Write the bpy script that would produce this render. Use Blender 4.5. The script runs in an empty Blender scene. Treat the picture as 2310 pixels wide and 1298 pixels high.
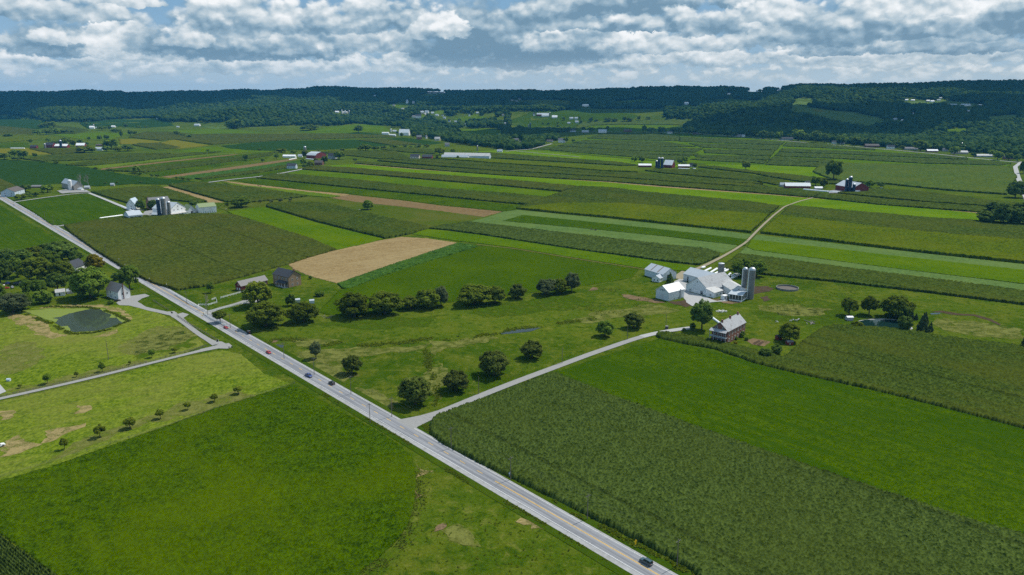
import bpy, bmesh, math, random
import numpy as np
from mathutils import Vector, Matrix
R=math.radians
rng=np.random.default_rng(7); random.seed(7)
S=bpy.context.scene
COL=S.collection
# ---------------------------------------------------------------- camera
FPX,HZ,HC=1700.0,213.0,150.0              # focal length in photo pixels, horizon row, camera height (m)
PITCH=math.atan((649-HZ)/FPX); CP,SP=math.cos(PITCH),math.sin(PITCH)
cd=bpy.data.cameras.new('camera'); cam=bpy.data.objects.new('camera',cd); COL.objects.link(cam)
cd.sensor_width=36; cd.lens=36*FPX/2310; cd.clip_start=1; cd.clip_end=60000
cam.location=(0,0,HC); cam.rotation_euler=(math.pi/2-PITCH,0,0); S.camera=cam
# ---------------------------------------------------------------- sun, sky, exposure
SUN_EL=R(56); SUN_H=Vector((0.81,0.586,0)).normalized()
SUNV=Vector((SUN_H.x*math.cos(SUN_EL),SUN_H.y*math.cos(SUN_EL),math.sin(SUN_EL)))
ld=bpy.data.lights.new('sun','SUN'); ld.energy=4.5; ld.angle=R(0.5); ld.color=(1,0.95,0.86)
sun=bpy.data.objects.new('sun',ld); COL.objects.link(sun); sun.rotation_euler=(-SUNV).to_track_quat('-Z','Y').to_euler()
S.view_settings.view_transform='Standard'; S.view_settings.look='None'; S.view_settings.gamma=1; S.view_settings.exposure=0.08
S.cycles.max_bounces=5; S.cycles.diffuse_bounces=2; S.cycles.glossy_bounces=2; S.cycles.transmission_bounces=2
S.cycles.volume_bounces=0; S.cycles.transparent_max_bounces=4; S.cycles.caustics_reflective=False; S.cycles.caustics_refractive=False
S.cycles.use_denoising=False
S.cycles.denoising_prefilter='ACCURATE'; S.cycles.denoising_input_passes='RGB_ALBEDO_NORMAL'

class NG:
    """tiny helper for writing node graphs as expressions"""
    def __init__(s,tree): s.t=tree; s.n=tree.nodes; s.l=tree.links
    def new(s,typ,**k):
        n=s.n.new(typ)
        for a,b in k.items(): setattr(n,a,b)
        return n
    def put(s,sock,v):
        if isinstance(v,bpy.types.NodeSocket): s.l.new(v,sock)
        else: sock.default_value=v
    def m(s,op,a,b=0.0,c=0.0,clamp=False):
        n=s.new('ShaderNodeMath',operation=op,use_clamp=clamp)
        for i,v in enumerate((a,b,c)): s.put(n.inputs[i],v)
        return n.outputs[0]
    def add(s,a,b): return s.m('ADD',a,b)
    def sub(s,a,b): return s.m('SUBTRACT',a,b)
    def mul(s,a,b): return s.m('MULTIPLY',a,b)
    def mad(s,a,b,c): return s.m('MULTIPLY_ADD',a,b,c)
    def sm(s,x,a,b,lo=0.0,hi=1.0):
        n=s.new('ShaderNodeMapRange',interpolation_type='SMOOTHSTEP')
        for i,v in enumerate((x,a,b,lo,hi)): s.put(n.inputs[i],v)
        return n.outputs[0]
    def vec(s,x,y,z=0.0):
        n=s.new('ShaderNodeCombineXYZ')
        for i,v in enumerate((x,y,z)): s.put(n.inputs[i],v)
        return n.outputs[0]
    def noise(s,v,scale=1.0,detail=4.0,rough=0.5,dist=0.0,col=False,dim='3D'):
        n=s.new('ShaderNodeTexNoise',noise_dimensions=dim); s.put(n.inputs['Vector'],v)
        s.put(n.inputs['Scale'],scale); s.put(n.inputs['Detail'],detail); s.put(n.inputs['Roughness'],rough); s.put(n.inputs['Distortion'],dist)
        return n.outputs['Color' if col else 'Fac']
    def mix(s,f,a,b):
        n=s.new('ShaderNodeMix',data_type='RGBA'); s.put(n.inputs[0],f)
        for i,v in ((6,a),(7,b)):
            s.put(n.inputs[i],v if isinstance(v,bpy.types.NodeSocket) or len(v)==4 else (*v,1))
        return n.outputs[2]
    def scalec(s,c,f):
        n=s.new('ShaderNodeVectorMath',operation='SCALE'); s.put(n.inputs[0],c); s.put(n.inputs['Scale'],f); return n.outputs[0]

def pix_dir(u,v):
    x=(u-1155)/FPX; y=-(v-649)/FPX
    return Vector((x,CP+y*SP,-SP+y*CP)).normalized()
def ae(u,v):
    d=pix_dir(u,v); return math.atan2(d.x,d.y)*FPX, math.asin(d.z)*FPX

def build_world():
    w=bpy.data.worlds.new('World'); S.world=w; w.use_nodes=True; g=NG(w.node_tree); g.n.clear()
    sky=g.new('ShaderNodeTexSky',sky_type='NISHITA',sun_disc=False)
    sky.sun_elevation=SUN_EL; sky.sun_rotation=math.atan2(SUN_H.x,SUN_H.y); sky.air_density=1.2; sky.dust_density=1.6
    tc=g.new('ShaderNodeTexCoord'); sep=g.new('ShaderNodeSeparateXYZ'); g.l.new(tc.outputs['Generated'],sep.inputs[0])
    x,y,z=sep.outputs
    A=g.mul(g.m('ARCTAN2',x,y),FPX); E=g.mul(g.m('ARCSINE',z),FPX)
    # clouds by azimuth and elevation, far ones first: (u, row of the flat base, half-width, height, tone of the shaded base, painted rise to the lit top)
    CL=[(40,150,64,36,.45,.5),(130,153,44,20,.4,.4),(300,162,130,32,.38,.4),(480,160,95,30,.4,.4),(560,160,44,20,.5,.45),(645,160,76,38,.4,.55),(770,153,56,48,.45,.6),(930,151,100,54,.45,.6),(1060,152,90,24,.48,.4),(1200,160,120,24,.46,.4),(1400,152,90,22,.45,.45),(1290,130,140,26,.42,.5),(1600,142,170,34,.42,.5),(1810,140,130,30,.42,.45),(2000,142,150,30,.38,.45),(2210,132,130,30,.38,.5),
        (128,112,84,62,.06,.62),(122,94,40,30,.50,.5),(210,93,44,30,.55,.5),(390,130,56,34,.42,.5),(305,121,80,66,.45,.62),(560,112,225,92,.00,.78),(425,98,52,48,.40,.75),(670,106,120,66,.20,.85),(870,106,130,66,.38,.5),(1150,126,235,124,-.10,.42),(1330,112,130,56,.18,.6),(1450,114,100,34,.40,.5),(1570,106,96,44,.42,.55),(1690,98,120,50,.42,.6),(1790,88,86,50,.35,.75),(1890,114,84,44,.12,.75),(1930,82,160,84,.08,.95),(2150,112,140,38,.15,.6),(2090,68,104,76,.15,.95),(2235,72,96,72,.22,.85),(2292,64,60,44,-.05,.5),
        (110,37,150,42,.32,.7),(520,62,96,86,.28,.62),(695,66,96,64,.30,.65),(880,58,120,76,.28,.65),(978,78,50,54,.46,.52),(1020,79,46,30,.48,.5),(950,78,40,24,.44,.4),(1240,50,130,66,.08,.6),(1430,26,140,46,-.12,.6),(1490,64,120,38,.0,.75),(1600,72,86,44,.25,.5),(1700,11,90,24,.0,.7),(1760,44,100,46,.38,.5),(2040,28,100,46,.42,.5),(300,8,60,20,.5,.5)]
    def n2(a,b,det,ro=.58,col=False,o=0.0): return g.noise(g.vec(g.add(a,o),b),1,det,ro,0,col,'2D')
    def puff(a,b):
        n=g.new('ShaderNodeTexVoronoi',feature='F1',voronoi_dimensions='2D'); g.put(n.inputs['Vector'],g.vec(a,b)); n.inputs['Scale'].default_value=1; n.inputs['Detail'].default_value=2; n.inputs['Roughness'].default_value=.55
        return n.outputs['Distance']
    lo=g.sm(E,20,130)
    w1=n2(g.mul(A,1/75),g.mul(E,1/42),5,.6,True); s2=g.new('ShaderNodeSeparateXYZ'); g.l.new(w1,s2.inputs[0])
    w2=n2(g.mul(A,1/22),g.mul(E,1/16),5,.62,True,9.3); s3=g.new('ShaderNodeSeparateXYZ'); g.l.new(w2,s3.inputs[0])
    wx1=g.sub(s2.outputs[0],.5); wy1=g.sub(s2.outputs[1],.5); wx2=g.sub(s3.outputs[0],.5); wy2=g.sub(s3.outputs[1],.5)
    Aw=g.mad(wx2,32,g.mad(wx1,60,A)); Ew=g.mad(wy2,19,g.mad(wy1,22,E))
    def heap(da,de):
        Aa=g.add(g.mad(wx2,14,A),da); Ee=g.add(g.mad(wy2,8,E),de)
        h1=g.sub(n2(g.mul(Aa,1/140),g.mul(Ee,1/84),5,.52,o=2.2),g.mul(puff(g.mul(Aa,1/62),g.mul(Ee,1/43)),.34))
        h2=g.sub(n2(g.mul(Aa,1/70),g.mul(Ee,1/31),5,.52,o=31.),g.mul(puff(g.mul(Aa,1/34),g.mul(Ee,1/19)),.28))
        return g.mad(g.sub(h1,h2),lo,h2)
    h0=heap(0,0); hs=heap(4.0,11.0); rel=g.sub(h0,hs)  # difference toward the sun paints relief light into the cloud tone
    warm=g.sm(A,-1200,900)
    edge=g.mul(g.sub(h0,.30),-1.5)                           # lumps push the outlines in and out
    V=g.vec(Aw,Ew)
    # thin background layer first
    b=g.mad(g.sub(h0,.32),1.1,g.mad(warm,.16,.36)); cov=g.sm(g.add(h0,g.mul(warm,.18)),.27,.52)
    for (u,vb,cw,ch,t0,k) in CL:
        a0,e0=ae(u,vb); cw*=1.12; ch*=1.15
        q=g.new('ShaderNodeVectorMath',operation='MULTIPLY_ADD'); g.l.new(V,q.inputs[0]); q.inputs[1].default_value=(1/cw,1/ch,0); q.inputs[2].default_value=(-a0/cw,-e0/ch,0)
        sp=g.new('ShaderNodeSeparateXYZ'); g.l.new(q.outputs[0],sp.inputs[0]); x,y=sp.outputs[0],sp.outputs[1]
        yy=g.m('MAXIMUM',y,g.mul(y,-4.5)); r2=g.mad(x,x,g.mad(yy,yy,edge))
        al=g.sm(r2,1.08,.62); bi=g.mad(y,k,t0)
        b=g.mad(g.sub(bi,b),al,b); cov=g.m('MAXIMUM',cov,al)
    bb=g.add(g.add(g.mad(g.sub(h0,.32),.50,b),.09),g.mul(rel,g.sm(E,0,110,.6,1.35)))
    cr=g.new('ShaderNodeValToRGB'); g.l.new(bb,cr.inputs[0]); e=cr.color_ramp.elements
    e[0].position=0.0; e[0].color=(.15,.27,.385,1); e[1].position=1; e[1].color=(.95,.96,.97,1)
    for p_,c_ in ((.25,(.27,.40,.51,1)),(.5,(.48,.58,.65,1)),(.75,(.74,.79,.82,1))):
        q=e.new(p_); q.color=c_
    blue=g.mix(g.sm(E,20,200),(.34,.51,.66),(.20,.38,.58))
    c=g.mix(cov,blue,cr.outputs[0])
    hazec=g.mix(warm,(.47,.60,.71),(.58,.68,.72))
    cloud=g.mix(g.sm(E,4,84,.06,1.0),hazec,c)
    alpha=.92
    b1=g.new('ShaderNodeBackground'); g.l.new(sky.outputs[0],b1.inputs[0]); b1.inputs[1].default_value=.085
    b2=g.new('ShaderNodeBackground'); g.l.new(cloud,b2.inputs[0]); b2.inputs[1].default_value=1.0
    mx=g.new('ShaderNodeMixShader'); mx.inputs[0].default_value=alpha; g.l.new(b1.outputs[0],mx.inputs[1]); g.l.new(b2.outputs[0],mx.inputs[2])
    out=g.new('ShaderNodeOutputWorld'); g.l.new(mx.outputs[0],out.inputs[0])
    w.cycles.sampling_method='MANUAL'; w.cycles.sample_map_resolution=512
build_world()

# ---------------------------------------------------------------- object helpers
def tag(o,label=None,cat=None,group=None,kind=None):
    if label: o['label']=label
    if cat: o['category']=cat
    if group: o['group']=group
    if kind: o['kind']=kind
    return o
def mesh_np(name,v,f,mat,attr=None,smooth=False):
    """mesh from numpy arrays; f is (n,3) or (n,4)"""
    v=np.asarray(v,np.float32); f=np.asarray(f,np.int32); k=f.shape[1]
    me=bpy.data.meshes.new(name); me.vertices.add(len(v)); me.vertices.foreach_set('co',v.ravel())
    me.loops.add(f.size); me.loops.foreach_set('vertex_index',f.ravel())
    me.polygons.add(len(f)); me.polygons.foreach_set('loop_start',np.arange(0,f.size,k,dtype=np.int32))
    me.polygons.foreach_set('loop_total',np.full(len(f),k,np.int32))
    if smooth: me.polygons.foreach_set('use_smooth',np.ones(len(f),bool))
    me.update(calc_edges=True)
    if attr is not None:
        dom='POINT' if len(attr)==len(v) else 'FACE'
        a=me.attributes.new('rnd','FLOAT',dom); a.data.foreach_set('value',np.asarray(attr,np.float32))
    if mat: me.materials.append(mat)
    return me
def link(name,me,parent=None,loc=None):
    o=bpy.data.objects.new(name,me); COL.objects.link(o)
    if parent: o.parent=parent
    if loc is not None: o.location=loc
    return o
def empty(name,loc,label,cat,group=None):
    o=bpy.data.objects.new(name,None); COL.objects.link(o); o.location=loc; o.empty_display_size=.5
    return tag(o,label,cat,group)
class MB:
    """collects boxes, prisms, tubes into one mesh"""
    def __init__(s): s.v=[]; s.f=[]
    def addv(s,vs,fs):
        b=len(s.v); s.v+= [tuple(map(float,p)) for p in vs]; s.f+=[tuple(b+i for i in f) for f in fs]; return s
    def obox(s,c,ax,ay,az):
        c,ax,ay,az=map(Vector,(c,ax,ay,az))
        p=[c+ax*i+ay*j+az*k for k in (-1,1) for j in (-1,1) for i in (-1,1)]
        return s.addv(p,[(0,2,3,1),(4,5,7,6),(0,1,5,4),(2,6,7,3),(0,4,6,2),(1,3,7,5)])
    def box(s,x0,x1,y0,y1,z0,z1):
        return s.obox(((x0+x1)/2,(y0+y1)/2,(z0+z1)/2),((x1-x0)/2,0,0),(0,(y1-y0)/2,0),(0,0,(z1-z0)/2))
    def prism(s,bot,top):
        n=len(bot); return s.addv(list(bot)+list(top),[tuple(range(n))[::-1],tuple(range(n,2*n))]+[(i,(i+1)%n,n+(i+1)%n,n+i) for i in range(n)])
    def tube(s,p,q,r0,r1=None,n=8,cap=True):
        p,q=Vector(p),Vector(q); r1=r0 if r1 is None else r1; d=(q-p).normalized()
        a=d.orthogonal().normalized(); b=d.cross(a)
        A=[p+(a*math.cos(t)+b*math.sin(t))*r0 for t in [2*math.pi*i/n for i in range(n)]]
        B=[q+(a*math.cos(t)+b*math.sin(t))*r1 for t in [2*math.pi*i/n for i in range(n)]]
        fs=[(i,(i+1)%n,n+(i+1)%n,n+i) for i in range(n)]
        if cap: fs+=[tuple(range(n))[::-1],tuple(range(n,2*n))]
        return s.addv(A+B,fs)
    def lathe(s,prof,n=20,c=(0,0,0)):
        b=[]; c=Vector(c)
        for r,z in prof: b+=[c+Vector((r*math.cos(2*math.pi*i/n),r*math.sin(2*math.pi*i/n),z)) for i in range(n)]
        fs=[]
        for k in range(len(prof)-1): fs+=[(k*n+i,k*n+(i+1)%n,(k+1)*n+(i+1)%n,(k+1)*n+i) for i in range(n)]
        fs+=[tuple(range(n))[::-1],tuple(range((len(prof)-1)*n,len(prof)*n))]
        return s.addv(b,fs)
    def loft(s,rings):
        n=len(rings[0]); vs=[p for r in rings for p in r]; fs=[]
        for k in range(len(rings)-1): fs+=[(k*n+i,k*n+(i+1)%n,(k+1)*n+(i+1)%n,(k+1)*n+i) for i in range(n)]
        fs+=[tuple(range(n))[::-1],tuple(range((len(rings)-1)*n,len(rings)*n))]
        return s.addv(vs,fs)
    def mesh(s,name,mat,smooth=False):
        me=bpy.data.meshes.new(name); me.from_pydata(s.v,[],s.f)
        bm=bmesh.new(); bm.from_mesh(me); bmesh.ops.recalc_face_normals(bm,faces=bm.faces)
        if smooth:
            for f in bm.faces: f.smooth=True
            for e in bm.edges:
                if len(e.link_faces)==2 and e.calc_face_angle(0)>R(38): e.smooth=False
        bm.to_mesh(me); bm.free()
        if mat: me.materials.append(mat)
        return me
    def obj(s,name,mat,parent=None,loc=None,smooth=False): return link(name,s.mesh(name,mat,smooth),parent,loc)

# ---------------------------------------------------------------- terrain
def P0(u,v,z=0.0):
    d=pix_dir(u,v); t=(z-HC)/d.z; return np.array([d.x*t,d.y*t])
def vnoise(x,y,seed=0):
    xi=np.floor(x).astype(np.int64); yi=np.floor(y).astype(np.int64); fx=x-xi; fy=y-yi
    fx=fx*fx*(3-2*fx); fy=fy*fy*(3-2*fy)
    def h(i,j):
        n=(i*374761393+j*668265263+seed*974634541)&0x7fffffff; n=((n^(n>>13))*1274126177)&0x7fffffff
        return ((n^(n>>16))&0xffff)/65535.0
    return (h(xi,yi)*(1-fx)+h(xi+1,yi)*fx)*(1-fy)+(h(xi,yi+1)*(1-fx)+h(xi+1,yi+1)*fx)*fy
FOOT=np.array([(-600,262),(0,266),(110,283),(250,292),(330,290),(450,288),(520,292),(650,287),(700,287),(860,288),(930,300),(1100,312),(1250,303),(1310,298),(1600,300),(1800,312),(2000,325),(2310,346),(2900,380)],float)
CREST=np.array([(-600,212,7000),(0,211,7000),(140,208,7000),(270,209,7000),(285,213,7000),(380,210,6800),(550,207,6600),(700,202,6400),(760,199,6300),(840,204,6400),(950,203,6500),(1050,208,6500),(1200,207,6300),(1400,205,6000),(1530,199,5600),(1620,203,5400),(1700,206,5200),(1745,203,5000),(1800,194,4700),(2000,191,4500),(2130,185,4400),(2250,186,4400),(2310,189,4400),(2900,190,4400)],float)
FY=np.array([P0(u,v)[1] for u,v in FOOT])
CZ=HC+(HZ-CREST[:,1])/FPX*CREST[:,2]-13
def _g(u,v,amp,sx,sy,Y=None):
    p=P0(u,v); 
    if Y is not None: p=p*(Y/p[1])
    return (p[0],p[1],amp,sx,sy)
HUMPS=[_g(805,300,21,230,230,3300),_g(640,290,42,330,330,4200),_g(520,290,15,200,250,3900),_g(1640,300,36,420,330,3700),_g(2080,320,20,300,240,3100),_g(60,270,12,400,300,4300),_g(1280,300,16,350,300,4100)]
def T(x,y):
    x=np.asarray(x,float); y=np.asarray(y,float); ys=np.maximum(y,1)
    u=1155+FPX*x/ys/CP
    yf=np.interp(u,FOOT[:,0],FY); yc=np.interp(u,CREST[:,0],CREST[:,2]); zc=np.interp(u,CREST[:,0],CZ)
    s=np.clip((y-yf)/(yc-yf),0,1); z=zc*(s**1.25)*(1-.0*s)
    b=np.clip((y-yc)/2500,0,1); z=z*(1-.75*b*b*(3-2*b))
    on=np.clip((y-yf)/250,0,1)
    z=z+on*np.minimum(s*6,1)*(1-s)*2.0*((vnoise(x/420,y/420,1)-.5)*44+(vnoise(x/170,y/170,2)-.5)*9)
    z=z+on*np.minimum(s*3,1)*((vnoise(x/260,np.asarray(y)/600,12)-.5)*22+(vnoise(x/90,np.asarray(y)/300,13)-.5)*8)
    for gx,gy,a,sx,sy in HUMPS: z=z+a*np.exp(-((x-gx)/sx)**2-((y-gy)/sy)**2)
    fr=np.exp(-((y-13500)/900)**2)*(np.interp(u,[700,1000,1035,1080,1130,1200,1230,1290,1340,1400,2000],[150,170,198,205,190,186,204,208,196,175,150]))
    z=np.maximum(z,fr)
    return np.where(y<1800,0.0,z)
_ts=np.concatenate([np.linspace(.5,.999,1)*0+1])
def PT(u,v):
    """where the view of a photo pixel meets the land (x,y,z)"""
    d=pix_dir(u,v); h=math.hypot(d.x,d.y)
    if d.z<-1e-4:
        t0=-HC/d.z
        if t0*d.y<2000: return np.array([d.x*t0,d.y*t0,0.0])
    ts=np.geomspace(1500,9500,500); zz=HC+d.z*ts; tz=T(d.x*ts,d.y*ts); k=np.nonzero(zz<=tz)[0]
    if len(k)==0: t=9000.0
    elif k[0]==0: t=ts[0]
    else:
        i=k[0]; a,b=ts[i-1],ts[i]; fa=zz[i-1]-tz[i-1]; fb=zz[i]-tz[i]; t=a+(b-a)*fa/(fa-fb)
    return np.array([d.x*t,d.y*t,float(T(d.x*t,d.y*t))])
def proj(x,y,z):
    zz=z-HC; dep=y*CP-zz*SP; up=y*SP+zz*CP
    return 1155+FPX*x/dep,649-FPX*up/dep
def mpp(p): return (p[1]*CP-(p[2]-HC)*SP)/FPX           # metres per photo pixel at a point
def hgt(p,vtop):
    """height above ground point p whose top shows at photo row vtop"""
    lo,hi=0.0,120.0
    for _ in range(40):
        m=(lo+hi)/2
        if proj(p[0],p[1],p[2]+m)[1]>vtop: lo=m
        else: hi=m
    return lo
def inside(poly,x,y):
    r=np.zeros(x.shape,bool); n=len(poly)
    for i in range(n):
        x0,y0=poly[i]; x1,y1=poly[(i+1)%n]
        if y0==y1: continue
        c=((y0>y)!=(y1>y))&(x<(x1-x0)*(y-y0)/(y1-y0)+x0); r^=c
    return r

# ---------------------------------------------------------------- materials
MATS={}
def pbr(name,col,rough=.7,metal=0.0,var=.12,scale=2.0,bump=0.0,spec=.3,aniso=None,stain=None):
    if name in MATS: return MATS[name]
    m=bpy.data.materials.new(name); m.use_nodes=True; g=NG(m.node_tree); b=g.n['Principled BSDF']
    tc=g.new('ShaderNodeTexCoord'); v=tc.outputs['Object']
    if aniso:
        mp=g.new('ShaderNodeMapping'); mp.inputs['Scale'].default_value=aniso; g.l.new(v,mp.inputs[0]); v=mp.outputs[0]
    n=g.noise(v,scale,4,.6)
    c=g.mix(n,tuple(x*(1-var*1.6) for x in col),tuple(min(1,x*(1+var*1.6)) for x in col))
    if stain: c=g.mix(g.sm(g.noise(v,scale*.35,5,.65),.5,.72),c,stain)
    g.l.new(c,b.inputs['Base Color']); b.inputs['Roughness'].default_value=rough; b.inputs['Metallic'].default_value=metal
    b.inputs['Specular IOR Level'].default_value=spec
    if bump:
        bp=g.new('ShaderNodeBump'); bp.inputs['Strength'].default_value=bump; g.l.new(n,bp.inputs['Height']); g.l.new(bp.outputs[0],b.inputs['Normal'])
    MATS[name]=m; return m
def leafmat(name,c1,c2,trans=.25,spread=1.0):
    if name in MATS: return MATS[name]
    m=bpy.data.materials.new(name); m.use_nodes=True; g=NG(m.node_tree); g.n.clear()
    at=g.new('ShaderNodeAttribute',attribute_name='rnd'); oi=g.new('ShaderNodeObjectInfo')
    c=g.mix(at.outputs['Fac'],c1,c2); f=g.mad(g.sub(oi.outputs['Random'],.5),.5*spread,1.0)
    c=g.scalec(c,f)
    d=g.new('ShaderNodeBsdfDiffuse'); t=g.new('ShaderNodeBsdfTranslucent'); g.l.new(c,d.inputs[0]); g.l.new(g.mix(.5,c,tuple(1.6*x for x in c2)),t.inputs[0])
    mx=g.new('ShaderNodeMixShader'); mx.inputs[0].default_value=trans; g.l.new(d.outputs[0],mx.inputs[1]); g.l.new(t.outputs[0],mx.inputs[2])
    o=g.new('ShaderNodeOutputMaterial'); g.l.new(mx.outputs[0],o.inputs[0]); MATS[name]=m; return m
ROAD=np.array([-0.663,0.749]); ROADN=np.array([0.749,0.663])
def cropmat(name,c1,c2,c3=None,row=None,fine=1.2,mid=14,big=70,amt=.5,streak=.5,bump=.0,tl=None,clump=1.3,grain=1.1,rk=.75):
    """plants seen from above: leaf colour c1..c2 per plant, drifting to c3 in soft streaks along the rows"""
    if name in MATS: return MATS[name]
    m=bpy.data.materials.new(name); m.use_nodes=True; g=NG(m.node_tree); b=g.n['Principled BSDF']; b.inputs['Roughness'].default_value=.8; b.inputs['Specular IOR Level'].default_value=0
    tc=g.new('ShaderNodeTexCoord'); v=tc.outputs['Object']
    at=g.new('ShaderNodeAttribute',attribute_name='rnd')
    row=R(row if row is not None else 131.5)
    mp=g.new('ShaderNodeMapping'); mp.inputs['Rotation'].default_value=(0,0,-row); g.l.new(v,mp.inputs[0])
    mp2=g.new('ShaderNodeMapping'); mp2.inputs['Scale'].default_value=(.06,1,1); g.l.new(mp.outputs[0],mp2.inputs[0])
    n1=g.noise(v,1/fine,2,.7); n2=g.noise(v,1/mid,4,.6); n3=g.noise(v,1/big,3,.5); n5=g.noise(v,1/(fine*3.2),3,.65); n4=g.noise(mp2.outputs[0],1/5.0,4,.65)
    f=g.add(g.mul(at.outputs['Fac'],rk),g.mul(g.sub(n1,.5),grain)); f=g.add(g.add(f,g.mul(g.sub(n5,.5),clump)),g.mul(g.sub(n2,.5),clump*.55))
    c=g.mix(g.m('ADD',f,.08,clamp=True),c1,c2)
    if c3:
        q=g.add(g.mul(g.sub(n3,.5),2.2),g.mul(g.sub(n4,.5),streak*1.6))
        c=g.mix(g.mul(g.sm(q,-.35,.5),amt),c,c3)
    if tl:                                                   # tractor lines across the crop
        w=g.new('ShaderNodeSeparateXYZ'); g.l.new(mp.outputs[0],w.inputs[0])
        fr=g.m('ABSOLUTE',g.sub(g.m('FRACT',g.mul(w.outputs[1],1/tl)),.5)); c=g.scalec(c,g.sm(fr,.006,.022,.70,1.0))
    c=g.scalec(c,1.27); g.l.new(c,b.inputs['Base Color'])
    tr=g.new('ShaderNodeBsdfTranslucent'); g.l.new(c,tr.inputs[0]); mxs=g.new('ShaderNodeMixShader'); mxs.inputs[0].default_value=.28
    g.l.new(b.outputs[0],mxs.inputs[1]); g.l.new(tr.outputs[0],mxs.inputs[2]); g.l.new(mxs.outputs[0],g.n['Material Output'].inputs[0])
    if bump:
        bp=g.new('ShaderNodeBump'); bp.inputs['Strength'].default_value=.9; bp.inputs['Distance'].default_value=bump
        g.l.new(g.add(n1,g.mul(n2,.6)),bp.inputs['Height']); g.l.new(bp.outputs[0],b.inputs['Normal'])
    MATS[name]=m; return m

# crop kinds: (material, plant height, ragged share of it, kind word)
def CORN(n,*c,**k):
    if n.startswith('corn'): k={**dict(clump=.32,grain=1.6,rk=1.05,fine=.85),**k}
    return cropmat(n,*c,**k)
K={
 'corn' :(CORN('corn_green',(.010,.022,.002),(.066,.098,.014),(.072,.082,.008),amt=.45,streak=1.3,tl=95),2.3,.5),
 'cornd':(CORN('corn_dark',(.007,.018,.002),(.076,.112,.022),(.050,.068,.008),amt=.30,streak=.8,tl=80),2.3,.5),
 'cornb':(CORN('corn_tassel',(.014,.025,.003),(.078,.100,.014),(.078,.076,.012),amt=.35,mid=22,tl=70),2.3,.45),
 'corny':(CORN('corn_yellow',(.026,.048,.002),(.088,.124,.004),(.104,.118,.004),row=170,amt=.5,streak=1.3),2.6,.3),
 'cornl':(CORN('corn_pale',(.024,.048,.008),(.080,.122,.020),(.085,.104,.012),row=175,amt=.5,streak=1.2),2.6,.3),
 'alf'  :(CORN('alfalfa',(.010,.028,.0003),(.062,.114,.001),(.072,.108,.0005),amt=.6,fine=1.0,mid=9,bump=.3),.6,.8),
 'alfb' :(CORN('alfalfa_bright',(0.0370,0.0813,0.0004),(0.0813,0.1429,0.0012),(0.1047,0.1503,0.0012),amt=.5,fine=1.0,bump=.2,streak=1.0),.5,.6),
 'alfs' :(CORN('alfalfa_stripe',(.022,.050,.0003),(.062,.108,.001),(.026,.062,.0005),amt=.75,streak=2.4,bump=.2),.5,.6),
 'alfy' :(CORN('clover_bright',(.050,.112,.001),(.104,.180,.002),(.138,.200,.003),row=172,amt=.55,streak=1.4,bump=.1),.4,.5),
 'soy'  :(CORN('soybean',(.010,.032,.003),(.030,.068,.008),(.024,.056,.009),amt=.4,bump=.2),.7,.5),
 'mown' :(CORN('mown_hay',(.055,.100,.024),(.108,.172,.044),(.124,.172,.042),row=164,amt=.5,streak=1.2,bump=.08),.12,.5),
 'tan'  :(CORN('stubble',(.175,.120,.050),(.300,.220,.105),(.310,.240,.120),row=35,amt=.5,streak=1.6,bump=.06),.10,.8),
 'brown':(CORN('tilled_soil',(.120,.080,.036),(.220,.150,.072),(.165,.125,.055),row=165,amt=.5,streak=1.3,bump=.05),.10,.8),
 'tob'  :(CORN('tobacco',(.010,.036,.003),(.080,.160,.026),(.055,.110,.012),fine=1.6,amt=.3,bump=.35),1.3,.75),
 'tobl' :(CORN('tobacco_light',(.050,.098,.004),(.110,.165,.010),(.130,.165,.012),amt=.5,streak=1.3,bump=.2),1.0,.6),
 'yel'  :(CORN('ripening_crop',(.095,.105,.006),(.160,.155,.010),(.150,.125,.015),row=170,amt=.5,streak=1.4,bump=.1),.8,.4),
 'past' :(CORN('pasture_grass',(.034,.062,.003),(.075,.108,.007),(.100,.100,.020),amt=.6,mid=9,streak=.6,bump=.15),.15,.6),
 'pastl':(CORN('dry_pasture',(.040,.080,.002),(.165,.215,.016),(.190,.180,.045),row=37,amt=.5,mid=8,streak=.7,bump=.2),.15,.6),
 'alfd' :(CORN('alfalfa_smooth',(0.0238,0.0562,0.0003),(0.0540,0.0929,0.0004),(0.0648,0.1080,0.0004),row=-12,amt=.4,fine=1.0,mid=25,bump=.12),.5,.6),
 'lawn' :(CORN('lawn_grass',(.028,.060,.002),(.062,.104,.004),(.070,.095,.006),amt=.5,mid=7,bump=.1),.08,.6),
}
LAYER=[0]
def worn(name,col,th=.42):
    m=bpy.data.materials.new(name); m.use_nodes=True; g=NG(m.node_tree); b=g.n['Principled BSDF']; b.inputs['Roughness'].default_value=.95; b.inputs['Specular IOR Level'].default_value=0
    v=g.new('ShaderNodeTexCoord').outputs['Object']; n=g.noise(v,.16,6,.68,.4); f=g.noise(v,1.1,3,.6)
    g.l.new(g.mix(f,tuple(c*.7 for c in col),tuple(c*1.25 for c in col)),b.inputs['Base Color']); g.l.new(g.sm(g.add(n,g.mul(g.sub(f,.5),.25)),th-.14,th+.16),b.inputs['Alpha']); return m
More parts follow.
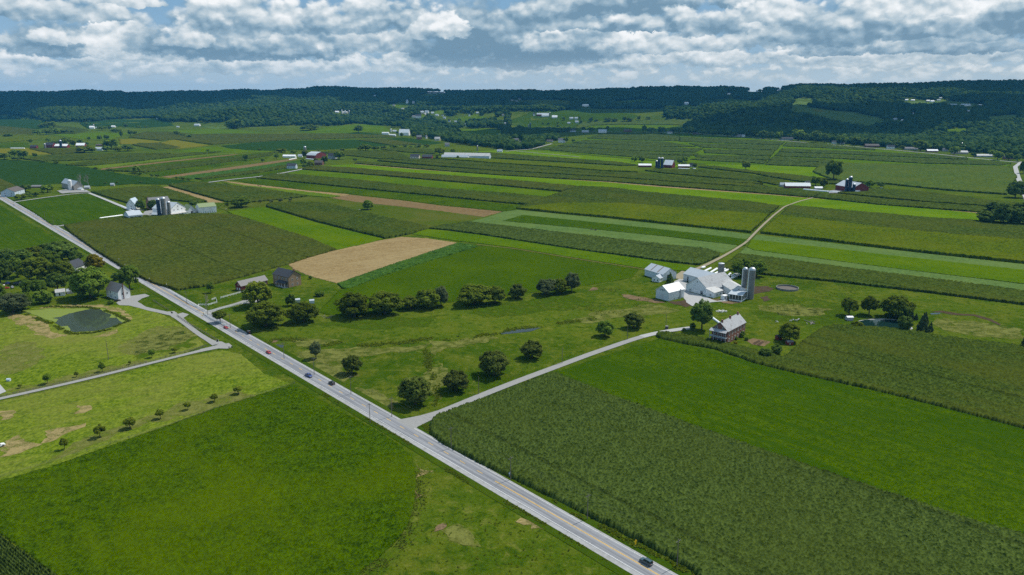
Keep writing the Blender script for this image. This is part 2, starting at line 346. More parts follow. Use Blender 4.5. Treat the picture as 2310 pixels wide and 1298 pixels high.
def crop(name,kind,poly,label=None,row=None,cell=None,h=None,pitch=0,kw='stuff',mat=None,lift=0.0,rag=None):
    """one field: plants stand on the land inside the outline; a ragged wall of leaves closes the edge"""
    m0,h0,j0=K[kind]; mat=mat or m0; h=h0 if h is None else h;  j=j0 if rag is None else rag
    W=np.array([PT(u,v)[:2] for u,v in poly]); th=R(131.5 if row is None else row); c,s=math.cos(th),math.sin(th)
    L=np.stack([W[:,0]*c+W[:,1]*s,-W[:,0]*s+W[:,1]*c],1)
    d=max(60,float(np.min(np.hypot(W[:,0],W[:,1])))); d2=float(np.mean(np.hypot(W[:,0],W[:,1])))
    cs=cell or min(9.0,max(.55,.5*(d+d2)*.0018))
    lo=L.min(0)-cs; hi=L.max(0)+cs
    while (hi[0]-lo[0])*(hi[1]-lo[1])/cs/cs>420000: cs*=1.1
    nx,ny=int((hi[0]-lo[0])/cs)+1,int((hi[1]-lo[1])/cs)+1
    gx=lo[0]+(np.arange(nx)+.5)*cs; gy=lo[1]+(np.arange(ny)+.5)*cs; GX,GY=np.meshgrid(gx,gy,indexing='ij')
    ins=inside(L,GX,GY)
    # drop cells far outside the view
    X=GX*c-GY*s; Y=GX*s+GY*c; ins&=(Y>60)&(np.abs(X)<Y*.95+60)
    if not ins.any(): return None
    VX,VY=np.meshgrid(lo[0]+np.arange(nx+1)*cs,lo[1]+np.arange(ny+1)*cs,indexing='ij')
    VX=VX+(rng.random(VX.shape)-.5)*cs*.7; VY=VY+(rng.random(VY.shape)-.5)*cs*.7
    X=VX*c-VY*s; Y=VX*s+VY*c
    rr=rng.random(VX.shape); big=vnoise(X/18,Y/18,5)
    base=T(X,Y)+.03+.012*(LAYER[0]%7)+lift; LAYER[0]+=1
    h=h*(1.2 if d2>900 and h>2 else 1.0)
    Z=base+h*(1-j*rr)*(.9+.2*big)
    if pitch: Z-=h*.45*(.5+.5*np.cos(2*np.pi*VY/pitch))
    idx=lambda a,b: a*(ny+1)+b
    I,J=np.nonzero(ins); F=np.stack([idx(I,J),idx(I+1,J),idx(I+1,J+1),idx(I,J+1)],1)
    V=np.stack([X.ravel(),Y.ravel(),Z.ravel()],1); nb=len(V); VB=V.copy(); VB[:,2]=base.ravel()-.03; VB[:,:2]+=np.array([-.35,-.9])*(min(1,h/2) if d2<650 else 0); Fs=[F]
    pad=np.pad(ins,1)
    for di,dj,a,b in ((-1,0,(0,0),(0,1)),(1,0,(1,1),(1,0)),(0,-1,(1,0),(0,0)),(0,1,(0,1),(1,1))):
        e=ins&~pad[1+di:1+di+nx,1+dj:1+dj+ny]; I,J=np.nonzero(e)
        p=idx(I+a[0],J+a[1]); q=idx(I+b[0],J+b[1]); Fs.append(np.stack([q,p,p+nb,q+nb],1)[:,::-1])
    F=np.concatenate(Fs); V=np.concatenate([V,VB]); at=np.concatenate([rr.ravel(),rr.ravel()])
    used=np.unique(F); re=np.full(len(V),-1); re[used]=np.arange(len(used))
    o=link(name,mesh_np(name,V[used],re[F],mat,at[used]))
    return tag(o,label,None,None,kw)
def strip_road(name,pts,width,mat,z,kind='structure',edges=None,label=None):
    """road ribbon along photo points; width in metres (number or list)"""
    W=np.array([PT(u,v)[:2] for u,v in pts]); seg=[]; wd=[]
    ws=width if hasattr(width,'__len__') else [width]*len(W)
    for i in range(len(W)-1):
        n=max(1,int(np.hypot(*(W[i+1]-W[i]))/4)); 
        for k in range(n): seg.append(W[i]+(W[i+1]-W[i])*k/n); wd.append(ws[i]+(ws[i+1]-ws[i])*k/n)
    seg.append(W[-1]); wd.append(ws[-1]); seg=np.array(seg); wd=np.array(wd)
    for _ in range(6):
        s2=seg.copy(); s2[1:-1]=(seg[:-2]+2*seg[1:-1]+seg[2:])/4; seg=s2
    t=np.gradient(seg,axis=0); t/=np.hypot(t[:,0],t[:,1])[:,None]; nr=np.stack([-t[:,1],t[:,0]],1)
    a=seg+nr*wd[:,None]/2; b=seg-nr*wd[:,None]/2; n=len(seg)
    v=np.concatenate([np.c_[a,T(a[:,0],a[:,1])+z],np.c_[b,T(b[:,0],b[:,1])+z]]); i=np.arange(n-1)
    o=link(name,mesh_np(name,v,np.stack([i,i+1,n+i+1,n+i],1)[:,::-1],mat)); tag(o,label,None,None,kind); return o,seg
def patch(name,poly,mat,z=.05,kind='structure',rough_edge=1.0,label=None,world=None):
    """flat irregular sheet (yards, bare soil, water) laid on the land"""
    W=np.array([PT(u,v)[:2] for u,v in poly]) if world is None else np.array(world); out=[]
    for i in range(len(W)):
        a,b=W[i],W[(i+1)%len(W)]; n=max(1,min(30,int(np.hypot(*(b-a))/2.2)))
        for k in range(n):
            p=a+(b-a)*k/n; w=np.array([float(vnoise(np.array(p[0]/9),np.array(p[1]/9),21)),float(vnoise(np.array(p[0]/9),np.array(p[1]/9),22))])-.5; out.append(p+(rng.random(2)-.5)*rough_edge*.6+w*rough_edge*2.2)
    bm=bmesh.new(); f=bm.faces.new([bm.verts.new((p[0],p[1],float(T(p[0],p[1]))+z)) for p in out]); bmesh.ops.triangulate(bm,faces=[f]); bm.normal_update()
    for f in bm.faces:
        if f.normal.z<0: f.normal_flip()
    me=bpy.data.meshes.new(name); bm.to_mesh(me); bm.free(); me.materials.append(mat)
    return tag(link(name,me),label,None,None,kind)
# ================================================================ ground sheet
def build_ground():
    ys=np.concatenate([np.linspace(-60,60,8)[:-1],np.geomspace(60,14600,420)]); a=np.linspace(-1,1,361)
    a=a*1.35; Y,Aa=np.meshgrid(ys,a,indexing='ij'); X=Aa*np.maximum(Y,260)
    Z=T(X,Y); n,m=X.shape; idx=np.arange(n*m).reshape(n,m)
    F=np.stack([idx[:-1,:-1],idx[:-1,1:],idx[1:,1:],idx[1:,:-1]],-1).reshape(-1,4)
    mt=bpy.data.materials.new('meadow'); mt.use_nodes=True; g=NG(mt.node_tree); b=g.n['Principled BSDF']; b.inputs['Roughness'].default_value=.85; b.inputs['Specular IOR Level'].default_value=0
    v=g.new('ShaderNodeTexCoord').outputs['Object']
    mp=g.new('ShaderNodeMapping'); mp.inputs['Rotation'].default_value=(0,0,-R(38)); mp.inputs['Scale'].default_value=(.35,1,1); g.l.new(v,mp.inputs[0])
    fine=g.noise(v,.9,4,.7); tuft=g.noise(v,.22,6,.7,.6); mid=g.noise(v,.045,5,.62,.4); big=g.noise(mp.outputs[0],.011,4,.55); dry=g.noise(mp.outputs[0],.028,6,.68,.5)
    c=g.mix(g.sm(big,.38,.62),(.036,.070,.002),(.062,.096,.005))
    c=g.mix(g.mul(g.sm(mid,.42,.66),.6),c,(.095,.112,.010))
    c=g.mix(g.mul(g.sm(tuft,.52,.64),.75),c,(.020,.048,.002))
    c=g.mix(g.mul(g.sm(tuft,.47,.33),.7),c,(.125,.135,.024))
    c=g.mix(g.mul(g.sm(g.add(dry,g.mul(g.sub(fine,.5),.18)),.67,.76),.7),c,(.20,.155,.065))
    c=g.scalec(c,g.mad(g.sub(fine,.5),1.5,1.0))
    g.l.new(c,b.inputs['Base Color'])
    bp=g.new('ShaderNodeBump'); bp.inputs['Distance'].default_value=.45; bp.inputs['Strength'].default_value=.8; g.l.new(g.add(fine,g.mul(tuft,1.6)),bp.inputs['Height']); g.l.new(bp.outputs[0],b.inputs['Normal'])
    tag(link('ground',mesh_np('ground',np.stack([X.ravel(),Y.ravel(),Z.ravel()],1),F,mt,smooth=True)),None,None,None,'structure')
build_ground()

# ================================================================ fields, traced from the photograph (photo pixels -> land)
def fields():
    C=crop
    # --- grazed meadows left of the main road
    C('pasture','pastl',[(-260,940),(0,906),(200,861),(400,809),(500,790),(545,800),(600,845),(655,866),(600,886),(480,922),(300,987),(130,1048),(0,1085),(-260,1165)],'dry grazed pasture with young bright trees below the left lane',row=37,cell=.9,h=.05)
    C('pasture','pastl',[(-260,700),(-40,705),(60,695),(250,690),(300,684),(370,712),(425,745),(462,778),(400,803),(200,853),(0,896),(-260,935)],'sunny pasture around the scummy pond',row=37,cell=1.0,h=.05)
    # --- near fields
    C('alfalfa_field','alf',[(0,1088),(130,1050),(300,990),(480,925),(600,889),(660,872),(690,884),(790,940),(870,985),(905,1008),(928,1033),(938,1075),(935,1130),(922,1180),(900,1215),(850,1262),(800,1298),(770,1345),(190,1345),(115,1290),(60,1245),(0,1203),(-130,1131)],'deep green alfalfa field in the lower left corner beside the main road',row=33)
    C('corn_field','cornd',[(0,1214),(118,1298),(190,1350),(-100,1400),(-300,1250),(-110,1142)],'corner of a dark corn field at the bottom left edge',row=-37,cell=.24,pitch=.95)
    C('corn_field','cornd',[(972,958),(985,943),(1120,893),(1248,845),(1300,866),(1400,905),(1600,980),(1800,1050),(2000,1118),(2200,1183),(2310,1213),(2650,1318),(2650,1480),(1640,1400),(1562,1284),(1458,1227),(1320,1158),(1167,1083),(1094,1050),(994,998),(974,978)],'large dark green corn field between the main road and the farm lane',row=-18)
    C('alfalfa_field','alfs',[(1255,842),(1370,802),(1490,765),(1500,768),(1600,793),(1700,817),(1800,838),(2000,882),(2150,920),(2310,965),(2650,1050),(2650,1316),(2310,1211),(2000,1115),(1700,1015),(1500,943),(1300,864)],'bright striped hay field between two corn fields on the right',row=-20)
    C('corn_field','corn',[(1480,759),(1486,753),(1505,753),(1616,773),(1703,794),(1768,811),(1811,775),(1844,751),(1862,742),(1885,738),(1964,742),(2043,747),(2122,763),(2310,785),(2650,822),(2650,1040),(2310,968),(2150,926),(2000,888),(1800,844),(1700,820),(1616,788),(1500,768)],'corn field with a long narrow arm in front of the brick farmhouse',row=-16)
    C('alfalfa_field','alf',[(713,703),(735,688),(765,657),(860,622),(960,592),(1078,557),(1100,556),(1160,564),(1300,587),(1440,609),(1425,628),(1310,646),(1190,662),(1100,674),(1000,684),(900,700),(800,712),(740,711)],'smooth alfalfa field behind the hedgerow of olive trees',row=-12,mat=K['alfd'][0])
    C('alfalfa_field','alfb',[(930,529),(960,517),(1000,521),(1100,533),(1250,553),(1400,577),(1570,603),(1555,612),(1450,606),(1300,583),(1160,560),(1085,550),(1035,545)],'narrow bright hay strip north of the thin dirt track',row=-12)
    C('stubble_field','tan',[(650,597),(700,578),(800,552),(905,535),(960,538),(1032,548),(1000,559),(900,592),(830,616),(765,641),(700,624),(662,608)],'bare tan stubble field beside the tobacco strip',row=33)
    C('tobacco_field','tob',[(762,641),(830,617),(900,593),(1000,560),(1035,549),(1080,557),(960,593),(870,621),(790,651),(772,652)],'strip of broad leaved tobacco along the tan field',row=33,cell=.75)
    C('corn_field','cornb',[(145,511),(225,498),(290,490),(385,488),(450,484),(530,487),(600,509),(700,541),(757,565),(700,581),(650,597),(560,622),(470,646),(400,656),(350,642),(300,620),(220,570),(160,527)],'large tasselled corn field in front of the white farm',row=-30)
    C('alfalfa_field','alfs',[(512,478),(560,471),(600,469),(711,503),(866,540),(830,549),(760,565),(700,540),(600,507),(530,486)],'bright hay field between two corn fields left of centre',row=-32,mat=K['alfb'][0])
    C('corn_field','corn',[(600,467),(612,460),(700,459),(740,461),(800,477),(900,500),(960,511),(966,517),(920,530),(868,539),(800,523),(711,500),(640,479)],'dark corn field below the lone round tree',row=-30)
    C('pasture','past',[(640,456),(700,447),(740,447),(820,458),(900,467),(1000,477),(1085,490),(1050,500),(990,511),(968,517),(960,510),(900,499),(800,476),(745,460)],'cow pasture around the lone round tree')
    C('corn_field','cornd',[(968,517),(1000,510),(1060,503),(1200,519),(1400,543),(1590,564),(1624,572),(1622,578),(1606,587),(1576,599),(1500,591),(1300,564),(1100,533),(1010,520)],'dark corn strip left of the curved farm track',row=-15)
    C('hay_field','mown',[(1060,500),(1100,490),(1135,478),(1165,474),(1371,494),(1600,518),(1697,530),(1656,560),(1630,571),(1590,563),(1400,543),(1200,519)],'pale mown hay field left of the curved farm track',row=-14)
    C('alfalfa_field','alf',[(1135,499),(1180,486),(1300,498),(1500,519),(1690,541),(1680,556),(1500,534),(1300,514)],'dark unmown strip inside the pale mown field',row=-14,mat=K['alfs'][0])
    C('hay_field','mown',[(1706,530),(2000,563),(2310,597),(2650,634),(2650,650),(2310,610),(2000,576),(1885,562),(1696,541)],'upper pale mown strip right of the farm track',row=-13)
    C('alfalfa_field','alfs',[(1695,541),(1885,562),(2000,576),(2310,610),(2650,650),(2650,684),(2310,641),(2000,604),(1700,565),(1685,558)],'green hay strip between two pale mown strips',row=-13,mat=K['alfb'][0])
    C('hay_field','mown',[(1682,558),(1700,565),(2000,604),(2310,642),(2650,685),(2650,704),(2310,659),(1900,606),(1700,579),(1664,574)],'lower pale mown strip right of the farm track',row=-13)
    C('corn_field','cornb',[(1668,575),(1700,579),(1900,606),(2310,659),(2650,704),(2650,732),(2310,689),(2100,662),(1885,637),(1716,620),(1650,612),(1624,605),(1650,589)],'corn strip behind the twin silos and manure pit',row=-13,mat=K['corn'][0])
    C('corn_field','corn',[(1165,472),(1230,448),(1306,422),(1390,427),(1471,437),(1600,449),(1700,458),(1757,467),(1733,487),(1600,478),(1400,462),(1260,462)],'darker upper part of the broad corn field left of the track',row=-14)  # upper and lower tones paint crop colour plus cloud shade
    C('corn_field','corny',[(1165,472),(1260,462),(1400,462),(1600,478),(1733,487),(1724,497),(1692,526),(1600,516),(1371,492),(1250,481)],'yellowish, sun toned lower part of the broad corn field left of the track',row=-14)
    C('corn_field','cornl',[(1782,466),(1900,478),(2100,495),(2310,508),(2650,534),(2650,575),(2310,546),(2050,524),(1800,494),(1761,489)],'dark upper part of the wide corn field on the right',row=-13,mat=K['corn'][0])  # darker than the lower part: corn colour with cloud shade painted in
    C('corn_field','corny',[(1761,489),(1800,494),(2050,524),(2310,546),(2650,575),(2650,632),(2310,595),(2100,573),(1900,549),(1730,529),(1716,527),(1748,498)],'yellow green lower part of the wide corn field on the right',row=-13)
    # --- left middle distance
    C('alfalfa_field','alf',[(36,456),(110,447),(200,437),(240,456),(287,475),(278,485),(225,496),(140,508),(118,509),(80,483)],'green field between the main road and the white farm lane',row=-35,mat=K['alfs'][0])
    C('alfalfa_field','alfs',[(-300,440),(-60,452),(0,463),(60,501),(140,547),(105,555),(60,571),(20,586),(-20,600),(-300,660)],'striped green field left of the road above the woods',row=-45)
    C('corn_field','cornb',[(206,435),(290,425),(355,422),(410,438),(465,456),(440,458),(380,452),(330,450),(290,460),(255,450)],'corn field behind the white farm buildings',row=-28,mat=K['corn'][0])
    C('stubble_field','tan',[(360,423),(380,421),(450,441),(505,457),(470,458),(420,441)],'tan stubble strip between two corn fields',row=-28)
    C('corn_field','cornb',[(381,420),(420,414),(452,413),(580,426),(640,435),(692,444),(640,450),(570,457),(512,457),(450,440)],'corn field right of the tan strip',row=-28,mat=K['corn'][0])
    C('pasture','past',[(505,458),(570,458),(640,451),(695,444),(740,447),(700,450),(640,457),(600,464),(560,470),(512,477),(490,470)],'grazed lot beside the green roofed barn')
    C('soybean_field','soy',[(-300,362),(0,361),(95,365),(160,374),(226,384),(296,397),(447,411),(390,417),(300,416),(218,421),(130,414),(90,419),(42,423),(0,405),(-300,378)],'dark bluish soybean field at the left edge')
    C('grass_field','alfs',[(-40,362),(60,364),(120,371),(123,383),(173,391),(161,403),(140,410),(90,411),(60,401),(73,393),(30,388),(-20,380)],'lighter grass tongue winding through the soybean field')
    C('corn_field','cornb',[(-300,381),(-20,398),(0,406),(40,424),(34,434),(0,440),(-60,445),(-300,432)],'olive corn patch at the left edge above the blue white house',row=-40)
    strips=[('corn',[(53,360),(125,350),(301,348),(384,347),(326,354),(176,363),(95,365)]),('corn',[(150,373),(226,361),(326,353),(502,343),(440,350),(276,368),(190,375)]),
     ('tobl',[(188,377),(276,369),(427,353),(552,344),(582,341),(520,348),(464,352),(301,370),(221,382)]),('brown',[(226,381),(377,364),(522,349),(540,349),(377,367),(226,384)]),
     ('alf',[(230,384),(377,367),(535,350),(590,345),(580,349),(452,365),(326,380),(261,387)]),('corn',[(261,387),(326,380),(452,366),(580,350),(620,344),(610,352),(560,359),(477,371),(351,388),(321,390)]),
     ('alf',[(324,391),(477,372),(580,357),(610,356),(500,375),(400,394),(362,399)]),('brown',[(362,399),(452,387),(580,369),(655,359),(672,360),(580,375),(477,391),(384,402)]),
     ('tob',[(387,402),(580,376),(680,362),(686,367),(580,389),(480,403),(430,405)]),('corn',[(442,404),(580,385),(650,373),(652,379),(580,391),(452,406)]),('alf',[(450,412),(460,406),(580,392),(640,381),(685,381),(580,399),(470,411)])]
    pl=['upper corn strip','second corn strip','yellowish leafy strip','thin bare soil line','narrow green strip','third corn strip','bright green strip','brown tilled strip','bluish leafy strip','thin dark corn strip','green strip along the pale lane']
    nm={'corn':'corn_strip','tobl':'tobacco_strip','brown':'tilled_strip','alf':'alfalfa_strip','tob':'tobacco_strip'}
    for (k,p),t in zip(strips,pl): C(nm[k],k,p,t+' in the contour strips left of the red gambrel barn',row=10)
    # strips centre
    C('corn_strip','cornb',[(682,383),(706,376),(790,380),(886,389),(1000,397),(1140,407),(1302,422),(1266,433),(1140,421),(1000,409),(861,397)],'tasselled corn strip running right from the dark roofed house',row=-14)
    C('alfalfa_strip','alfb',[(640,393),(680,384),(861,399),(1000,411),(1140,423),(1265,435),(1230,447),(1140,437),(1000,428),(860,414),(680,394)],'bright hay strip below the long tasselled corn strip',row=-14)
    C('corn_strip','cornb',[(579,403),(610,395),(650,394),(811,408),(886,417),(1000,428),(1140,438),(1230,447),(1190,463),(1140,459),(1000,445),(849,430),(700,415)],'second tasselled corn strip from the pale lane',row=-14,mat=K['corn'][0])
    C('alfalfa_strip','alf',[(525,406),(577,403),(700,416),(849,431),(1000,446),(1140,461),(1190,465),(1165,473),(1135,478),(1000,464),(900,451),(790,438),(700,431),(560,414)],'deep green hay strip above the tan stubble strip',row=-14)
    C('tilled_strip','brown',[(500,408),(560,415),(700,431),(790,439),(775,444),(700,438),(600,426),(520,413)],'bare tan strip where workers stand',row=-13,mat=K['tan'][0])
    C('tobacco_strip','tobl',[(500,412),(560,420),(640,428),(720,437),(768,443),(745,446),(700,443),(600,430),(540,423)],'pale leafy strip beside the workers',row=-13)
    C('tilled_strip','brown',[(745,447),(790,440),(900,452),(1000,465),(1135,478),(1090,490),(1000,478),(900,466),(800,456)],'broad brown stubble strip near the lone round tree',row=-14)
    C('alfalfa_strip','alfy',[(756,373),(801,371),(937,383),(1140,397),(1371,412),(1500,424),(1700,438),(1833,448),(2000,463),(2207,482),(2220,505),(2195,504),(2000,482),(1790,467),(1755,464),(1600,447),(1497,437),(1301,423),(1140,408),(886,390),(720,377)],'very bright clover strip crossing the middle of the view',row=-10)
    C('tilled_strip','brown',[(801,369.5),(937,381),(1120,395.5),(1371,410),(1500,421),(1700,436),(1833,447),(2000,462),(2207,480),(2207,482.5),(2000,464),(1833,449),(1700,438.5),(1500,423.5),(1371,412),(1120,397.5),(937,383),(801,371)],'thin straw coloured edge above the bright clover strip',row=-10,mat=K['tan'][0])
    E=[('corn',[(801,370),(808,366),(937,375),(1120,388),(1371,402.5),(1500,412),(1700,425),(1735,428),(1835,446),(1700,436),(1500,421),(1371,410.5),(1120,396),(937,381.5)]),
     ('cornl',[(851,364),(862,361),(937,366),(1120,379),(1371,395),(1500,405),(1700,418),(1730,423),(1700,423.5),(1500,411),(1371,401),(1120,386.5),(937,372)]),
     ('corn',[(879,360),(886,357),(950,358),(1120,371),(1250,380),(1371,389),(1440,392),(1560,401),(1700,411),(1720,417),(1700,416.5),(1500,404.5),(1371,394),(1120,377.5),(937,365)]),
     ('corny',[(958,357),(1040,358),(1120,361.5),(1300,374.5),(1420,385),(1440,390),(1371,387.5),(1250,378),(1120,369.5),(1000,360)]),
     ('corn',[(1455,386),(1480,384),(1560,384),(1640,389),(1720,401),(1750,417),(1700,410),(1600,401),(1500,392)]),
     ('corn',[(1055,351),(1080,346),(1110,346),(1296,360),(1400,368),(1439,374),(1400,374.5),(1296,368),(1120,358),(1100,357)]),
     ('corn',[(1574,378),(1610,376),(1700,388),(1760,393),(1830,401),(1891,407),(1891,417),(1805,411),(1730,399),(1700,392.5)]),
     ('corn',[(1700,400),(1735,402),(1790,414),(1762,419),(1745,418),(1715,410)]),
     ('corn',[(1690,420),(1730,424),(1805,431),(1850,438),(1832,447),(1740,439),(1700,431)]),
     ('corn',[(1836,447),(1855,439),(1886,440),(2040,456),(2240,470),(2330,478),(2330,488),(2207,480),(1981,463)]),
     ('cornl',[(1890,438),(1910,433),(1960,428),(2040,432),(2140,442),(2230,455),(2330,463),(2330,475),(2240,468),(2107,459),(1980,447)])]
    lab=['lowest dark corn band above the bright clover','second corn band above the bright clover','third corn band above the bright clover','yellow corn band below the long poultry house','corn band below the blue silo farm','dark corn band right of the long poultry house','corn band curving behind the long white barn','short corn wedge left of the long white barn','corn block in front of the white bag row','dark corn strip right of the farm track below the red barn','pale corn strip under the pasture on the right']
    for (k,p),t in zip(E,lab): C('corn_strip',k,p,t,row=-8,mat=K['corn'][0] if k!='corny' else None)
    C('corn_field','cornl',[(1834,389),(1845,379),(1900,370),(2000,372),(2150,376),(2272,378),(2292,400),(2282,420),(2268,440),(2140,431),(1996,416),(1890,410),(1855,398)],'wide pale corn field below the village road on the right',row=-5)
    C('pasture','past',[(1575,366),(1640,364),(1730,370),(1850,378),(1836,390),(1858,399),(1890,408),(1830,400),(1700,386),(1600,375)],'cow pasture behind the farm with the blue silos',row=-5,mat=K['alfy'][0])
    J=[[(1767,331),(1775,323),(1830,324),(1971,337),(1973,340),(1880,336)],[(1758,344),(1765,337),(1906,342),(2081,350),(2182,357),(2182,361),(2006,354),(1880,348)],[(1748,353),(1758,345),(1906,352),(2056,359),(2232,364),(2279,370),(2257,374),(2081,370),(1906,360)],[(1735,363),(1745,355),(1876,362),(1876,368)],[(1727,373),(1735,364),(1805,366),(1880,370),(1858,378)]]
    Kk=[[(1325,313),(1371,301),(1497,304),(1532,309),(1529,319),(1421,317)],[(1532,320),(1536,310),(1700,317),(1768,322),(1762,328),(1700,326),(1600,323)],[(1293,323),(1321,317),(1497,321),(1569,332),(1471,332)],[(1554,325),(1700,328),(1758,329),(1750,340),(1700,338),(1585,334)],[(1259,330),(1293,324.5),(1497,333),(1584,337),(1567,345),(1421,341)],[(1588,339),(1700,340),(1747,341),(1740,352),(1700,352),(1590,346)],[(1204,337),(1261,331.5),(1471,345),(1574,348),(1572,352),(1471,350),(1300,343)],[(1238,340),(1371,345),(1520,353),(1557,354),(1524,363),(1421,355)],[(1569,352),(1700,353.5),(1738,354),(1731,362),(1700,361),(1570,356)],[(1557,361),(1600,357),(1728,364),(1722,371),(1700,369),(1600,364)]]
    row=['topmost','second','third','fourth','lowest']
    for i,p in enumerate(J): C('corn_strip','corn',p,row[i]+' corn strip right of the diagonal grass track',row=-4,mat=K['cornd'][0])
    C('grass_field','alfb',[(1375,299),(1560,302),(1700,312),(1800,323),(1960,335),(2100,348),(2280,366),(2275,376),(2150,375),(1880,369),(1730,373),(1600,371),(1440,360),(1230,341),(1200,337),(1262,329),(1320,312)],'grass between the contour corn strips below the village road',row=-4)
    wd=['first','first right hand','second','second right hand','third','third right hand','fourth','fifth','fifth right hand','sixth']
    for i,p in enumerate(Kk): C('corn_strip','corn',p,wd[i]+' contour corn strip counting down from the village road',row=-4,mat=K['cornd'][0])
    C('grass_field','alfy',[(1060,343),(1125,339),(1200,340),(1238,342),(1310,350),(1440,362),(1570,372),(1560,380),(1440,373),(1400,367),(1296,359),(1110,345)],'bright grass band under the village woods',row=-6)
    # --- far left
    F=[('cornb',[(291,311),(326,299),(377,298),(440,304),(520,303),(600,304),(760,302),(880,307),(895,310),(800,312),(640,317),(560,322),(477,327),(392,315),(364,318)],'olive corn field on the rise left of the green knoll'),
     ('yel',[(362,322),(392,315.5),(427,322),(472,329),(402,336),(352,331)],'ripe yellow field left of centre in the distance'),('yel',[(269,315),(300,314),(362,320),(345,326),(270,326)],'pale yellow field behind the left tree clump'),
     ('cornb',[(299,328),(314,324),(359,324),(407,334),(351,338)],'olive corn wedge below the ripe yellow field'),('soy',[(500,330),(560,323),(640,318),(811,316),(881,328),(773,337),(620,341),(560,339),(520,336)],'bluish soybean field below the green knoll'),
     ('soy',[(643,305),(756,303),(821,299),(864,304),(786,306),(635,311)],'thin bluish strip under the green knoll'),('soy',[(861,314),(911,311),(1002,323),(962,328)],'bluish field below the white roofed barn'),
     ('cornb',[(806,317),(861,314),(954,327),(886,329)],'olive strip left of the brick house in the valley'),('corn',[(713,344),(776,341),(891,342),(924,357),(861,360),(776,351)],'corn field left of the steep roofed house'),
     ('corn',[(859,338),(911,334),(972,338),(982,348),(911,344)],'small corn field behind the steep roofed house'),('cornb',[(70,338),(176,337),(191,345),(120,349)],'olive corn block in front of the far left red barn'),
     ('yel',[(-200,334),(0,336),(60,335),(118,349),(50,351),(0,346),(-200,346)],'yellowish field at the far left'),('alfb',[(115,304),(226,299),(289,301),(251,314),(176,314)],'bright meadow beyond the far left farm'),
     ('soy',[(-300,262),(20,260),(60,265),(105,275),(120,284),(80,293),(0,284),(-300,284)],'dark strip field on the far left slope'),('cornb',[(-300,286),(0,285),(80,293),(75,304),(0,306),(-300,304)],'olive field at the foot of the far left slope'),
     ('soy',[(180,277),(225,273),(265,269),(350,267),(392,284),(320,289),(250,286),(200,291)],'dark strip field below the wooded ridge on the left'),('corn',[(110,300),(125,284),(180,290),(200,295),(170,303)],'dark corn beside the far left hedge'),
     ('mown',[(468,278),(515,274),(516,289),(482,291),(455,286)],'pale field beside the big round tree at the wood edge'),('alfb',[(455,292),(520,292),(600,300),(440,303),(330,297)],'bright grass below the lit wood'),
     ('corny',[(-200,312),(60,305),(110,308),(70,318),(0,322),(-200,322)],'yellow corn at the left edge'),('alf',[(-200,324),(0,323),(60,322),(66,333),(-200,335)],'green field at the left edge beside the long white cover'),
     ('alfb',[(665,297),(760,285),(800,279.5),(830,281),(880,295),(870,301),(825,298),(760,302),(700,301)],'smooth bright green knoll with a lone dark tree'),
     ('alfb',[(390,343),(470,331),(510,334),(560,340),(620,341),(600,344),(500,345)],'green field right of the ripe yellow field')]
    for k,p,t in F: C({'yel':'ripe_field','soy':'soybean_field','alf':'grass_field','alfb':'grass_field','mown':'hay_field'}.get(k,'corn_field'),k,p,t,row=8)
    # --- clearings on the hills
    G=[('alfb',[(1030,292),(1080,290),(1130,293),(1137,300),(1120,308),(1080,310),(1045,302)],'meadow enclosed by the valley woods'),('mown',[(945,214),(985,212),(1012,216),(990,220),(955,221)],'pale clearing on the central ridge'),
     ('corny',[(1160,234),(1190,226),(1260,226),(1290,230),(1285,238),(1230,238)],'olive clearing on the central slope'),('alfs',[(1150,272),(1180,262),(1290,247),(1310,244),(1440,262),(1420,274),(1330,276),(1310,290),(1250,292),(1180,290)],'far green farm fields around the white barns'),
     ('cornl',[(1285,292),(1310,277),(1450,272),(1570,269),(1545,284),(1330,284)],'dark corn slope right of the white barns'),('alfb',[(1290,296),(1330,284.5),(1545,285),(1540,296),(1400,298)],'thin green strip above the village road'),
     ('mown',[(1782,256),(1790,222),(1835,222),(1840,236),(1800,240),(1850,246),(1930,254),(2000,270),(1990,276),(1955,286),(1860,268)],'striped field in the gap of the wooded hill'),
     ('yel',[(1832,247),(1845,247),(1862,252),(1845,253)],'small yellow blossom patch in the hillside field'),('mown',[(2030,232),(2080,226),(2140,228),(2190,232),(2240,246),(2180,246),(2120,238),(2050,240)],'clearing around the hilltop farmstead'),
     ('mown',[(1640,207),(1760,206),(1740,213),(1650,213)],'grassy crest between two groups of ridge trees'),('alfb',[(1595,224),(1650,224),(1730,227),(1700,236),(1640,232)],'clearing on the right hand slope'),('alfb',[(2130,291),(2180,289),(2185,297),(2140,298)],'little clearing in the right hand woods'),
     ('alfb',[(1500,244),(1550,238),(1585,242),(1560,247)],'small lit clearing below the ridge'),('alfb',[(925,263),(950,259),(965,264),(940,268)],'lit lawn among the valley houses'),('alfb',[(968,256),(1000,248),(1008,255),(985,258)],'lit slope behind the valley houses'),('alfb',[(868,238),(900,232),(926,236),(900,245)],'lit pasture above the valley village'),('alfb',[(1375,230),(1450,224),(1480,230),(1400,236)],'narrow pasture high on the central slope'),('mown',[(2225,264),(2290,258),(2312,266),(2240,272)],'small pale field in the right hand woods'),('alfb',[(1020,268),(1070,258),(1100,264),(1050,276)],'lawns on the east side of the valley village'),('alfb',[(1040,210),(1100,208),(1096,212),(1050,213)],'pale crest field beside the far blue ridge')]
    for k,p,t in G: C('grass_field' if k in('alf','alfb') else 'hill_field',k,p,t,row=2)
    return [p for _,p,t in G if 'crest' not in t]+[p for k,p,t in F]
CLEAR=fields()

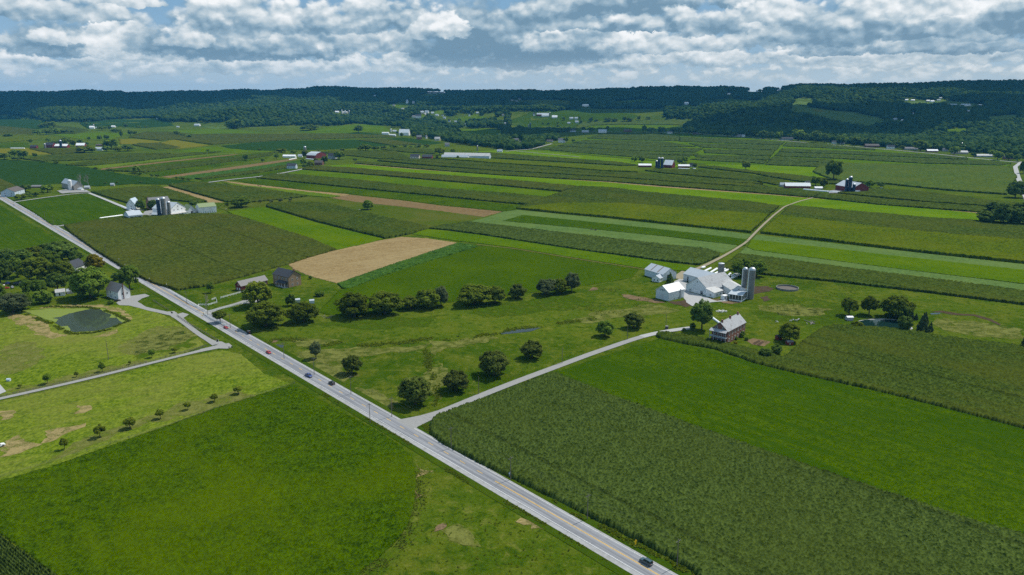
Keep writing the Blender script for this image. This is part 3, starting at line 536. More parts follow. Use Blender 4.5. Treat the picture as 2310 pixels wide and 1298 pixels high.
# ================================================================ roads, yards, ponds
asph=pbr('asphalt',(.20,.20,.21),.85,var=.10,scale=1.0,stain=(.15,.15,.16,1),aniso=None)
def roadmat():
    m=bpy.data.materials.new('road_surface'); m.use_nodes=True; g=NG(m.node_tree); b=g.n['Principled BSDF']; b.inputs['Roughness'].default_value=.85
    v=g.new('ShaderNodeTexCoord').outputs['Object']; mp=g.new('ShaderNodeMapping'); mp.inputs['Rotation'].default_value=(0,0,-R(131.5)); g.l.new(v,mp.inputs[0])
    m2=g.new('ShaderNodeMapping'); m2.inputs['Scale'].default_value=(.02,1,1); g.l.new(mp.outputs[0],m2.inputs[0])
    s=g.noise(m2.outputs[0],1.1,4,.6); n=g.noise(v,.35,5,.7); f=g.noise(v,4,2,.6)
    c=g.mix(g.sm(s,.35,.65),(.135,.14,.155),(.24,.245,.26)); c=g.mix(g.mul(g.sm(n,.5,.7),.35),c,(.11,.115,.125)); c=g.scalec(c,g.mad(g.sub(f,.5),.4,1))
    g.l.new(c,b.inputs['Base Color']); return m
mroad=roadmat()
concrete=pbr('concrete',(.34,.34,.335),.9,var=.12,scale=.6,spec=.05); gravel=pbr('gravel',(.25,.248,.24),.95,var=.18,scale=1.2,spec=.05); dirt=pbr('dirt_track',(.24,.205,.135),.95,var=.18,scale=.5)
soil=worn('bare_soil',(.165,.115,.065),.40); mud=worn('dark_mud',(.070,.050,.032),.36); dry=worn('dry_grass',(.25,.20,.085),.44); whitep=pbr('white_line',(.7,.7,.68),.7)
yellowp=pbr('yellow_line',(.62,.38,.06),.7,var=.15,scale=1)
MAIN=[(1640,1392),(1485,1298),(1140,1102),(905,967),(745,874),(600,795),(470,719),(330,640),(240,588),(130,518),(60,477),(0,442),(-70,402)]
W=np.array([P0(*p) for p in MAIN]); a=P0(1485,1298); dvec=(P0(130,518)-a); dvec/=np.hypot(*dvec); nvec=np.array([dvec[1],-dvec[0]])
road0=a-dvec*70; Lr=1350.0
def rp(s,off,z=0): q=road0+dvec*s+nvec*off; return (q[0],q[1],z)
def ribbon(name,s0,s1,o0,o1,z,mat,kind='structure'):
    n=max(1,int((s1-s0)/12)); ss=np.linspace(s0,s1,n+1); A=np.array([rp(s,o0,z) for s in ss]); B=np.array([rp(s,o1,z) for s in ss]); i=np.arange(n)
    return A,B,np.stack([i,n+1+i,n+2+i,i+1],1)
def ribbons(name,items,mat):
    V=[];F=[];b=0
    for it in items:
        A,B,f=ribbon('',*it,None); V+=[A,B]; F.append(f+b); b+=len(A)+len(B)
    F=np.concatenate(F)[:,::-1]
    tag(link(name,mesh_np(name,np.concatenate(V),F,mat)),None,None,None,'structure')
verge=K['past'][0]
ribbons('road_verge',[(0,Lr,-9.5,8.0,.14)],K['lawn'][0])
shoulder=pbr('road_shoulder',(.30,.30,.30),.9,var=.2,scale=.5,spec=.05,stain=(.22,.22,.21,1))
ribbons('road_shoulder',[(0,Lr,-6.1,4.75,.17)],shoulder)
ribbons('road',[(0,Lr,-4.1,3.95,.19)],mroad)
def s_of(u,v): return float(np.dot(P0(u,v)-road0,dvec))
def o_of(u,v): return float(np.dot(P0(u,v)-road0,nvec))
yel=[(0,s_of(1115,1087),-.28,-.10,.205),(0,s_of(1115,1087),.05,.22,.205)]
s=s_of(1115,1087)+8
while s<s_of(470,712): yel.append((s,s+3.6,-.12,.14,.205)); s+=11.4
yel+= [(s,Lr,-.28,-.10,.205),(s,Lr,.05,.22,.205)]
ribbons('road_marking',yel,yellowp)
ribbons('road_edge_line',[(0,Lr,-3.75,-3.6,.206),(0,Lr,3.6,3.74,.206)],whitep)
strip_road('farm_lane',[(915,958),(960,946),(1000,929),(1100,887),(1180,856),(1250,830),(1330,800),(1400,776),(1440,762),(1480,752),(1520,745),(1560,740)],[13,8,5.4,5,5,5,5,5,5,5.2,5.4,5.4],gravel,.21)
patch('lane_mouth',[(890,948),(925,948),(962,940),(985,936),(955,952),(938,968),(960,985),(915,962)],gravel,.2,rough_edge=.4)
strip_road('concrete_drive',[(1448,760),(1480,752),(1520,745),(1560,740)],5.2,concrete,.225)
strip_road('farm_lane',[(520,778),(480,785),(440,795),(400,805),(300,830),(200,855),(100,878),(0,900),(-150,935)],[7,6,4.2,3.6,3.6,3.6,3.6,3.6,3.6],gravel,.21)
patch('lane_mouth',[(478,772),(500,771),(524,784),(512,788),(480,786),(450,793),(450,789),(490,779)],gravel,.2,rough_edge=.5)
strip_road('gravel_loop',[(388,708),(400,715),(420,732),(445,752),(470,768),(490,778)],[5.5,5.5,4,3.6,4.0,6],gravel,.215)
patch('gravel_drive',[(262,684),(277,671),(300,668),(327,664),(338,668),(320,674),(310,681),(330,693),(377,704),(393,703),(399,707),(392,714),(378,711),(340,703),(310,695),(290,690),(270,689)],gravel,.2,rough_edge=.4)
patch('gravel_drive',[(385,703),(396,711),(412,706),(425,710),(408,722),(388,716)],gravel,.2,rough_edge=.4)
strip_road('driveway',[(455,712),(480,700),(510,692),(545,684),(570,672),(590,658),(600,655)],[8,5,4.5,4.5,5,6,6],gravel,.2)
strip_road('driveway',[(545,684),(565,687),(585,680),(600,668)],[4,3.6,3.6,4],gravel,.205)
strip_road('dirt_track',[(1560,612),(1585,603),(1625,583),(1655,566),(1683,548),(1702,528),(1722,508),(1745,487),(1770,467),(1800,456),(1834,447)],[5,4.2,3.6,3.0,2.8,2.8,2.8,2.6,2.6,3,3.6],dirt,.62)
strip_road('dirt_track',[(1075,553),(1160,562),(1250,577),(1350,593),(1450,608),(1462,611)],1.5,worn('worn_track',(.15,.125,.05),.40),.66)
strip_road('farm_lane',[(30,457),(100,447),(160,439),(200,436)],4,concrete,.62)
strip_road('farm_lane',[(200,436),(245,454),(290,473),(318,485),(340,486)],[4.5,5,5.5,7,9],concrete,.7)
strip_road('farm_lane',[(118,510),(134,512),(148,508)],[5,6,6],gravel,.3)
strip_road('village_road',[(1240,297),(1310,298),(1440,298.5),(1560,301),(1700,312),(1800,321),(1950,333.5),(2100,347),(2200,358),(2305,368)],7,concrete,.8)
strip_road('side_road',[(2305,366),(2290,377),(2296,400),(2306,425),(2325,470)],8,concrete,.75)
strip_road('pale_lane',[(467,413),(520,406),(580,400),(640,391),(680,383),(700,377)],6,concrete,.75)
strip_road('pale_lane',[(1140,342),(1200,337),(1245,325)],6,concrete,.75)
strip_road('pale_lane',[(1165,342),(1220,347),(1307,355)],5,gravel,.85)
strip_road('valley_road',[(958,256),(966,264),(978,270),(994,276)],9,concrete,1.2)
patch('farm_yard',[(1508,642),(1535,628),(1552,640),(1556,660),(1598,672),(1618,680),(1640,676),(1640,680),(1570,686),(1560,692),(1548,682),(1540,668),(1545,652)],concrete,.24)
patch('farm_yard',[(1515,628),(1545,632),(1560,616),(1540,612),(1525,620)],dirt,.25)
patch('farm_yard',[(326,478),(350,474),(352,488),(345,491),(318,492),(322,486)],gravel,.72)
patch('farm_yard',[(300,470),(285,473),(300,476),(325,476)],gravel,.7)
patch('farm_yard',[(128,432),(150,428),(195,430),(205,434),(160,436),(140,438)],gravel,.7)
patch('farm_yard',[(1868,432),(1900,427),(1940,434),(1980,428),(1960,434),(1920,437),(1870,437)],asph,.75)
for i,p in enumerate([[(1700,648),(1730,645),(1748,652),(1735,660),(1705,664)],[(1715,672),(1740,670),(1742,678),(1722,680)],[(1505,683),(1545,678),(1562,688),(1545,694),(1515,688)]]): patch('mud_patch',p,mud,.14,rough_edge=2.5)
for p in [[(1400,666),(1440,668),(1480,676),(1500,684),(1470,684),(1420,676)],[(1330,650),(1350,650),(1345,656),(1325,657)],[(1600,674),(1670,672),(1668,684),(1630,684)],[(990,1180),(1012,1184),(1005,1200),(990,1210),(982,1200)],[(595,770),(615,764),(622,768),(605,778)],[(1560,700),(1585,705),(1570,712)]]: patch('soil_patch',p,soil,.13,rough_edge=2.5)
for p in [[(180,690),(225,690),(268,696),(296,720),(286,722),(262,706),(220,696),(100,694),(72,697),(110,689)],[(30,708),(80,715),(120,745),(150,760),(115,765),(60,745),(22,722)],[(222,760),(262,742),(268,750),(250,758)],[(0,1000),(40,985),(60,992),(100,1000),(60,1015),(0,1040)],[(150,935),(195,910),(205,916),(175,935)],[(120,965),(190,955),(180,970),(120,995),(95,1000)],[(0,930),(40,922),(50,928),(20,945),(0,950)],[(945,1045),(960,1062),(985,1066),(965,1070),(950,1080),(942,1130),(938,1100)],[(1180,1165),(1230,1195),(1200,1192),(1170,1172)]]: patch('dry_patch',p,dry,.125,rough_edge=3.0)
pale=worn('pale_grass',(.135,.145,.034),.46); rank=worn('rank_grass',(.050,.090,.003),.48)
for p in [[(655,800),(700,790),(760,790),(830,785),(920,780),(960,775),(940,790),(860,800),(800,812),(760,830),(800,850),(760,865),(700,840),(665,822)],[(800,880),(850,885),(900,905),(900,925),(870,930),(820,905)],[(960,772),(1050,768),(1120,758),(1130,762),(1060,778),(1010,790),(990,800),(975,790)],[(960,830),(1000,820),(1010,850),(980,900),(965,880)],[(1290,722),(1360,700),(1470,690),(1540,700),(1480,708),(1380,720),(1320,730)],[(1700,690),(1800,690),(1880,700),(1860,715),(1760,712)],[(2110,720),(2200,725),(2300,740),(2310,770),(2200,760),(2120,740)],[(640,770),(700,765),(760,768),(740,778),(660,780)],
          [(1010,1200),(1050,1180),(1090,1200),(1080,1235)],[(440,905),(540,880),(590,890),(520,912),(440,935),(330,960),(200,1010),(100,1040),(180,1000),(330,945)],[(20,880),(150,850),(300,812),(330,818),(200,855),(60,890)],[(330,740),(420,735),(440,760),(380,790),(300,800),(260,790)],[(0,780),(60,770),(110,800),(60,840),(0,850)]]: patch('pale_grass_patch',p,pale,.115,rough_edge=3.5)
for p in [[(300,770),(380,745),(440,760),(450,775),(380,795),(300,812)],[(1040,690),(1160,680),(1300,668),(1330,690),(1200,710),(1080,715)],[(700,730),(850,720),(980,712),(960,735),(820,745)],[(1050,830),(1150,850),(1230,830),(1180,860),(1090,880)],[(1700,700),(1900,690),(1960,720),(1850,735),(1720,720)]]: patch('rank_grass_patch',p,rank,.110,rough_edge=3.5)
# ponds
def watermat(name,c):
    m=bpy.data.materials.new(name); m.use_nodes=True; g=NG(m.node_tree); b=g.n['Principled BSDF']; b.inputs['Base Color'].default_value=(*c,1); b.inputs['Roughness'].default_value=.04; b.inputs['Specular IOR Level'].default_value=.6
    v=g.new('ShaderNodeTexCoord').outputs['Object']; bp=g.new('ShaderNodeBump'); bp.inputs['Strength'].default_value=.06; bp.inputs['Distance'].default_value=.2; g.l.new(g.noise(v,.6,4,.6),bp.inputs['Height']); g.l.new(bp.outputs[0],b.inputs['Normal']); return m
wm=watermat('pond_water',(.042,.058,.042)); wm2=watermat('clear_water',(.008,.026,.022)); wm3=watermat('stream_water',(.05,.07,.08))
algae=pbr('pond_scum',(.14,.18,.022),.8,var=.2,scale=.5)
patch('pond_water',[(50,702),(110,697),(190,698),(220,698),(250,710),(275,718),(283,728),(240,742),(210,748),(170,750),(150,743),(118,725),(80,712)],wm,.16,rough_edge=.6)
patch('pond_scum',[(50,702),(110,697),(190,697),(200,699),(155,707),(138,715),(118,718),(130,721),(125,728),(108,722),(80,712)],algae,.19,'stuff',1.2,'yellow green scum floating on the pond near the main road')
patch('pond_scum',[(215,697),(235,699),(256,712),(283,724),(286,729),(276,728),(262,718),(248,717),(252,711)],algae,.195,'stuff',1.2,'thin scum along the far bank of the pond')
patch('pond_scum',[(138,738),(155,735),(158,742),(165,750),(150,746)],algae,.192,'stuff',1,'small scum patch at the near corner of the pond')
patch('pond_rim',[(1924,728),(1950,721),(1990,719),(2030,722),(2052,732),(2060,742),(2052,746),(2000,742),(1950,740),(1925,737)],concrete,.09,rough_edge=.2)
patch('pond_water',[(1927,728),(1952,722),(1990,720.5),(2028,723),(2049,733),(2056,741),(2050,744),(2000,740.5),(1950,738),(1928,735)],wm2,.13,rough_edge=.2)
patch('stream_water',[(1127,751),(1160,744),(1190,741),(1222,740),(1200,747),(1165,751),(1130,754)],wm3,.11,rough_edge=.8)
patch('stream_water',[(608,783),(625,778),(640,780),(636,785),(615,786)],wm3,.11,rough_edge=.5)
patch('stream_water',[(1322,724),(1335,721),(1334,728),(1325,728)],wm3,.11,rough_edge=.5)
patch('stream_water',[(2098,707),(2120,706),(2122,709),(2100,710)],wm3,.11,rough_edge=.5)
patch('stream_bank',[(2095,704),(2125,702),(2160,708),(2200,710),(2235,720),(2258,732),(2254,735),(2230,724),(2195,713),(2150,711),(2122,706)],mud,.09,rough_edge=1.0)
patch('field_path',[(880,905),(886,900),(890,925),(882,930)],dry,.08,rough_edge=1)
# rank weeds along the stream and road ditch
def weeds(name,pts,width,n,h,mat,label):
    W=np.array([PT(u,v)[:2] for u,v in pts]); seg=np.hypot(*(np.diff(W,axis=0).T)); cum=np.r_[0,np.cumsum(seg)]
    t=rng.random(n)*cum[-1]; i=np.clip(np.searchsorted(cum,t)-1,0,len(seg)-1); f=(t-cum[i])/seg[i]; p=W[i]+(W[i+1]-W[i])*f[:,None]
    p=p+rng.normal(size=(n,2))*width*.45; keep=vnoise(p[:,0]/7,p[:,1]/7,9)>.38; p=p[keep]; n=len(p)
    rel=p-road0; off=rel@nvec; al=rel@dvec; keep=(off<-6.4)|(off>5.2)|(al<-20); p=p[keep]; n=len(p)
    hh=h*.62*(.35+rng.random(n)); k=5; base=np.repeat(np.c_[p,T(p[:,0],p[:,1])],k,0); hh=np.repeat(hh,k)
    an=rng.random(n*k)*2*math.pi; w=hh*.5; ca,sa=np.cos(an),np.sin(an); le=(rng.random((n*k,2))-.5)*hh[:,None]*1.2
    off=(rng.random((n*k,2))-.5)*hh[:,None]*1.1; base[:,:2]+=off
    a=base+np.c_[-ca*w,-sa*w,hh*0.05]; b=base+np.c_[ca*w,sa*w,hh*.05]; c=base+np.c_[ca*w*.7+le[:,0],sa*w*.7+le[:,1],hh]; d=base+np.c_[-ca*w*.7+le[:,0],-sa*w*.7+le[:,1],hh*.9]
    V=np.stack([a,b,c,d],1).reshape(-1,3); F=np.arange(len(V)).reshape(-1,4); r=np.repeat(rng.random(n),k)
    tag(link(name,mesh_np(name,V,F,mat,r)),label,None,None,'stuff')
wmat=leafmat('weeds',(.075,.115,.006),(.150,.185,.014),.45)
wmat2=leafmat('pale_weeds',(.085,.13,.010),(.17,.20,.03),.6)
weeds('stream_weeds',[(600,775),(640,765),(690,770),(700,785),(760,775),(830,780),(900,775),(960,765),(1040,765),(1100,755),(1150,745),(1220,735),(1300,725),(1340,720)],4,2600,1.0,wmat,'rank green weeds along the winding stream')
weeds('ditch_weeds',[(950,785),(965,800),(968,830),(975,850),(985,880),(990,905),(980,915)],3.0,700,.9,wmat,'weeds along the side ditch between the round maples')
weeds('roadside_weeds',[(700,872),(800,930),(900,985),(960,1030),(1050,1085),(1200,1165),(1400,1280)],1.2,2200,.7,wmat,'weeds along the left verge of the main road')
weeds('roadside_weeds',[(960,960),(990,995),(1080,1055),(1200,1115),(1350,1185),(1480,1255),(1580,1310)],1.6,2200,.9,wmat,'weeds between the main road and the big corn field')
weeds('field_edge_weeds',[(940,1060),(942,1120),(930,1180),(905,1225),(860,1270),(810,1300)],4.5,900,.55,wmat2,'pale weeds along the curved edge of the alfalfa field')
weeds('pond_reeds',[(40,700),(110,693),(200,694),(250,706),(290,725),(240,746),(200,753),(160,754),(110,730),(60,710)],1.6,1500,1.1,wmat,'reeds around the scummy pond')
weeds('meadow_tufts',[(1050,1170),(1000,1250),(1100,1280),(1250,1290),(1150,1220),(1010,1140)],16,260,.6,wmat,'scattered weed tufts on the grazed triangle by the road')
weeds('field_edge_weeds',[(300,630),(345,650),(395,660),(440,690),(480,715)],2.0,900,.7,wmat,'weeds between the main road and the tasselled corn')
weeds('meadow_tufts',[(1350,650),(1450,665),(1430,690),(1350,690),(1300,700),(1460,710)],9,900,.6,wmat,'rank tufts in the grazed meadow beside the small white roofed barn')
weeds('meadow_tufts',[(1740,640),(1850,640),(1950,650),(1850,670),(1760,700),(1720,690)],10,900,.6,wmat,'rank tufts around the round manure pit')
# ================================================================ trees
bark=pbr('bark',(.075,.058,.042),.9,var=.2,scale=6); palebark=pbr('pale_bark',(.26,.23,.20),.9,var=.2,scale=6)
def unit(v): return v/np.maximum(np.linalg.norm(v,axis=-1,keepdims=True),1e-6)
def leaf_cloud(centers,rad,per,size,cc,flat=.75,up=.25):
    n=len(centers)*per; c=np.repeat(centers,per,0); r=np.repeat(rad,per)
    d=unit(rng.normal(size=(n,3))); rr=r*(.35+.65*rng.random(n)**.5); p=c+d*rr[:,None]*np.array([1,1,flat])
    nrm=unit(d*.55+unit(p-cc)*.6+np.array([0,0,up])+rng.normal(size=(n,3))*.45)
    t=unit(np.cross(nrm,rng.normal(size=(n,3)))); b=np.cross(nrm,t); s=size*(.6+.8*rng.random(n))[:,None]
    V=np.stack([p-t*s-b*s*.55,p+t*s-b*s*.75,p+t*s*.8+b*s*.7,p-t*s*.75+b*s*.6],1).reshape(-1,3)
    at=np.clip(np.repeat(rng.random(len(centers)),per)*.55+rng.random(n)*.45,0,1)
    return V,at
def tree_proto(kind,seed):
    """unit tree: one metre tall, crown one metre wide; scaled per tree"""
    global rng; keep=rng; rng=np.random.default_rng(seed)
    tr=MB()
    if kind in('round','olive','tall','sapling','far','bush'):
        zc,hz,nb,per,size,rc={'round':(.50,.47,84,90,.027,(.085,.14)),'olive':(.50,.47,74,95,.028,(.09,.16)),'tall':(.58,.42,64,90,.029,(.085,.15)),'sapling':(.64,.35,26,60,.05,(.12,.2)),'far':(.56,.43,20,28,.075,(.13,.22)),'bush':(.47,.47,24,60,.055,(.14,.22))}[kind]
        i=np.arange(nb)+.5; zf=1-1.72*i/nb; an=i*2.399963+rng.random(nb)*.8; rr=np.sqrt(np.maximum(0,1-zf*zf)); d=np.stack([rr*np.cos(an),rr*np.sin(an),zf],1); d=unit(d+rng.normal(size=(nb,3))*.13); d=d[rng.permutation(nb)]
        lump=1+.09*np.sin(3*np.arctan2(d[:,1],d[:,0])+seed)+.07*np.sin(5*d[:,2]+seed*2)+.08*rng.normal(size=nb)
        if kind in('olive','tall'): lump*=np.where(d[:,2]>.1,.84+.28*rng.random(nb),1)
        q=np.where(np.arange(nb)<nb*.2,.35+.3*rng.random(nb),.80+.2*rng.random(nb))*lump
        rad=rc[0]+(rc[1]-rc[0])*rng.random(nb)
        cen=np.stack([d[:,0]*q*(.5-.6*rad),d[:,1]*q*(.5-.6*rad),zc+d[:,2]*q*(hz-.6*rad)],1)
        cen[:,2]=np.maximum(cen[:,2],zc-hz+.5*rad)
        V,at=leaf_cloud(cen,rad,per,size,np.array([0,0,zc-.15]),.8,.45)
        th=zc; r0={'sapling':.035,'far':.04,'bush':.03}.get(kind,.035)
        tr.tube((0,0,-.02),(.01,.0,th*.55),r0,r0*.7,7); tr.tube((.01,0,th*.55),(0,.02,zc+.15),r0*.7,r0*.25,6)
        if kind!='far':
            for k in range(6):
                a=k*1.05+rng.random(); z0=th*(.35+.1*rng.random()); tr.tube((.01,0,z0),(math.cos(a)*.27,math.sin(a)*.27,zc+.05+.2*rng.random()),r0*.45,r0*.12,5)
    elif kind=='spruce':
        cen=[];rad=[]
        for k in range(17):
            z=.10+.86*k/16; R0=.5*(1-(k/16.5)**1.1)
            for j in range(max(1,int(9*(1-k/17)))):
                a=j*2.4+k*1.3+rng.random(); q=R0*(.6+.35*rng.random()); cen.append((math.cos(a)*q,math.sin(a)*q,z-.03*q)); rad.append(.05+.09*(1-k/17))
        V,at=leaf_cloud(np.array(cen),np.array(rad),34,.03,np.array([0,0,.3]),.5,-.1); tr.tube((0,0,-.02),(0,0,.9),.03,.008,6)
    else:                                                    # bare tree
        V=np.zeros((0,3)); at=np.zeros(0)
        def br(p,d,l,r,n):
            q=p+d*l; tr.tube(p,q,r,r*.62,5 if n>2 else 4,cap=False)
            if n==0: return
            for k in range(3 if n>1 else 2):
                dd=(d+Vector(rng.normal(size=3))*.42+Vector((0,0,.12))).normalized(); br(q,dd,l*(.62+.2*rng.random()),r*.6,n-1)
        br(Vector((0,0,-.02)),Vector((0,0,1)),.30,.030,5)
        zs=max(v[2] for v in tr.v); xs=max(max(abs(v[0]),abs(v[1])) for v in tr.v); tr.v=[(v[0]*.5/xs,v[1]*.5/xs,v[2]/zs if v[2]>0 else v[2]) for v in tr.v]
    rng=keep
    return tr,V,at
LM={'maple':leafmat('maple_leaves',(0.0439,0.0742,0.0135),(0.1604,0.1941,0.0371),.42),'olive':leafmat('olive_leaves',(0.0649,0.0919,0.0083),(0.1552,0.2004,0.0230),.42),'green':leafmat('green_leaves',(0.0607,0.1181,0.0135),(0.1856,0.2616,0.0338),.42),
 'light':leafmat('light_leaves',(.085,.125,.010),(.180,.210,.020),.3),'yellow':leafmat('yellow_leaves',(.13,.12,.010),(.26,.22,.02),.3),'spruce':leafmat('spruce_needles',(0.0312,0.0650,0.0286),(0.0975,0.1365,0.0585),.2),'grey':leafmat('grey_leaves',(0.0720,0.1020,0.0420),(0.1680,0.2040,0.0900),.42),
 'dark':leafmat('dark_leaves',(0.0468,0.0975,0.0156),(0.1560,0.2184,0.0429),.42)}
PROTO={}
def proto(kind,leaf,var):
    k=(kind,leaf,var)
    if k not in PROTO:
        b=(kind,var)
        if b not in PROTO: PROTO[b]=tree_proto(kind,11+var*7+len(kind))
        tr,V,at=PROTO[b]
        tm=tr.mesh('trunk',palebark if kind=='bare' else bark,True)
        cm=mesh_np('crown',V,np.arange(len(V)).reshape(-1,4),LM[leaf],at) if len(V) else None
        PROTO[k]=(tm,cm)
    return PROTO[k]
def tree(name,kind,leaf,u,v,w,h,label,group=None,cat='tree',hk=1.0,wk=1.0):
    p=PT(u,v); m=mpp(p); H=hgt(p,v-h)*hk*1.02; Wd=w*m*wk*1.02
    dep=Wd*.5                                               # the crown's near edge hides the foot: stand it half a crown deeper
    tm,cm=proto(kind,leaf,random.randrange(3))
    o=empty(name,p,label,cat,group); o.rotation_euler=(0,0,random.random()*6.28); o.scale=(Wd,Wd*(.92+.16*random.random()),H)
    link('trunk',tm,o)
    if cm: link('crown',cm,o)
    return o
def forest(name,pts,cr,ht,mat,label):
    """one wood: many lumpy crowns merged to a single mass"""
    bm=bmesh.new(); bmesh.ops.create_icosphere(bm,subdivisions=2,radius=1); bm.verts.ensure_lookup_table()
    bv=np.array([v.co[:] for v in bm.verts]); bf=np.array([[v.index for v in f.verts] for f in bm.faces]); bm.free()
    Vs=[];Fs=[];As=[];off=0; n=len(pts); which=rng.integers(0,6,n)
    for k in range(6):
        vv=bv*(1+.22*np.sin(bv@rng.normal(size=3)*4+k)[:,None]+.30*(rng.random((len(bv),1))-.5)); vv=vv*np.array([1,1,.95])
        keepf=bf[(vv[bf][:,:,2].mean(1)>-.45)]; used=np.unique(keepf); re=np.full(len(bv),-1); re[used]=np.arange(len(used)); v0=vv[used]; f0=re[keepf]
        I=np.nonzero(which==k)[0]
        if len(I)==0: continue
        a=rng.random(len(I))*6.28; ca,sa=np.cos(a),np.sin(a); s=cr[I]; hh=ht[I]
        X=(v0[None,:,0]*ca[:,None]-v0[None,:,1]*sa[:,None])*s[:,None]+pts[I,0:1]; Y=(v0[None,:,0]*sa[:,None]+v0[None,:,1]*ca[:,None])*s[:,None]+pts[I,1:2]
        Z=v0[None,:,2]*(hh*.5)[:,None]+(hh*.52)[:,None]+pts[I,2:3]
        V=np.stack([X,Y,Z],-1).reshape(-1,3); F=(f0[None]+(np.arange(len(I))*len(v0))[:,None,None]).reshape(-1,3)+off
        r=np.clip(np.repeat(rng.random(len(I)),len(v0))*.7+rng.random(len(V))*.3,0,1)
        Vs.append(V);Fs.append(F);As.append(r);off+=len(V)
    return tag(link(name,mesh_np(name,np.concatenate(Vs),np.concatenate(Fs),mat,np.concatenate(As))),label,None,None,'stuff')
def scatter(y0,y1,sp):
    out=[]; ny=int((y1-y0)/sp)
    for i in range(ny):
        y=y0+i*sp; hw=.74*y; xs=np.arange(-hw,hw,sp); out.append(np.c_[xs+(rng.random(len(xs))-.5)*sp*.9,y+(rng.random(len(xs))-.5)*sp*.9])
    return np.concatenate(out)
LOW=[[(905,294),(925,306),(965,312),(1000,318),(1040,326),(1100,333),(1150,340),(1200,336),(1235,326),(1262,316),(1250,303),(1180,292),(1137,300),(1120,309),(1080,312),(1045,304),(1028,294),(985,285),(930,283)],
     [(1540,299),(1650,304),(1700,308),(1800,315),(1900,325),(2000,333),(2080,338),(2140,342),(2220,348),(2330,360),(2330,300),(1540,280)],
     [(700,283),(860,276),(895,292),(930,300),(930,280),(860,262),(700,262)]]
HAZEK=1
VILLAGE=[(944,267,14,8),(934,266,8,5),(962,256,9,6),(953,257,8,6),(985,262,8,4),(1002,268,6,4),(1013,276,5,6),(1028,278,6,5),(1050,284,4,5),(1059,263,4,4),(1077,257,6,4),(918,234,5,8),(933,234,5,5),(888,240,6,4),(908,247,6,3),(845,218,5,3),(998,262,5,3),(976,257,7,4),(1140,281,5,4),(1135,262,5,4)]
VILLAGE2=[(968,212,8,3),(980,212,10,4),(996,211,12,3),(1172,226,5,4),(1155,228,6,3),(1164,230,8,3),(777,257,16,6),(760,255,9,4),(1321,241,15,5),(1163,318,14,5),(1175,324,9,5),(1240,321,15,5),(1196,290,6,8),(946,315,12,9),(963,313,6,7),(986,318,13,8),(911,306,25,10)]
VILLAGE3=[(2045,228,8,4),(2060,228,9,3),(2094,230,8,4),(2104,231,9,4),(2118,228,8,3),(2150,239,20,4),(2181,240,24,5),(2212,239,8,3),(2122,223,8,3),(1549,237,10,6),(1695,206,8,4),(1712,207,11,3),(1758,205,6,3),(2035,273,4,3),(2060,258,5,3),(2185,252,8,3),(2020,271,8,4),(1645,214,8,3)]
def woods():
    pts=[]
    for y0,y1,sp in ((1750,3300,13.5),(3300,5000,17.5),(5000,7400,22)):
        q=scatter(y0,y1,sp); pts.append(np.c_[q,np.full(len(q),sp)])
    p=np.concatenate(pts); z=T(p[:,0],p[:,1]); u,v=proj(p[:,0],p[:,1],z)
    uu=1155+FPX*p[:,0]/p[:,1]/CP; yf=np.interp(uu,FOOT[:,0],FY); yc=np.interp(uu,CREST[:,0],CREST[:,2])
    hill=(p[:,1]>yf+60)&(p[:,1]<yc+120)&(v<np.interp(u,FOOT[:,0],FOOT[:,1])+1)
    low=np.zeros(len(p),bool)
    for q in LOW: low|=inside(q,u,v)
    ok=(hill|low)&(u>-150)&(u<2460)
    um,vm=proj(p[:,0],p[:,1],z+9)
    for q in CLEAR: ok&=~(inside(q,u,v)|inside(q,um,vm))
    for hu,hv,hw,hh in VILLAGE+VILLAGE2+VILLAGE3: ok&=~((np.abs(u-hu)<hw*.75+3)&(v>hv-3)&(v<hv+9))
    # settlements and small gaps thin the valley wood out
    gap=((np.abs(u-1000)<140)&(np.abs(v-262)<34)&(vnoise(p[:,0]/60,p[:,1]/60,4)>.60))|((np.abs(u-2090)<150)&(np.abs(v-232)<9)&(vnoise(p[:,0]/60,p[:,1]/60,4)>.55))
    ok&=~gap
    ok&=~((u>1150)&(u<1500)&(v>246)&(v<297)&(low==False))|((u>1150)&(u<1300)&(v<252)&hill)
    ok&=~((u<470)&(v>262)&(p[:,1]<4600)&(u>-200)&(v>276))
    ok&=rng.random(len(p))<.95
    p=p[ok];z=z[ok];u=u[ok];v=v[ok];sp=p[:,2]
    # drop trees wholly hidden behind nearer canopy
    o=np.argsort(p[:,1]); az=((u+200)/2.0).astype(int); top=np.full(1400,1e9); vis=np.zeros(len(p),bool)
    tv=proj(p[:,0],p[:,1],z+sp*1.25)[1]; bv=proj(p[:,0],p[:,1],z+sp*.3)[1]
    for i in o:
        k=az[i]; vis[i]=tv[i]<top[k]+.6
        if bv[i]<top[k]: top[k]=bv[i]
    p=p[vis];z=z[vis];u=u[vis];v=v[vis];sp=p[:,2]; n=len(p)
    big=vnoise(p[:,0]/70,p[:,1]/70,8); cr=sp*(.36+.30*rng.random(n)+.22*big); ht=np.where(sp<15,15,np.where(sp<20,19,23))*(.62+.55*rng.random(n)+.35*vnoise(p[:,0]/160,p[:,1]/300,17))
    P=np.c_[p[:,:2],z-.5]
    m=leafmat('wood_canopy',(.008,.026,.006),(.044,.074,.014),.0)
    near=p[:,1]<3300; lit=(~near)|True
    forest('woods',P[near],cr[near],ht[near],m,'broad dark wood filling the valley and the lower slopes')
    forest('woods',P[~near],cr[~near],ht[~near],m,'blue green wood covering the long ridge on the horizon')
    print('WOODS',n)
woods()

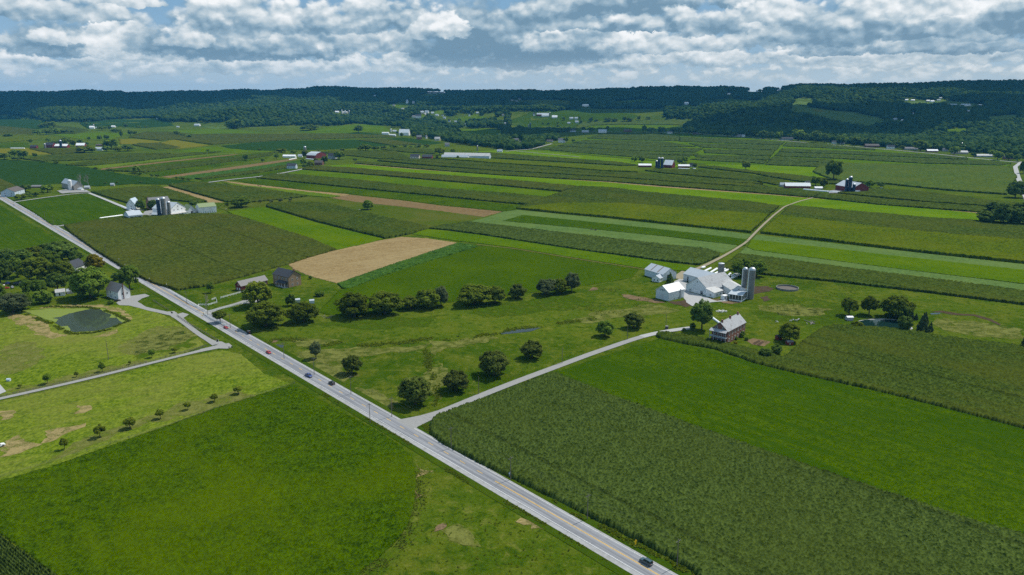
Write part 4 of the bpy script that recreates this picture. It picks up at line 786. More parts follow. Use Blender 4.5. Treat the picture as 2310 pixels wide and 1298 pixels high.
def trees():
    t=tree
    MG='round dark maples in the meadow by the farm lane'
    for u,v,w,h,l in [(937,912,72,62,'largest round dark maple, nearest the lane mouth'),(1029,881,58,46,'round dark maple between the largest one and the lane'),(1114,846,66,54,'broad round dark maple in the middle of the meadow maples'),(1200,808,50,40,'smaller round dark maple farthest up the meadow by the lane'),(1430,740,44,36,'round dark maple near the lane bend by the brick farmhouse')]:
        t('maple_tree','round','maple',u,v,w,h,l,MG)
    t('meadow_tree','olive','maple',794,843,46,42,'lopsided dark tree standing alone in the meadow near the main road')
    t('meadow_tree','olive','green',1365,758,40,36,'loose open tree left of the round maple near the lane bend')
    t('sparse_tree','tall','grey',713,809,28,38,'thin half bare tree in the meadow beside the small pool')
    HG='olive trees of the hedgerow under the alfalfa field'
    for u,v,w,h,lf,l in [(600,736,86,54,'olive','big broad olive tree at the left end, nearest the white fence'),(686,726,66,46,'olive','olive tree with a fallen branch at its right foot'),(800,714,70,52,'olive','tall olive tree right of the fallen branches'),(868,708,76,50,'olive','wide dense olive tree, second right of the fallen branches'),(927,697,46,30,'olive','low open tree in the middle of the hedgerow'),(968,694,58,42,'olive','dark tree beside the pale grey willow'),(995,690,36,46,'grey','pale grey green willow at the end of the left hedgerow'),(1070,686,76,46,'olive','broad bush like tree starting the right part of the hedgerow'),(1117,684,46,40,'olive','yellowish tree touching the broad bush like tree'),(1167,673,40,33,'maple','single dark tree between two hedgerow groups'),(1232,665,46,37,'grey','grey green tree left in the last hedgerow group'),(1264,662,40,33,'olive','middle tree of the last hedgerow group'),(1290,658,34,44,'grey','tallest slim tree at the right end of the hedgerow')]:
        t('hedgerow_tree','olive',lf,u,v,w,h,l,HG)
    t('light_tree','round','light',582,691,64,58,'large yellow green tree beside the red barn drive')
    t('young_tree','sapling','olive',497,728,32,27,'small olive tree inside the white fence corner'); t('young_tree','sapling','green',476,661,18,23,'small tree on the lawn left of the red barn')
    t('dark_bush','bush','dark',657,690,24,27,'dark round bush beside the small garden sheds'); t('bare_tree','bare','grey',465,699,22,38,'bare tree at the mouth of the red barn drive')
    t('garden_shrub','bush','green',722,668,24,12,'low green shrub beside the garden rows'); t('garden_shrub','bush','dark',700,630,8,9,'tiny shrub at the corner of the tan field')
    WG='trees of the wooded yard left of the main road'
    for u,v,w,h,k,lf,l in [(205,672,80,70,'round','green','huge green tree behind the white house with grey roof'),(293,654,48,56,'tall','green','tall tree at the road side above the white house'),(215,611,38,38,'round','yellow','yellow leaved tree beside the main road'),(85,634,70,56,'round','olive','large olive tree in the middle of the wooded yard'),(141,590,66,48,'round','dark','dark tree at the top of the wooded yard'),(112,606,46,42,'round','green','green tree behind the large olive tree'),(146,632,46,46,'olive','olive','olive yellow tree left of the grey roofed house'),(131,661,48,46,'tall','dark','tall dark tree in front of the grey roofed house'),(66,670,32,40,'tall','green','slim green tree left of the little white shed'),(92,668,32,38,'tall','green','twin slim tree beside the little white shed'),(100,684,42,30,'bush','green','low bushy tree in front of the little white shed'),(30,706,64,44,'olive','grey','grey green bushy tree at the lower left of the yard'),(52,698,44,40,'olive','green','bushy green tree behind the grey green one'),(2,642,52,60,'round','dark','dark tree cut by the left edge'),(40,626,40,44,'tall','green','green tree beside the scrap yard'),(44,596,54,36,'round','dark','dark low tree at the upper left of the yard'),(76,586,42,30,'round','olive','olive tree top behind the dark trees'),(170,592,28,30,'olive','dark','small dark tree beside the road above the houses'),(264,632,22,20,'bush','dark','round dark bush below the tall roadside tree'),(14,586,40,26,'round','dark','dark tree at the left edge above the scrap yard'),(110,572,44,24,'round','dark','dark tree at the upper rim of the yard'),(-12,690,50,60,'round','green','green tree at the left edge below the scrap yard'),(250,686,14,10,'bush','green','clipped bush beside the white house')]:
        t('yard_tree',k,lf,u,v,w,h,l,WG)
    t('yard_tree','tall','dark',1583,744,52,66,'tall dark tree in front of the brick farmhouse'); t('garden_tree','round','light',1780,770,46,42,'round light green tree over the little red shed').children
    t('garden_shrub','bush','dark',1727,806,30,22,'dark shrub at the field corner, left of its pair',None,'bush'); t('garden_shrub','bush','dark',1751,797,26,21,'dark shrub at the field corner, right of its pair',None,'bush')
    t('barn_tree','round','green',1674,624,44,42,'green tree left of a pair behind the twin silos'); t('barn_tree','round','green',1706,624,42,38,'green tree right of a pair behind the twin silos')
    t('yard_spruce','spruce','dark',1511,641,20,26,'dark spruce in front of the small white farm office')
    t('garden_shrub','bush','dark',1672,760,18,13,'round shrub against the long brick wall',None,'bush'); t('garden_shrub','bush','green',1658,766,12,8,'low green shrub beside the dark red one',None,'bush'); t('red_shrub','bush','yellow',1659,778,9,9,'dark red shrub at the corner of the brick house',None,'bush'); t('garden_shrub','bush','green',1684,768,10,8,'small shrub right of the dark red one',None,'bush'); t('garden_shrub','bush','green',1543,747,8,8,'little shrub by the end of the concrete drive',None,'bush'); t('yard_bush','bush','dark',1562,746,14,18,'dark bush at the foot of the tall yard tree')
    for u,v,w,h,k,lf,l in [(1915,712,38,40,'tall','olive','left of two upright trees behind the clear pond'),(1960,711,38,44,'tall','olive','right of two upright trees behind the clear pond'),(2020,716,68,50,'olive','olive','wide spreading tree over the clear pond'),(2035,722,34,38,'round','dark','dark tree leaning to the spreading pond tree'),(2054,722,15,34,'spruce','spruce','slender spruce behind the right end of the pond'),(2066,722,10,15,'spruce','spruce','tiny spruce beside the slender one'),(2080,748,26,42,'spruce','spruce','largest blue spruce right of the pond'),(2086,730,18,26,'spruce','spruce','spruce behind the largest blue spruce'),(2098,748,14,22,'spruce','spruce','small spruce right of the largest one'),(2040,745,32,32,'olive','dark','dark loose tree hanging over the pond water'),(1934,738,26,13,'bush','olive','low bush at the left end of the pond'),(2316,785,22,26,'round','dark','dark tree cut by the right edge'),(2005,716,20,10,'bush','green','bushes on the far bank of the pond')]:
        t('pond_tree',k,lf,u,v,w,h,l,'trees around the clear pond')
    SG='row of young bright trees along the alfalfa fence'; sl=['nearest the alfalfa corner at the left','second','third','fourth','fifth','sixth','last, nearest the main road']
    for (u,v,w,h),l in zip([(146,1014,19,25),(226,987,25,28),(294,967,26,24),(362,945,18,21),(424,925,15,17),(484,907,18,18),(538,889,20,18)],sl): t('young_tree','sapling','light',u,v,w,h,'young bright round tree, '+l,SG)
    for u,v,w,h,lf,l in [(108,866,18,22,'green','dark young tree farthest left along the lane fence'),(231,839,16,21,'green','dark young tree by the tall pole along the lane fence'),(343,807,15,18,'green','dark young tree in the middle of the lane fence'),(395,796,14,12,'light','pale small tree nearest the main road along the lane fence'),(173,851,10,12,'light','pale little tree second along the lane fence'),(293,823,7,9,'light','tiny pale tree along the lane fence'),(46,876,9,10,'light','tiny pale tree at the left end of the lane')]: t('young_tree','sapling',lf,u,v,w,h,l,'young trees along the lane fence')
    # middle distance
    t('lone_tree','round','green',830,473,24,22,'lone round tree in the cow pasture'); t('orchard_tree','round','green',543,468,40,24,'round tree in the bare lot right of the green roofed barn'); t('orchard_tree','far','green',513,465,12,9,'small tree left of the round lot tree')
    for u,v,w,h in [(588,458,8,8),(612,459,10,9),(633,457,10,9),(655,455,8,8)]: t('orchard_tree','far','grey',u,v,w,h,'small greyish tree in the row along the bare lot','small trees of the bare lot')
    t('farm_tree','tall','green',1880,407,38,46,'tall olive tree rising behind the red barn with blue silos')
    t('pond_tree','round','dark',2225,504,42,29,'round dark tree left of the wood at the right edge')
    for u,v,w,h,l in [(2262,506,54,50,'dark big tree in the clump at the right edge'),(2300,507,60,52,'dark tree cut by the right edge in the clump'),(2285,508,24,20,'low tree at the foot of the right edge clump'),(2246,478,44,24,'upper tree of the right edge clump')]: t('edge_tree','round','dark',u,v,w,h,l)
    t('road_tree','round','dark',2290,446,40,38,'dark round tree beside the side road'); t('road_tree','round','dark',2308,392,18,32,'dark tree at the side road junction')
    lists=[('dark round tree around the far left red farm','trees of the far left red farm',[(148,330,26,20),(166,331,14,15),(182,326,16,12),(123,327,22,9),(110,320,12,9),(70,323,10,9),(196,328,10,8),(252,337,36,25),(241,342,22,13),(289,341,28,15),(191,345,34,16),(208,344,20,12),(266,343,20,12)]),
     ('small field tree beyond the far left red farm','small far field trees',[(201,317,9,9),(225,317,11,12),(241,316,13,12),(274,311,8,17),(262,300,24,10),(295,306,13,13),(305,305,9,10),(15,310,14,8),(24,310,11,9)]),
     ('dark tree of the clump above the soybean field','left edge tree clump',[(33,354,24,17),(54,358,22,19),(10,360,26,15),(40,362,24,10),(79,355,11,10)]),
     ('round hedge bush along the upper soybean edge','soybean edge bushes',[(98,367,10,5),(127,370,13,6),(153,374,9,5),(216,383,9,6),(247,386,13,6),(256,388,11,6),(308,391,18,18),(315,396,13,8),(304,395,12,8),(344,399,9,6),(355,400,9,7),(399,405,9,7),(413,407,14,8),(425,408,8,6),(318,413,8,5),(387,418,8,5),(469,342,8,5),(555,363,14,16),(238,415,7,4),(265,414,6,4)]),
     ('tree of the dark hedge wood below the left slope','left slope hedge wood',[(85,305,20,13),(105,304,24,13),(126,302,24,14),(146,301,18,9),(161,300,14,6),(108,289,28,14),(95,290,18,11),(120,288,16,15)]),
     ('tree beside the white barns under the left ridge','ridge foot farm trees',[(230,294,22,10),(247,293,10,9),(195,284,9,8),(284,288,10,9),(313,288,10,4),(330,288,10,4)]),
     ('small tree on the rise left of the green knoll','rise trees',[(399,305,14,10),(427,311,14,9),(412,307,14,6),(388,303,12,3)]),
     ('tree around the blue white house','blue white house trees',[(58,433,24,17),(108,434,26,18),(48,451,24,14),(66,443,16,10),(81,444,16,11),(98,438,10,9),(30,437,16,6),(12,440,14,6)]),
     ('tree around the red gambrel barn','red gambrel barn trees',[(586,341,7,7),(624,359,12,13),(635,345,26,10),(663,348,16,10),(688,357,15,19),(719,341,9,5),(765,360,25,19),(733,370,16,19),(685,374,14,17),(700,378,16,15),(688,380,14,11),(713,366,12,9),(593,366,10,9),(801,364,10,7)]),
     ('round tree of the scattered hedgerow right of the soybean field','central hedgerow',[(772,341,12,7),(825,341,30,16),(812,340,14,9),(844,340,12,10),(851,339,9,9),(865,336,16,7),(889,335,22,9),(914,333,10,6),(927,334,10,5),(943,333,16,6),(963,333,15,7)]),
     ('dark tree at the edge of the green knoll','knoll trees',[(809,300,22,18),(700,294,38,13),(683,294,12,9)]),
     ('tree beside the long poultry house','poultry house trees',[(992,350,24,17),(986,360,8,10),(1022,346,11,10),(1012,358,5,7),(1033,359,6,8)]),
     ('tree beside the white roofed valley barn','valley barn trees',[(898,304,9,9),(906,310,8,11),(933,312,10,14),(954,313,9,12)]),
     ('round tree beside the blue silo farm','blue silo farm trees',[(1431,366,15,14),(1448,367,15,14),(1533,371,15,14),(1545,368,15,15),(1567,380,11,12),(1544,373,14,8),(1682,383,22,20)]),
     ('tree among the far white barns','far white barn trees',[(1272,272,9,9),(1316,295,10,9),(1333,276,10,12),(1409,275,10,14),(1371,275,16,10),(1387,275,15,9),(1345,275,9,6),(1352,295,12,8),(1370,296,9,12),(1441,272,9,11),(1333,297,18,10),(1225,281,6,5),(1237,281,7,5),(1258,281,5,6),(1259,286,8,5),(1308,270,6,7),(1311,279,6,8),(1420,275,14,10),(1462,270,12,7)]),
     ('tree in the row along the village road','village road trees',[(1276,317,11,10),(1277,322,11,14),(1293,322,9,9),(1453,300,12,18),(1469,301,22,14),(1492,302,18,16),(1519,301,18,13),(1532,302,18,16),(1554,304,24,20),(1585,305,20,14),(1610,308,18,16),(1640,309,22,15),(1655,310,18,12),(1690,311,22,18),(1720,314,24,20),(1740,315,16,18),(1757,316,16,20),(1800,318,30,27),(1840,321,24,28),(1818,321,13,20),(1860,323,16,22),(1898,326,24,21),(1930,328,22,20),(1955,330,22,20),(1990,331,16,12),(2021,334,20,16),(2035,338,14,10),(2076,341,34,26),(2114,340,16,14),(2152,350,22,20),(2196,354,12,10),(2237,354,20,16),(2250,362,24,22),(2275,362,20,18),(2295,364,16,16),(2125,336,16,12)]),
     ('round tree between the two red barns on the right','right farm trees',[(1840,419,22,22),(1857,424,20,21),(1962,424,22,18),(1987,424,16,14)]),
     ('lone tree on the skyline ridge','skyline ridge trees',[(1632,210,18,14),(1645,210,14,14),(1660,209,10,13),(1671,209,8,10),(1682,209,8,11),(1714,209,9,8),(1722,209,8,7),(1735,209,6,7),(1752,206,12,9),(1765,206,10,9),(1780,204,12,8),(1795,203,12,7),(1050,212,8,8),(1064,212,7,6),(1018,211,9,7),(1005,210,9,8),(990,209,9,8),(975,209,12,9)]),
     ('tree in the strip of woods at the knoll foot','wood edge trees',[(530,291,36,23)])]
    for lab,grp,L in lists:
        for u,v,w,h in L: t('field_tree','far',random.choice(['green','dark','green','olive' if v>330 else 'dark']),u,v,w,h,lab,grp)
    for u in (184,201): t('bare_tree','bare','grey',u,426,20,36,'bare grey poplar beside the stone barn with a white silo','pair of bare poplars')
trees()
# ================================================================ buildings
def wallm(n,c,**k): return pbr(n,c,**{**dict(rough=.75,var=.08,scale=.5,aniso=(1,1,.25)),**k})
WHITE=wallm('white_boards',(.78,.79,.80),stain=(.62,.62,.60,1)); GREYW=wallm('weathered_white_boards',(.62,.66,.68),var=.10,stain=(.50,.53,.54,1)); CREAM=wallm('cream_boards',(.58,.54,.42)); REDW=wallm('red_boards',(.17,.030,.028),var=.15)
BRICK=wallm('red_brick',(.22,.100,.070),var=.22,scale=3,aniso=(1,1,3)); TANW=wallm('tan_brick',(.26,.18,.11),var=.15,scale=2); STONE=wallm('field_stone',(.36,.32,.28),var=.25,scale=1.5,aniso=None); DARKW=wallm('dark_red_brick',(.16,.075,.055),var=.2,scale=2); GREYS=wallm('grey_siding',(.34,.35,.36)); BLUEW=wallm('pale_blue_siding',(.50,.58,.66))
def roofm(n,c,**k): return pbr(n,c,**{**dict(rough=.75,var=.09,scale=.8,bump=.15,spec=.08),**k})
RWHITE=roofm('white_metal_roof',(.80,.80,.80),var=.03); RTIN=roofm('tin_roof',(.40,.44,.48),var=.08,aniso=(.6,.6,.1)); RSLATE=roofm('grey_slate_roof',(.33,.34,.35),var=.25,scale=1.2,stain=(.22,.22,.22,1)); RDARK=roofm('dark_shingle_roof',(.055,.060,.070),var=.2,rough=.85); RGREY=roofm('grey_shingle_roof',(.17,.17,.175),var=.18,rough=.85); RGREEN=roofm('green_roof',(.22,.27,.14)); RRUST=roofm('patched_tin_roof',(.47,.47,.46),var=.12,stain=(.30,.26,.23,1)); RBLUE=roofm('blue_metal_roof',(.40,.48,.55)); RBROWN=roofm('brown_roof',(.105,.092,.085),var=.2)
GLASS=pbr('window_glass',(.02,.025,.03),.12,var=.05,spec=.6); DOORM=pbr('opening_shade',(.025,.022,.02),.9); WDOOR=wallm('white_door',(.6,.6,.6)); TRIM=pbr('white_trim',(.72,.72,.72),.6)  # DOORM: flat dark panels stand in for the shade inside openings
def frame_of(Fp,Lp,Rp):
    F,L_,R_=[np.array(PT(*p)[:2]) for p in (Fp,Lp,Rp)]; return F,L_-F,R_-F
def core(name,label,cat,F,r,o,he,hr,wall,roof,z=0.0,ov=.45,style='gable',group=None,base=None,skirt=None):
    """building with its ridge along r from corner F; o spans the gable end. returns root, helper for openings"""
    L=float(np.hypot(*r)); rx=r/L; oy=o-np.dot(o,rx)*rx; W=float(np.hypot(*oy)); oy=oy/W
    c=F+rx*L/2+oy*W/2; root=empty(name,(c[0],c[1],z),label,cat,group)
    def Q(s,t,h): q=F+rx*s+oy*t-c; return (q[0],q[1],h)
    if style=='gable': prof=[(0,he),(W/2,hr),(W,he)]
    elif style=='gambrel': prof=[(0,he),(W*.16,he+(hr-he)*.58),(W/2,hr),(W*.84,he+(hr-he)*.58),(W,he)]
    elif style=='shed': prof=[(0,he),(W,hr)]
    elif style=='salt': prof=[(0,he),(W*.62,hr),(W,he+(hr-he)*.35)]
    elif style=='round': prof=[(W*(.5-.5*math.cos(a)),he+(hr-he)*math.sin(a)) for a in np.linspace(0,math.pi,9)]
    ring=lambda s:[Q(s,0,-.3)]+[Q(s,t,h-.06) for t,h in prof]+[Q(s,W,-.3)]
    mb=MB(); A,B=ring(0),ring(L); n=len(A); mb.addv(A+B,[tuple(range(n))[::-1],tuple(range(n,2*n))]+[(i,(i+1)%n,n+(i+1)%n,n+i) for i in range(n)])
    mb.obj('wall',wall,root)
    rf=MB(); P=list(prof)
    d0=(P[0][0]-P[1][0],P[0][1]-P[1][1]); l0=math.hypot(*d0); d1=(P[-1][0]-P[-2][0],P[-1][1]-P[-2][1]); l1=math.hypot(*d1)
    P[0]=(P[0][0]+d0[0]/l0*ov,P[0][1]+d0[1]/l0*ov); P[-1]=(P[-1][0]+d1[0]/l1*ov,P[-1][1]+d1[1]/l1*ov); th=.16
    lo=[Q(-ov,t,h+.003) for t,h in P]; hi=[Q(-ov,t,h+th) for t,h in P]; lo2=[Q(L+ov,t,h+.003) for t,h in P]; hi2=[Q(L+ov,t,h+th) for t,h in P]
    k=len(P); a=lo+hi[::-1]; b=lo2+hi2[::-1]; n=2*k
    rf.addv(a+b,[(i,(i+1)%n,n+(i+1)%n,n+i) for i in range(n)]+[(i,i+1,n-2-i,n-1-i) for i in range(k-1)]+[(n+n-1-i,n+n-2-i,n+i+1,n+i) for i in range(k-1)])
    rf.obj('roof',roof,root)
    def face(which):
        # which: 'E0' gable end at F, 'S0' long side at F, 'E1','S1' the opposite ones
        if which=='S0': return F,rx,L,-oy
        if which=='E0': return F,oy,W,-rx
        if which=='S1': return F+oy*W,rx,L,oy
        return F+rx*L,oy,W,rx
    def opening(which,t,zc,w,h,kind='window',mat=None,simple=False):
        f,d,ln,nr=face(which); q=f+d*ln*t-c; cen=Vector((q[0],q[1],zc)); dx=Vector((d[0],d[1],0)); nn=Vector((nr[0],nr[1],0))
        if simple or kind!='window':
            return MB().obox(cen,dx*w/2,nn*.06,(0,0,h/2)).obj(kind,mat or (GLASS if kind=='window' else DOORM),root)
        fr=MB(); e=.13
        for s in (-1,1):
            fr.obox(cen+dx*s*(w/2+e/2),dx*e/2,nn*.09,(0,0,h/2+e)); fr.obox(cen+Vector((0,0,s*(h/2+e/2))),dx*w/2,nn*.09,(0,0,e/2))
        fr.obox(cen,dx*w/2,nn*.07,(0,0,.03)); fo=fr.obj('window',TRIM,root)
        MB().obox(cen,dx*w/2,nn*.05,(0,0,h/2)).obj('pane',GLASS,fo); return fo
    root_info=dict(root=root,L=L,W=W,F=F,rx=rx,oy=oy,c=c,open=opening,Q=Q,he=he,hr=hr)
    return root_info
def bpx(name,label,cat,Lp,Fp,Rp,ev,rv,ridge='R',wall=WHITE,roof=RTIN,**k):
    F,eL,eR=frame_of(Fp,Lp,Rp); r,o=(eR,eL) if ridge=='R' else (eL,eR)
    z=float(PT(*Fp)[2]); Fz=np.array([F[0],F[1],z]); he=hgt(Fz,ev); L=np.hypot(*r); rx=r/L; oy=o-np.dot(o,rx)*rx
    q=F+oy/2; hr=hgt(np.array([q[0],q[1],z]),rv)
    return core(name,label,cat,F,r,o,he,max(hr,he+.8),wall,roof,z=z,**k)
def far(name,label,cat,u,v,w,h,wall=WHITE,roof=RGREY,rot=0,dk=.62,ek=.55,style='gable',group=None,wins=0,front='long'):
    p=PT(u,v); m=mpp(p); L=w*m*.92; H=h*m*1.05; a=R(rot); rx=np.array([math.cos(a),math.sin(a)]); oy=np.array([-math.sin(a),math.cos(a)]); W=min(max(L*dk,3.0),18)
    if front!='long': rx,oy=oy,-rx; L,W=W,L; 
    F=p[:2]-(rx*L/2 if front=='long' else oy*W/2)
    b=core(name,label,cat,F,rx*L,oy*W,H*ek,H,wall,roof,z=float(p[2]),ov=min(.5,.05*L),style=style,group=group)
    for i in range(wins): b['open']('S0' if front=='long' else 'E0',(i+.6)/(wins+.2),H*ek*.55,min(1.3,L*.08),min(1.6,H*ek*.4),simple=True)
    return b
def extra(b,name,mat,s0,s1,t0,t1,z0,z1,parent=None):
    """box part placed along the building (s along ridge, t across), metres"""
    Q=b['Q']; mb=MB().prism([Q(s0,t0,z0),Q(s1,t0,z0),Q(s1,t1,z0),Q(s0,t1,z0)],[Q(s0,t0,z1),Q(s1,t0,z1),Q(s1,t1,z1),Q(s0,t1,z1)])
    return mb.obj(name,mat,parent or b['root'])
STAVE=pbr('concrete_stave',(.21,.21,.20),.85,var=.18,scale=1.2,aniso=(1,1,.5),stain=(.12,.115,.105,1)); BLUES=pbr('blue_enamel',(.012,.030,.075),.3,var=.2,spec=.5); DOMEM=pbr('galvanised_dome',(.50,.52,.54),.4,metal=.6,var=.06); WSILO=wallm('white_silo',(.66,.66,.66)); HOOP=pbr('steel_hoop',(.20,.20,.20),.5,metal=.5)
def silo(label,u,v,w,h,mat=STAVE,dome=DOMEM,group=None,flat=False,hoops=True,chute=True):
    p=PT(u,v); m=mpp(p); r=w*m/2; H=hgt(p,v-h); root=empty('silo',p,label,'silo',group); dh=0 if flat else r*.85; hb=H-dh; n=28 if w>8 else 12
    MB().lathe([(r,-.3),(r,hb)],n).obj('body',mat,root,smooth=True)
    if hoops and w>9:
        hm=MB(); k=int(hb/1.1)
        for i in range(k): z=.6+i*(hb-.8)/k; hm.lathe([(r+.012,z),(r+.03,z),(r+.03,z+.10),(r+.012,z+.10)],n)
        hm.obj('hoop',HOOP,root,smooth=True)
    if flat: MB().lathe([(r*1.04,hb),(r*1.04,hb+.3),(r*.7,hb+.55),(.3,hb+.9)],n).obj('roof',dome,root,smooth=True)
    else: MB().lathe([(r*1.03,hb)]+[(r*1.02*math.cos(a),hb+dh*math.sin(a)) for a in np.linspace(.08,1.45,7)],n).obj('dome',dome,root,smooth=True)
    if chute and w>9: MB().tube((-r*1.02,-r*.25,0),(-r*1.02,-r*.25,hb),.45,n=10).obj('chute',WSILO,root)
    return root
BAG=pbr('white_plastic',(.78,.79,.80),.35,var=.04,scale=.7,bump=.12,spec=.5)
def bag(label,p0,p1,w,h=None,group='white silage bags',cat='silage bag',name='silage_bag'):
    a,b=[np.array(PT(*p)) for p in (p0,p1)]; m=mpp(a); r=w*m/2; z=a[2]; d=(b-a)[:2]; L=np.hypot(*d); d=d/L; nr=np.array([-d[1],d[0]]); rings=[]
    for s,k in [(-.5,.15),(0,.7),(.6,.92)]+[(x,1+.05*math.sin(x*1.7)) for x in np.linspace(1.5,L-1.5,max(2,int(L/2)))]+[(L-.6,.9),(L,.66),(L+.5,.1)]:
        rings.append([(d[0]*s+nr[0]*r*k*math.cos(t),d[1]*s+nr[1]*r*k*math.cos(t),max(-.05,r*.42+r*.95*k*math.sin(t))) for t in np.linspace(0,2*math.pi,13)[:-1]])
    o=MB().loft(rings).obj(name,BAG,None,(a[0],a[1],z),True); return tag(o,label,cat,group)

def main_farm():
    b=bpx('small_barn','white barn with a bright white metal roof beside the grey farm yard','barn',(1486.4,670.5),(1508,680),(1543,671),660.5,644.5,'R',GREYW,RWHITE)
    for t in (.38,.5,.62): b['open']('E0',t,b['he']+.9,.55,1.3,'louvre')
    b['open']('E0',.5,2.2,3.4,4.4,'door',WDOOR); 
    for t in (.35,.62): b['open']('S0',t,.8,1.0,.9)
    extra(b,'chute',GREYS,b['L']*.70,b['L']*.70+.7,-.72,-.003,0,b['he']+.6)
    b=bpx('machine_shed','long pale machine shed with two rust strips on its tin roof','shed',(1454,621.5),(1495,634),(1518,627),619.5,606,'L',GREYW,RTIN)
    b['open']('E0',.45,2.4,4.2,4.2,'door'); L=b['L']
    rust=pbr('rusty_sheet',(.20,.165,.14),.8,var=.2,scale=1)
    for s in (.30,.66):
        Q=b['Q']; k=(b['hr']-b['he'])/(b['W']/2); MB().prism([Q(L*s,.2,b['he']+.2*k+.165),Q(L*s+1.3,.2,b['he']+.2*k+.165),Q(L*s+1.3,b['W']/2-.2,b['hr']-.2*k+.165),Q(L*s,b['W']/2-.2,b['hr']-.2*k+.165)],[Q(L*s,.2,b['he']+.2*k+.19),Q(L*s+1.3,.2,b['he']+.2*k+.19),Q(L*s+1.3,b['W']/2-.2,b['hr']-.2*k+.19),Q(L*s,b['W']/2-.2,b['hr']-.2*k+.19)]).obj('roof_strip',rust,b['root'])
    b=bpx('milk_house','small white office house in front of the machine shed','house',(1474.5,633),(1488,637.5),(1503,631),628.5,622,'R',WHITE,RTIN)
    for t in (.25,.7): b['open']('E0',t,1.6,.9,1.3)
    for t in (.3,.7): b['open']('S0',t,1.6,.9,1.2)
    b=bpx('long_barn','long grey barn with a ribbed tin roof behind the main barn','barn',(1552,622),(1541,633.5),(1604,650),617.5,603.5,'R',GREYW,RTIN)
    b['open']('S0',.17,2.2,1.2,4.2,'door'); b['open']('S0',.11,2.2,2.0,4.2,'door',WDOOR); b['open']('S0',.45,1.2,1.0,.9)
    b=bpx('main_barn','huge grey main barn with a patchy slate roof','barn',(1553,654.5),(1596.5,668.5),(1656,654),654,627,'R',GREYW,RSLATE,ov=.5)
    W,L=b['W'],b['L']; extra(b,'base',WHITE,-.06,L+.05,-.05,W*.72,-.2,2.6).name='white_base'
    b['open']('E0',.28,1.4,2.6,2.6,'door'); b['open']('E0',.5,b['he']+4.2,.8,1.2)
    for t in (.45,.66,.8): b['open']('E0',t,1.7,1.0,1.0)
    b2=bpx('barn_annex','low white annex with a rusty tin roof against the main barn','annex',(1594,668),(1611,673),(1630,667),661,653.5,'R',WHITE,RRUST,style='shed')
    for t in (.3,.75): b2['open']('S0',t,1.9,1.1,1.0)
    b2['open']('E0',.45,1.9,1.4,1.0)
    b3=bpx('barn_wing','grey wing with patched roof between main barn and open shed','barn',(1622,655),(1648,672),(1672,664),654,646,'L',GREYW,RRUST)
    b3['open']('E0',.5,b3['he'],.9,1.1)
    # open cattle shed: posts, tin roof, solid core painted dark as inner shade
    F,eL,eR=frame_of((1672,681),(1645,677.5),(1698,674)); L=np.hypot(*eR); 
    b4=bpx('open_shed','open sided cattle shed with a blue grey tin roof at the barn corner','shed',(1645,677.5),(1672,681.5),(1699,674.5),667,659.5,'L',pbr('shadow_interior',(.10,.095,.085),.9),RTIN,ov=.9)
    for i in range(5): extra(b4,'post',TRIM,b4['L']*i/4-.12,b4['L']*i/4+.12,-.35,-.1,0,b4['he'])
    for i in range(5): extra(b4,'post',TRIM,-.35,-.1,b4['W']*i/4-.12,b4['W']*i/4+.12,0,b4['he'])
    extra(b4,'parapet',WHITE,0,b4['L'],-.3,-.06,0,1.0); extra(b4,'parapet',WHITE,-.3,-.06,0,b4['W'],0,1.0)
    b5=far('pump_house','tiny white pump house at the corner of the barn wing','hut',1637,677,13,10,WHITE,WSILO,rot=41,dk=.8,ek=.92)
    b5['open']('S0',.3,1.5,.7,1.5,'door')
    silo('left one of the twin concrete silos, with a dull dome',1677,669,11.5,66,group='twin concrete silos by the barn'); silo('right taller one of the twin concrete silos, with a shiny dome',1692,674,15,71,group='twin concrete silos by the barn')
    silo('short flat topped concrete silo behind the main barn',1625.5,625,13.5,30,flat=True,chute=False)
    for i,(a,c) in enumerate([((1588,614),(1604,606)),((1600,618),(1618,607)),((1612,619),(1640,606.5)),((1634,614),(1646,608.5)),((1640,612),(1633,607.5)),((1642,624),(1648,618)),((1650,624),(1664,617)),((1650,629),(1670,619.5))]):
        bag(['leftmost white silage bag behind the long barn','second white silage bag behind the long barn','third white silage bag, passing behind the short silo','fourth white silage bag right of the short silo','short white silage bag by the short silo','small white silage bag at the roof end of the main barn','upper silage bag of the pair before the twin silos','lower silage bag of the pair before the twin silos'][i],a,c,5.2)
    bag('white plastic heap beside the dirt track',(1583,606),(1590,603.5),6,name='plastic_heap',cat='heap',group=None)
    bag('long white cover lying beside the brick farmhouse',(1604,716),(1624,731),5.5,name='white_cover',cat='cover',group=None)
    # manure pit
    p=PT(1776,652); m=mpp(p); r=24*m; root=empty('manure_pit',p,'round concrete manure pit with brown slurry in the meadow','pit')
    MB().lathe([(r,-.2),(r,1.5),(r-.35,1.5),(r-.35,-.2)],48).obj('rim',STAVE,root,smooth=True); MB().lathe([(r-.4,.1),(r-.4,.35)],48).obj('slurry',pbr('slurry',(.10,.085,.07),.8,var=.2,scale=.5),root)
    heap=pbr('white_rubble',(.55,.53,.48),.8,var=.3,scale=2); q=PT(1628,704); mm=MB()
    for i in range(26): a=rng.random()*6.28; d=rng.random()**.6; x,y=q[0]+math.cos(a)*d*4,q[1]+math.sin(a)*d*3; s=.35+.4*rng.random(); mm.obox((x,y,s*.5+.5*(1-d)),(s*.6,.1,.1),(-.1,s*.5,.05),(0,.1,s*.5))
    tag(mm.obj('rubble',heap),'heap of pale rubble and sacks in the yard meadow',None,None,'stuff')
    # brick farmhouse
    b=bpx('farmhouse','large red brick farmhouse with grey roof and two storey porch','house',(1603,769.5),(1640,777),(1680,755),748,727,'R',BRICK,RSLATE,ov=.5)
    L,W,he,hr=b['L'],b['W'],b['he'],b['hr']
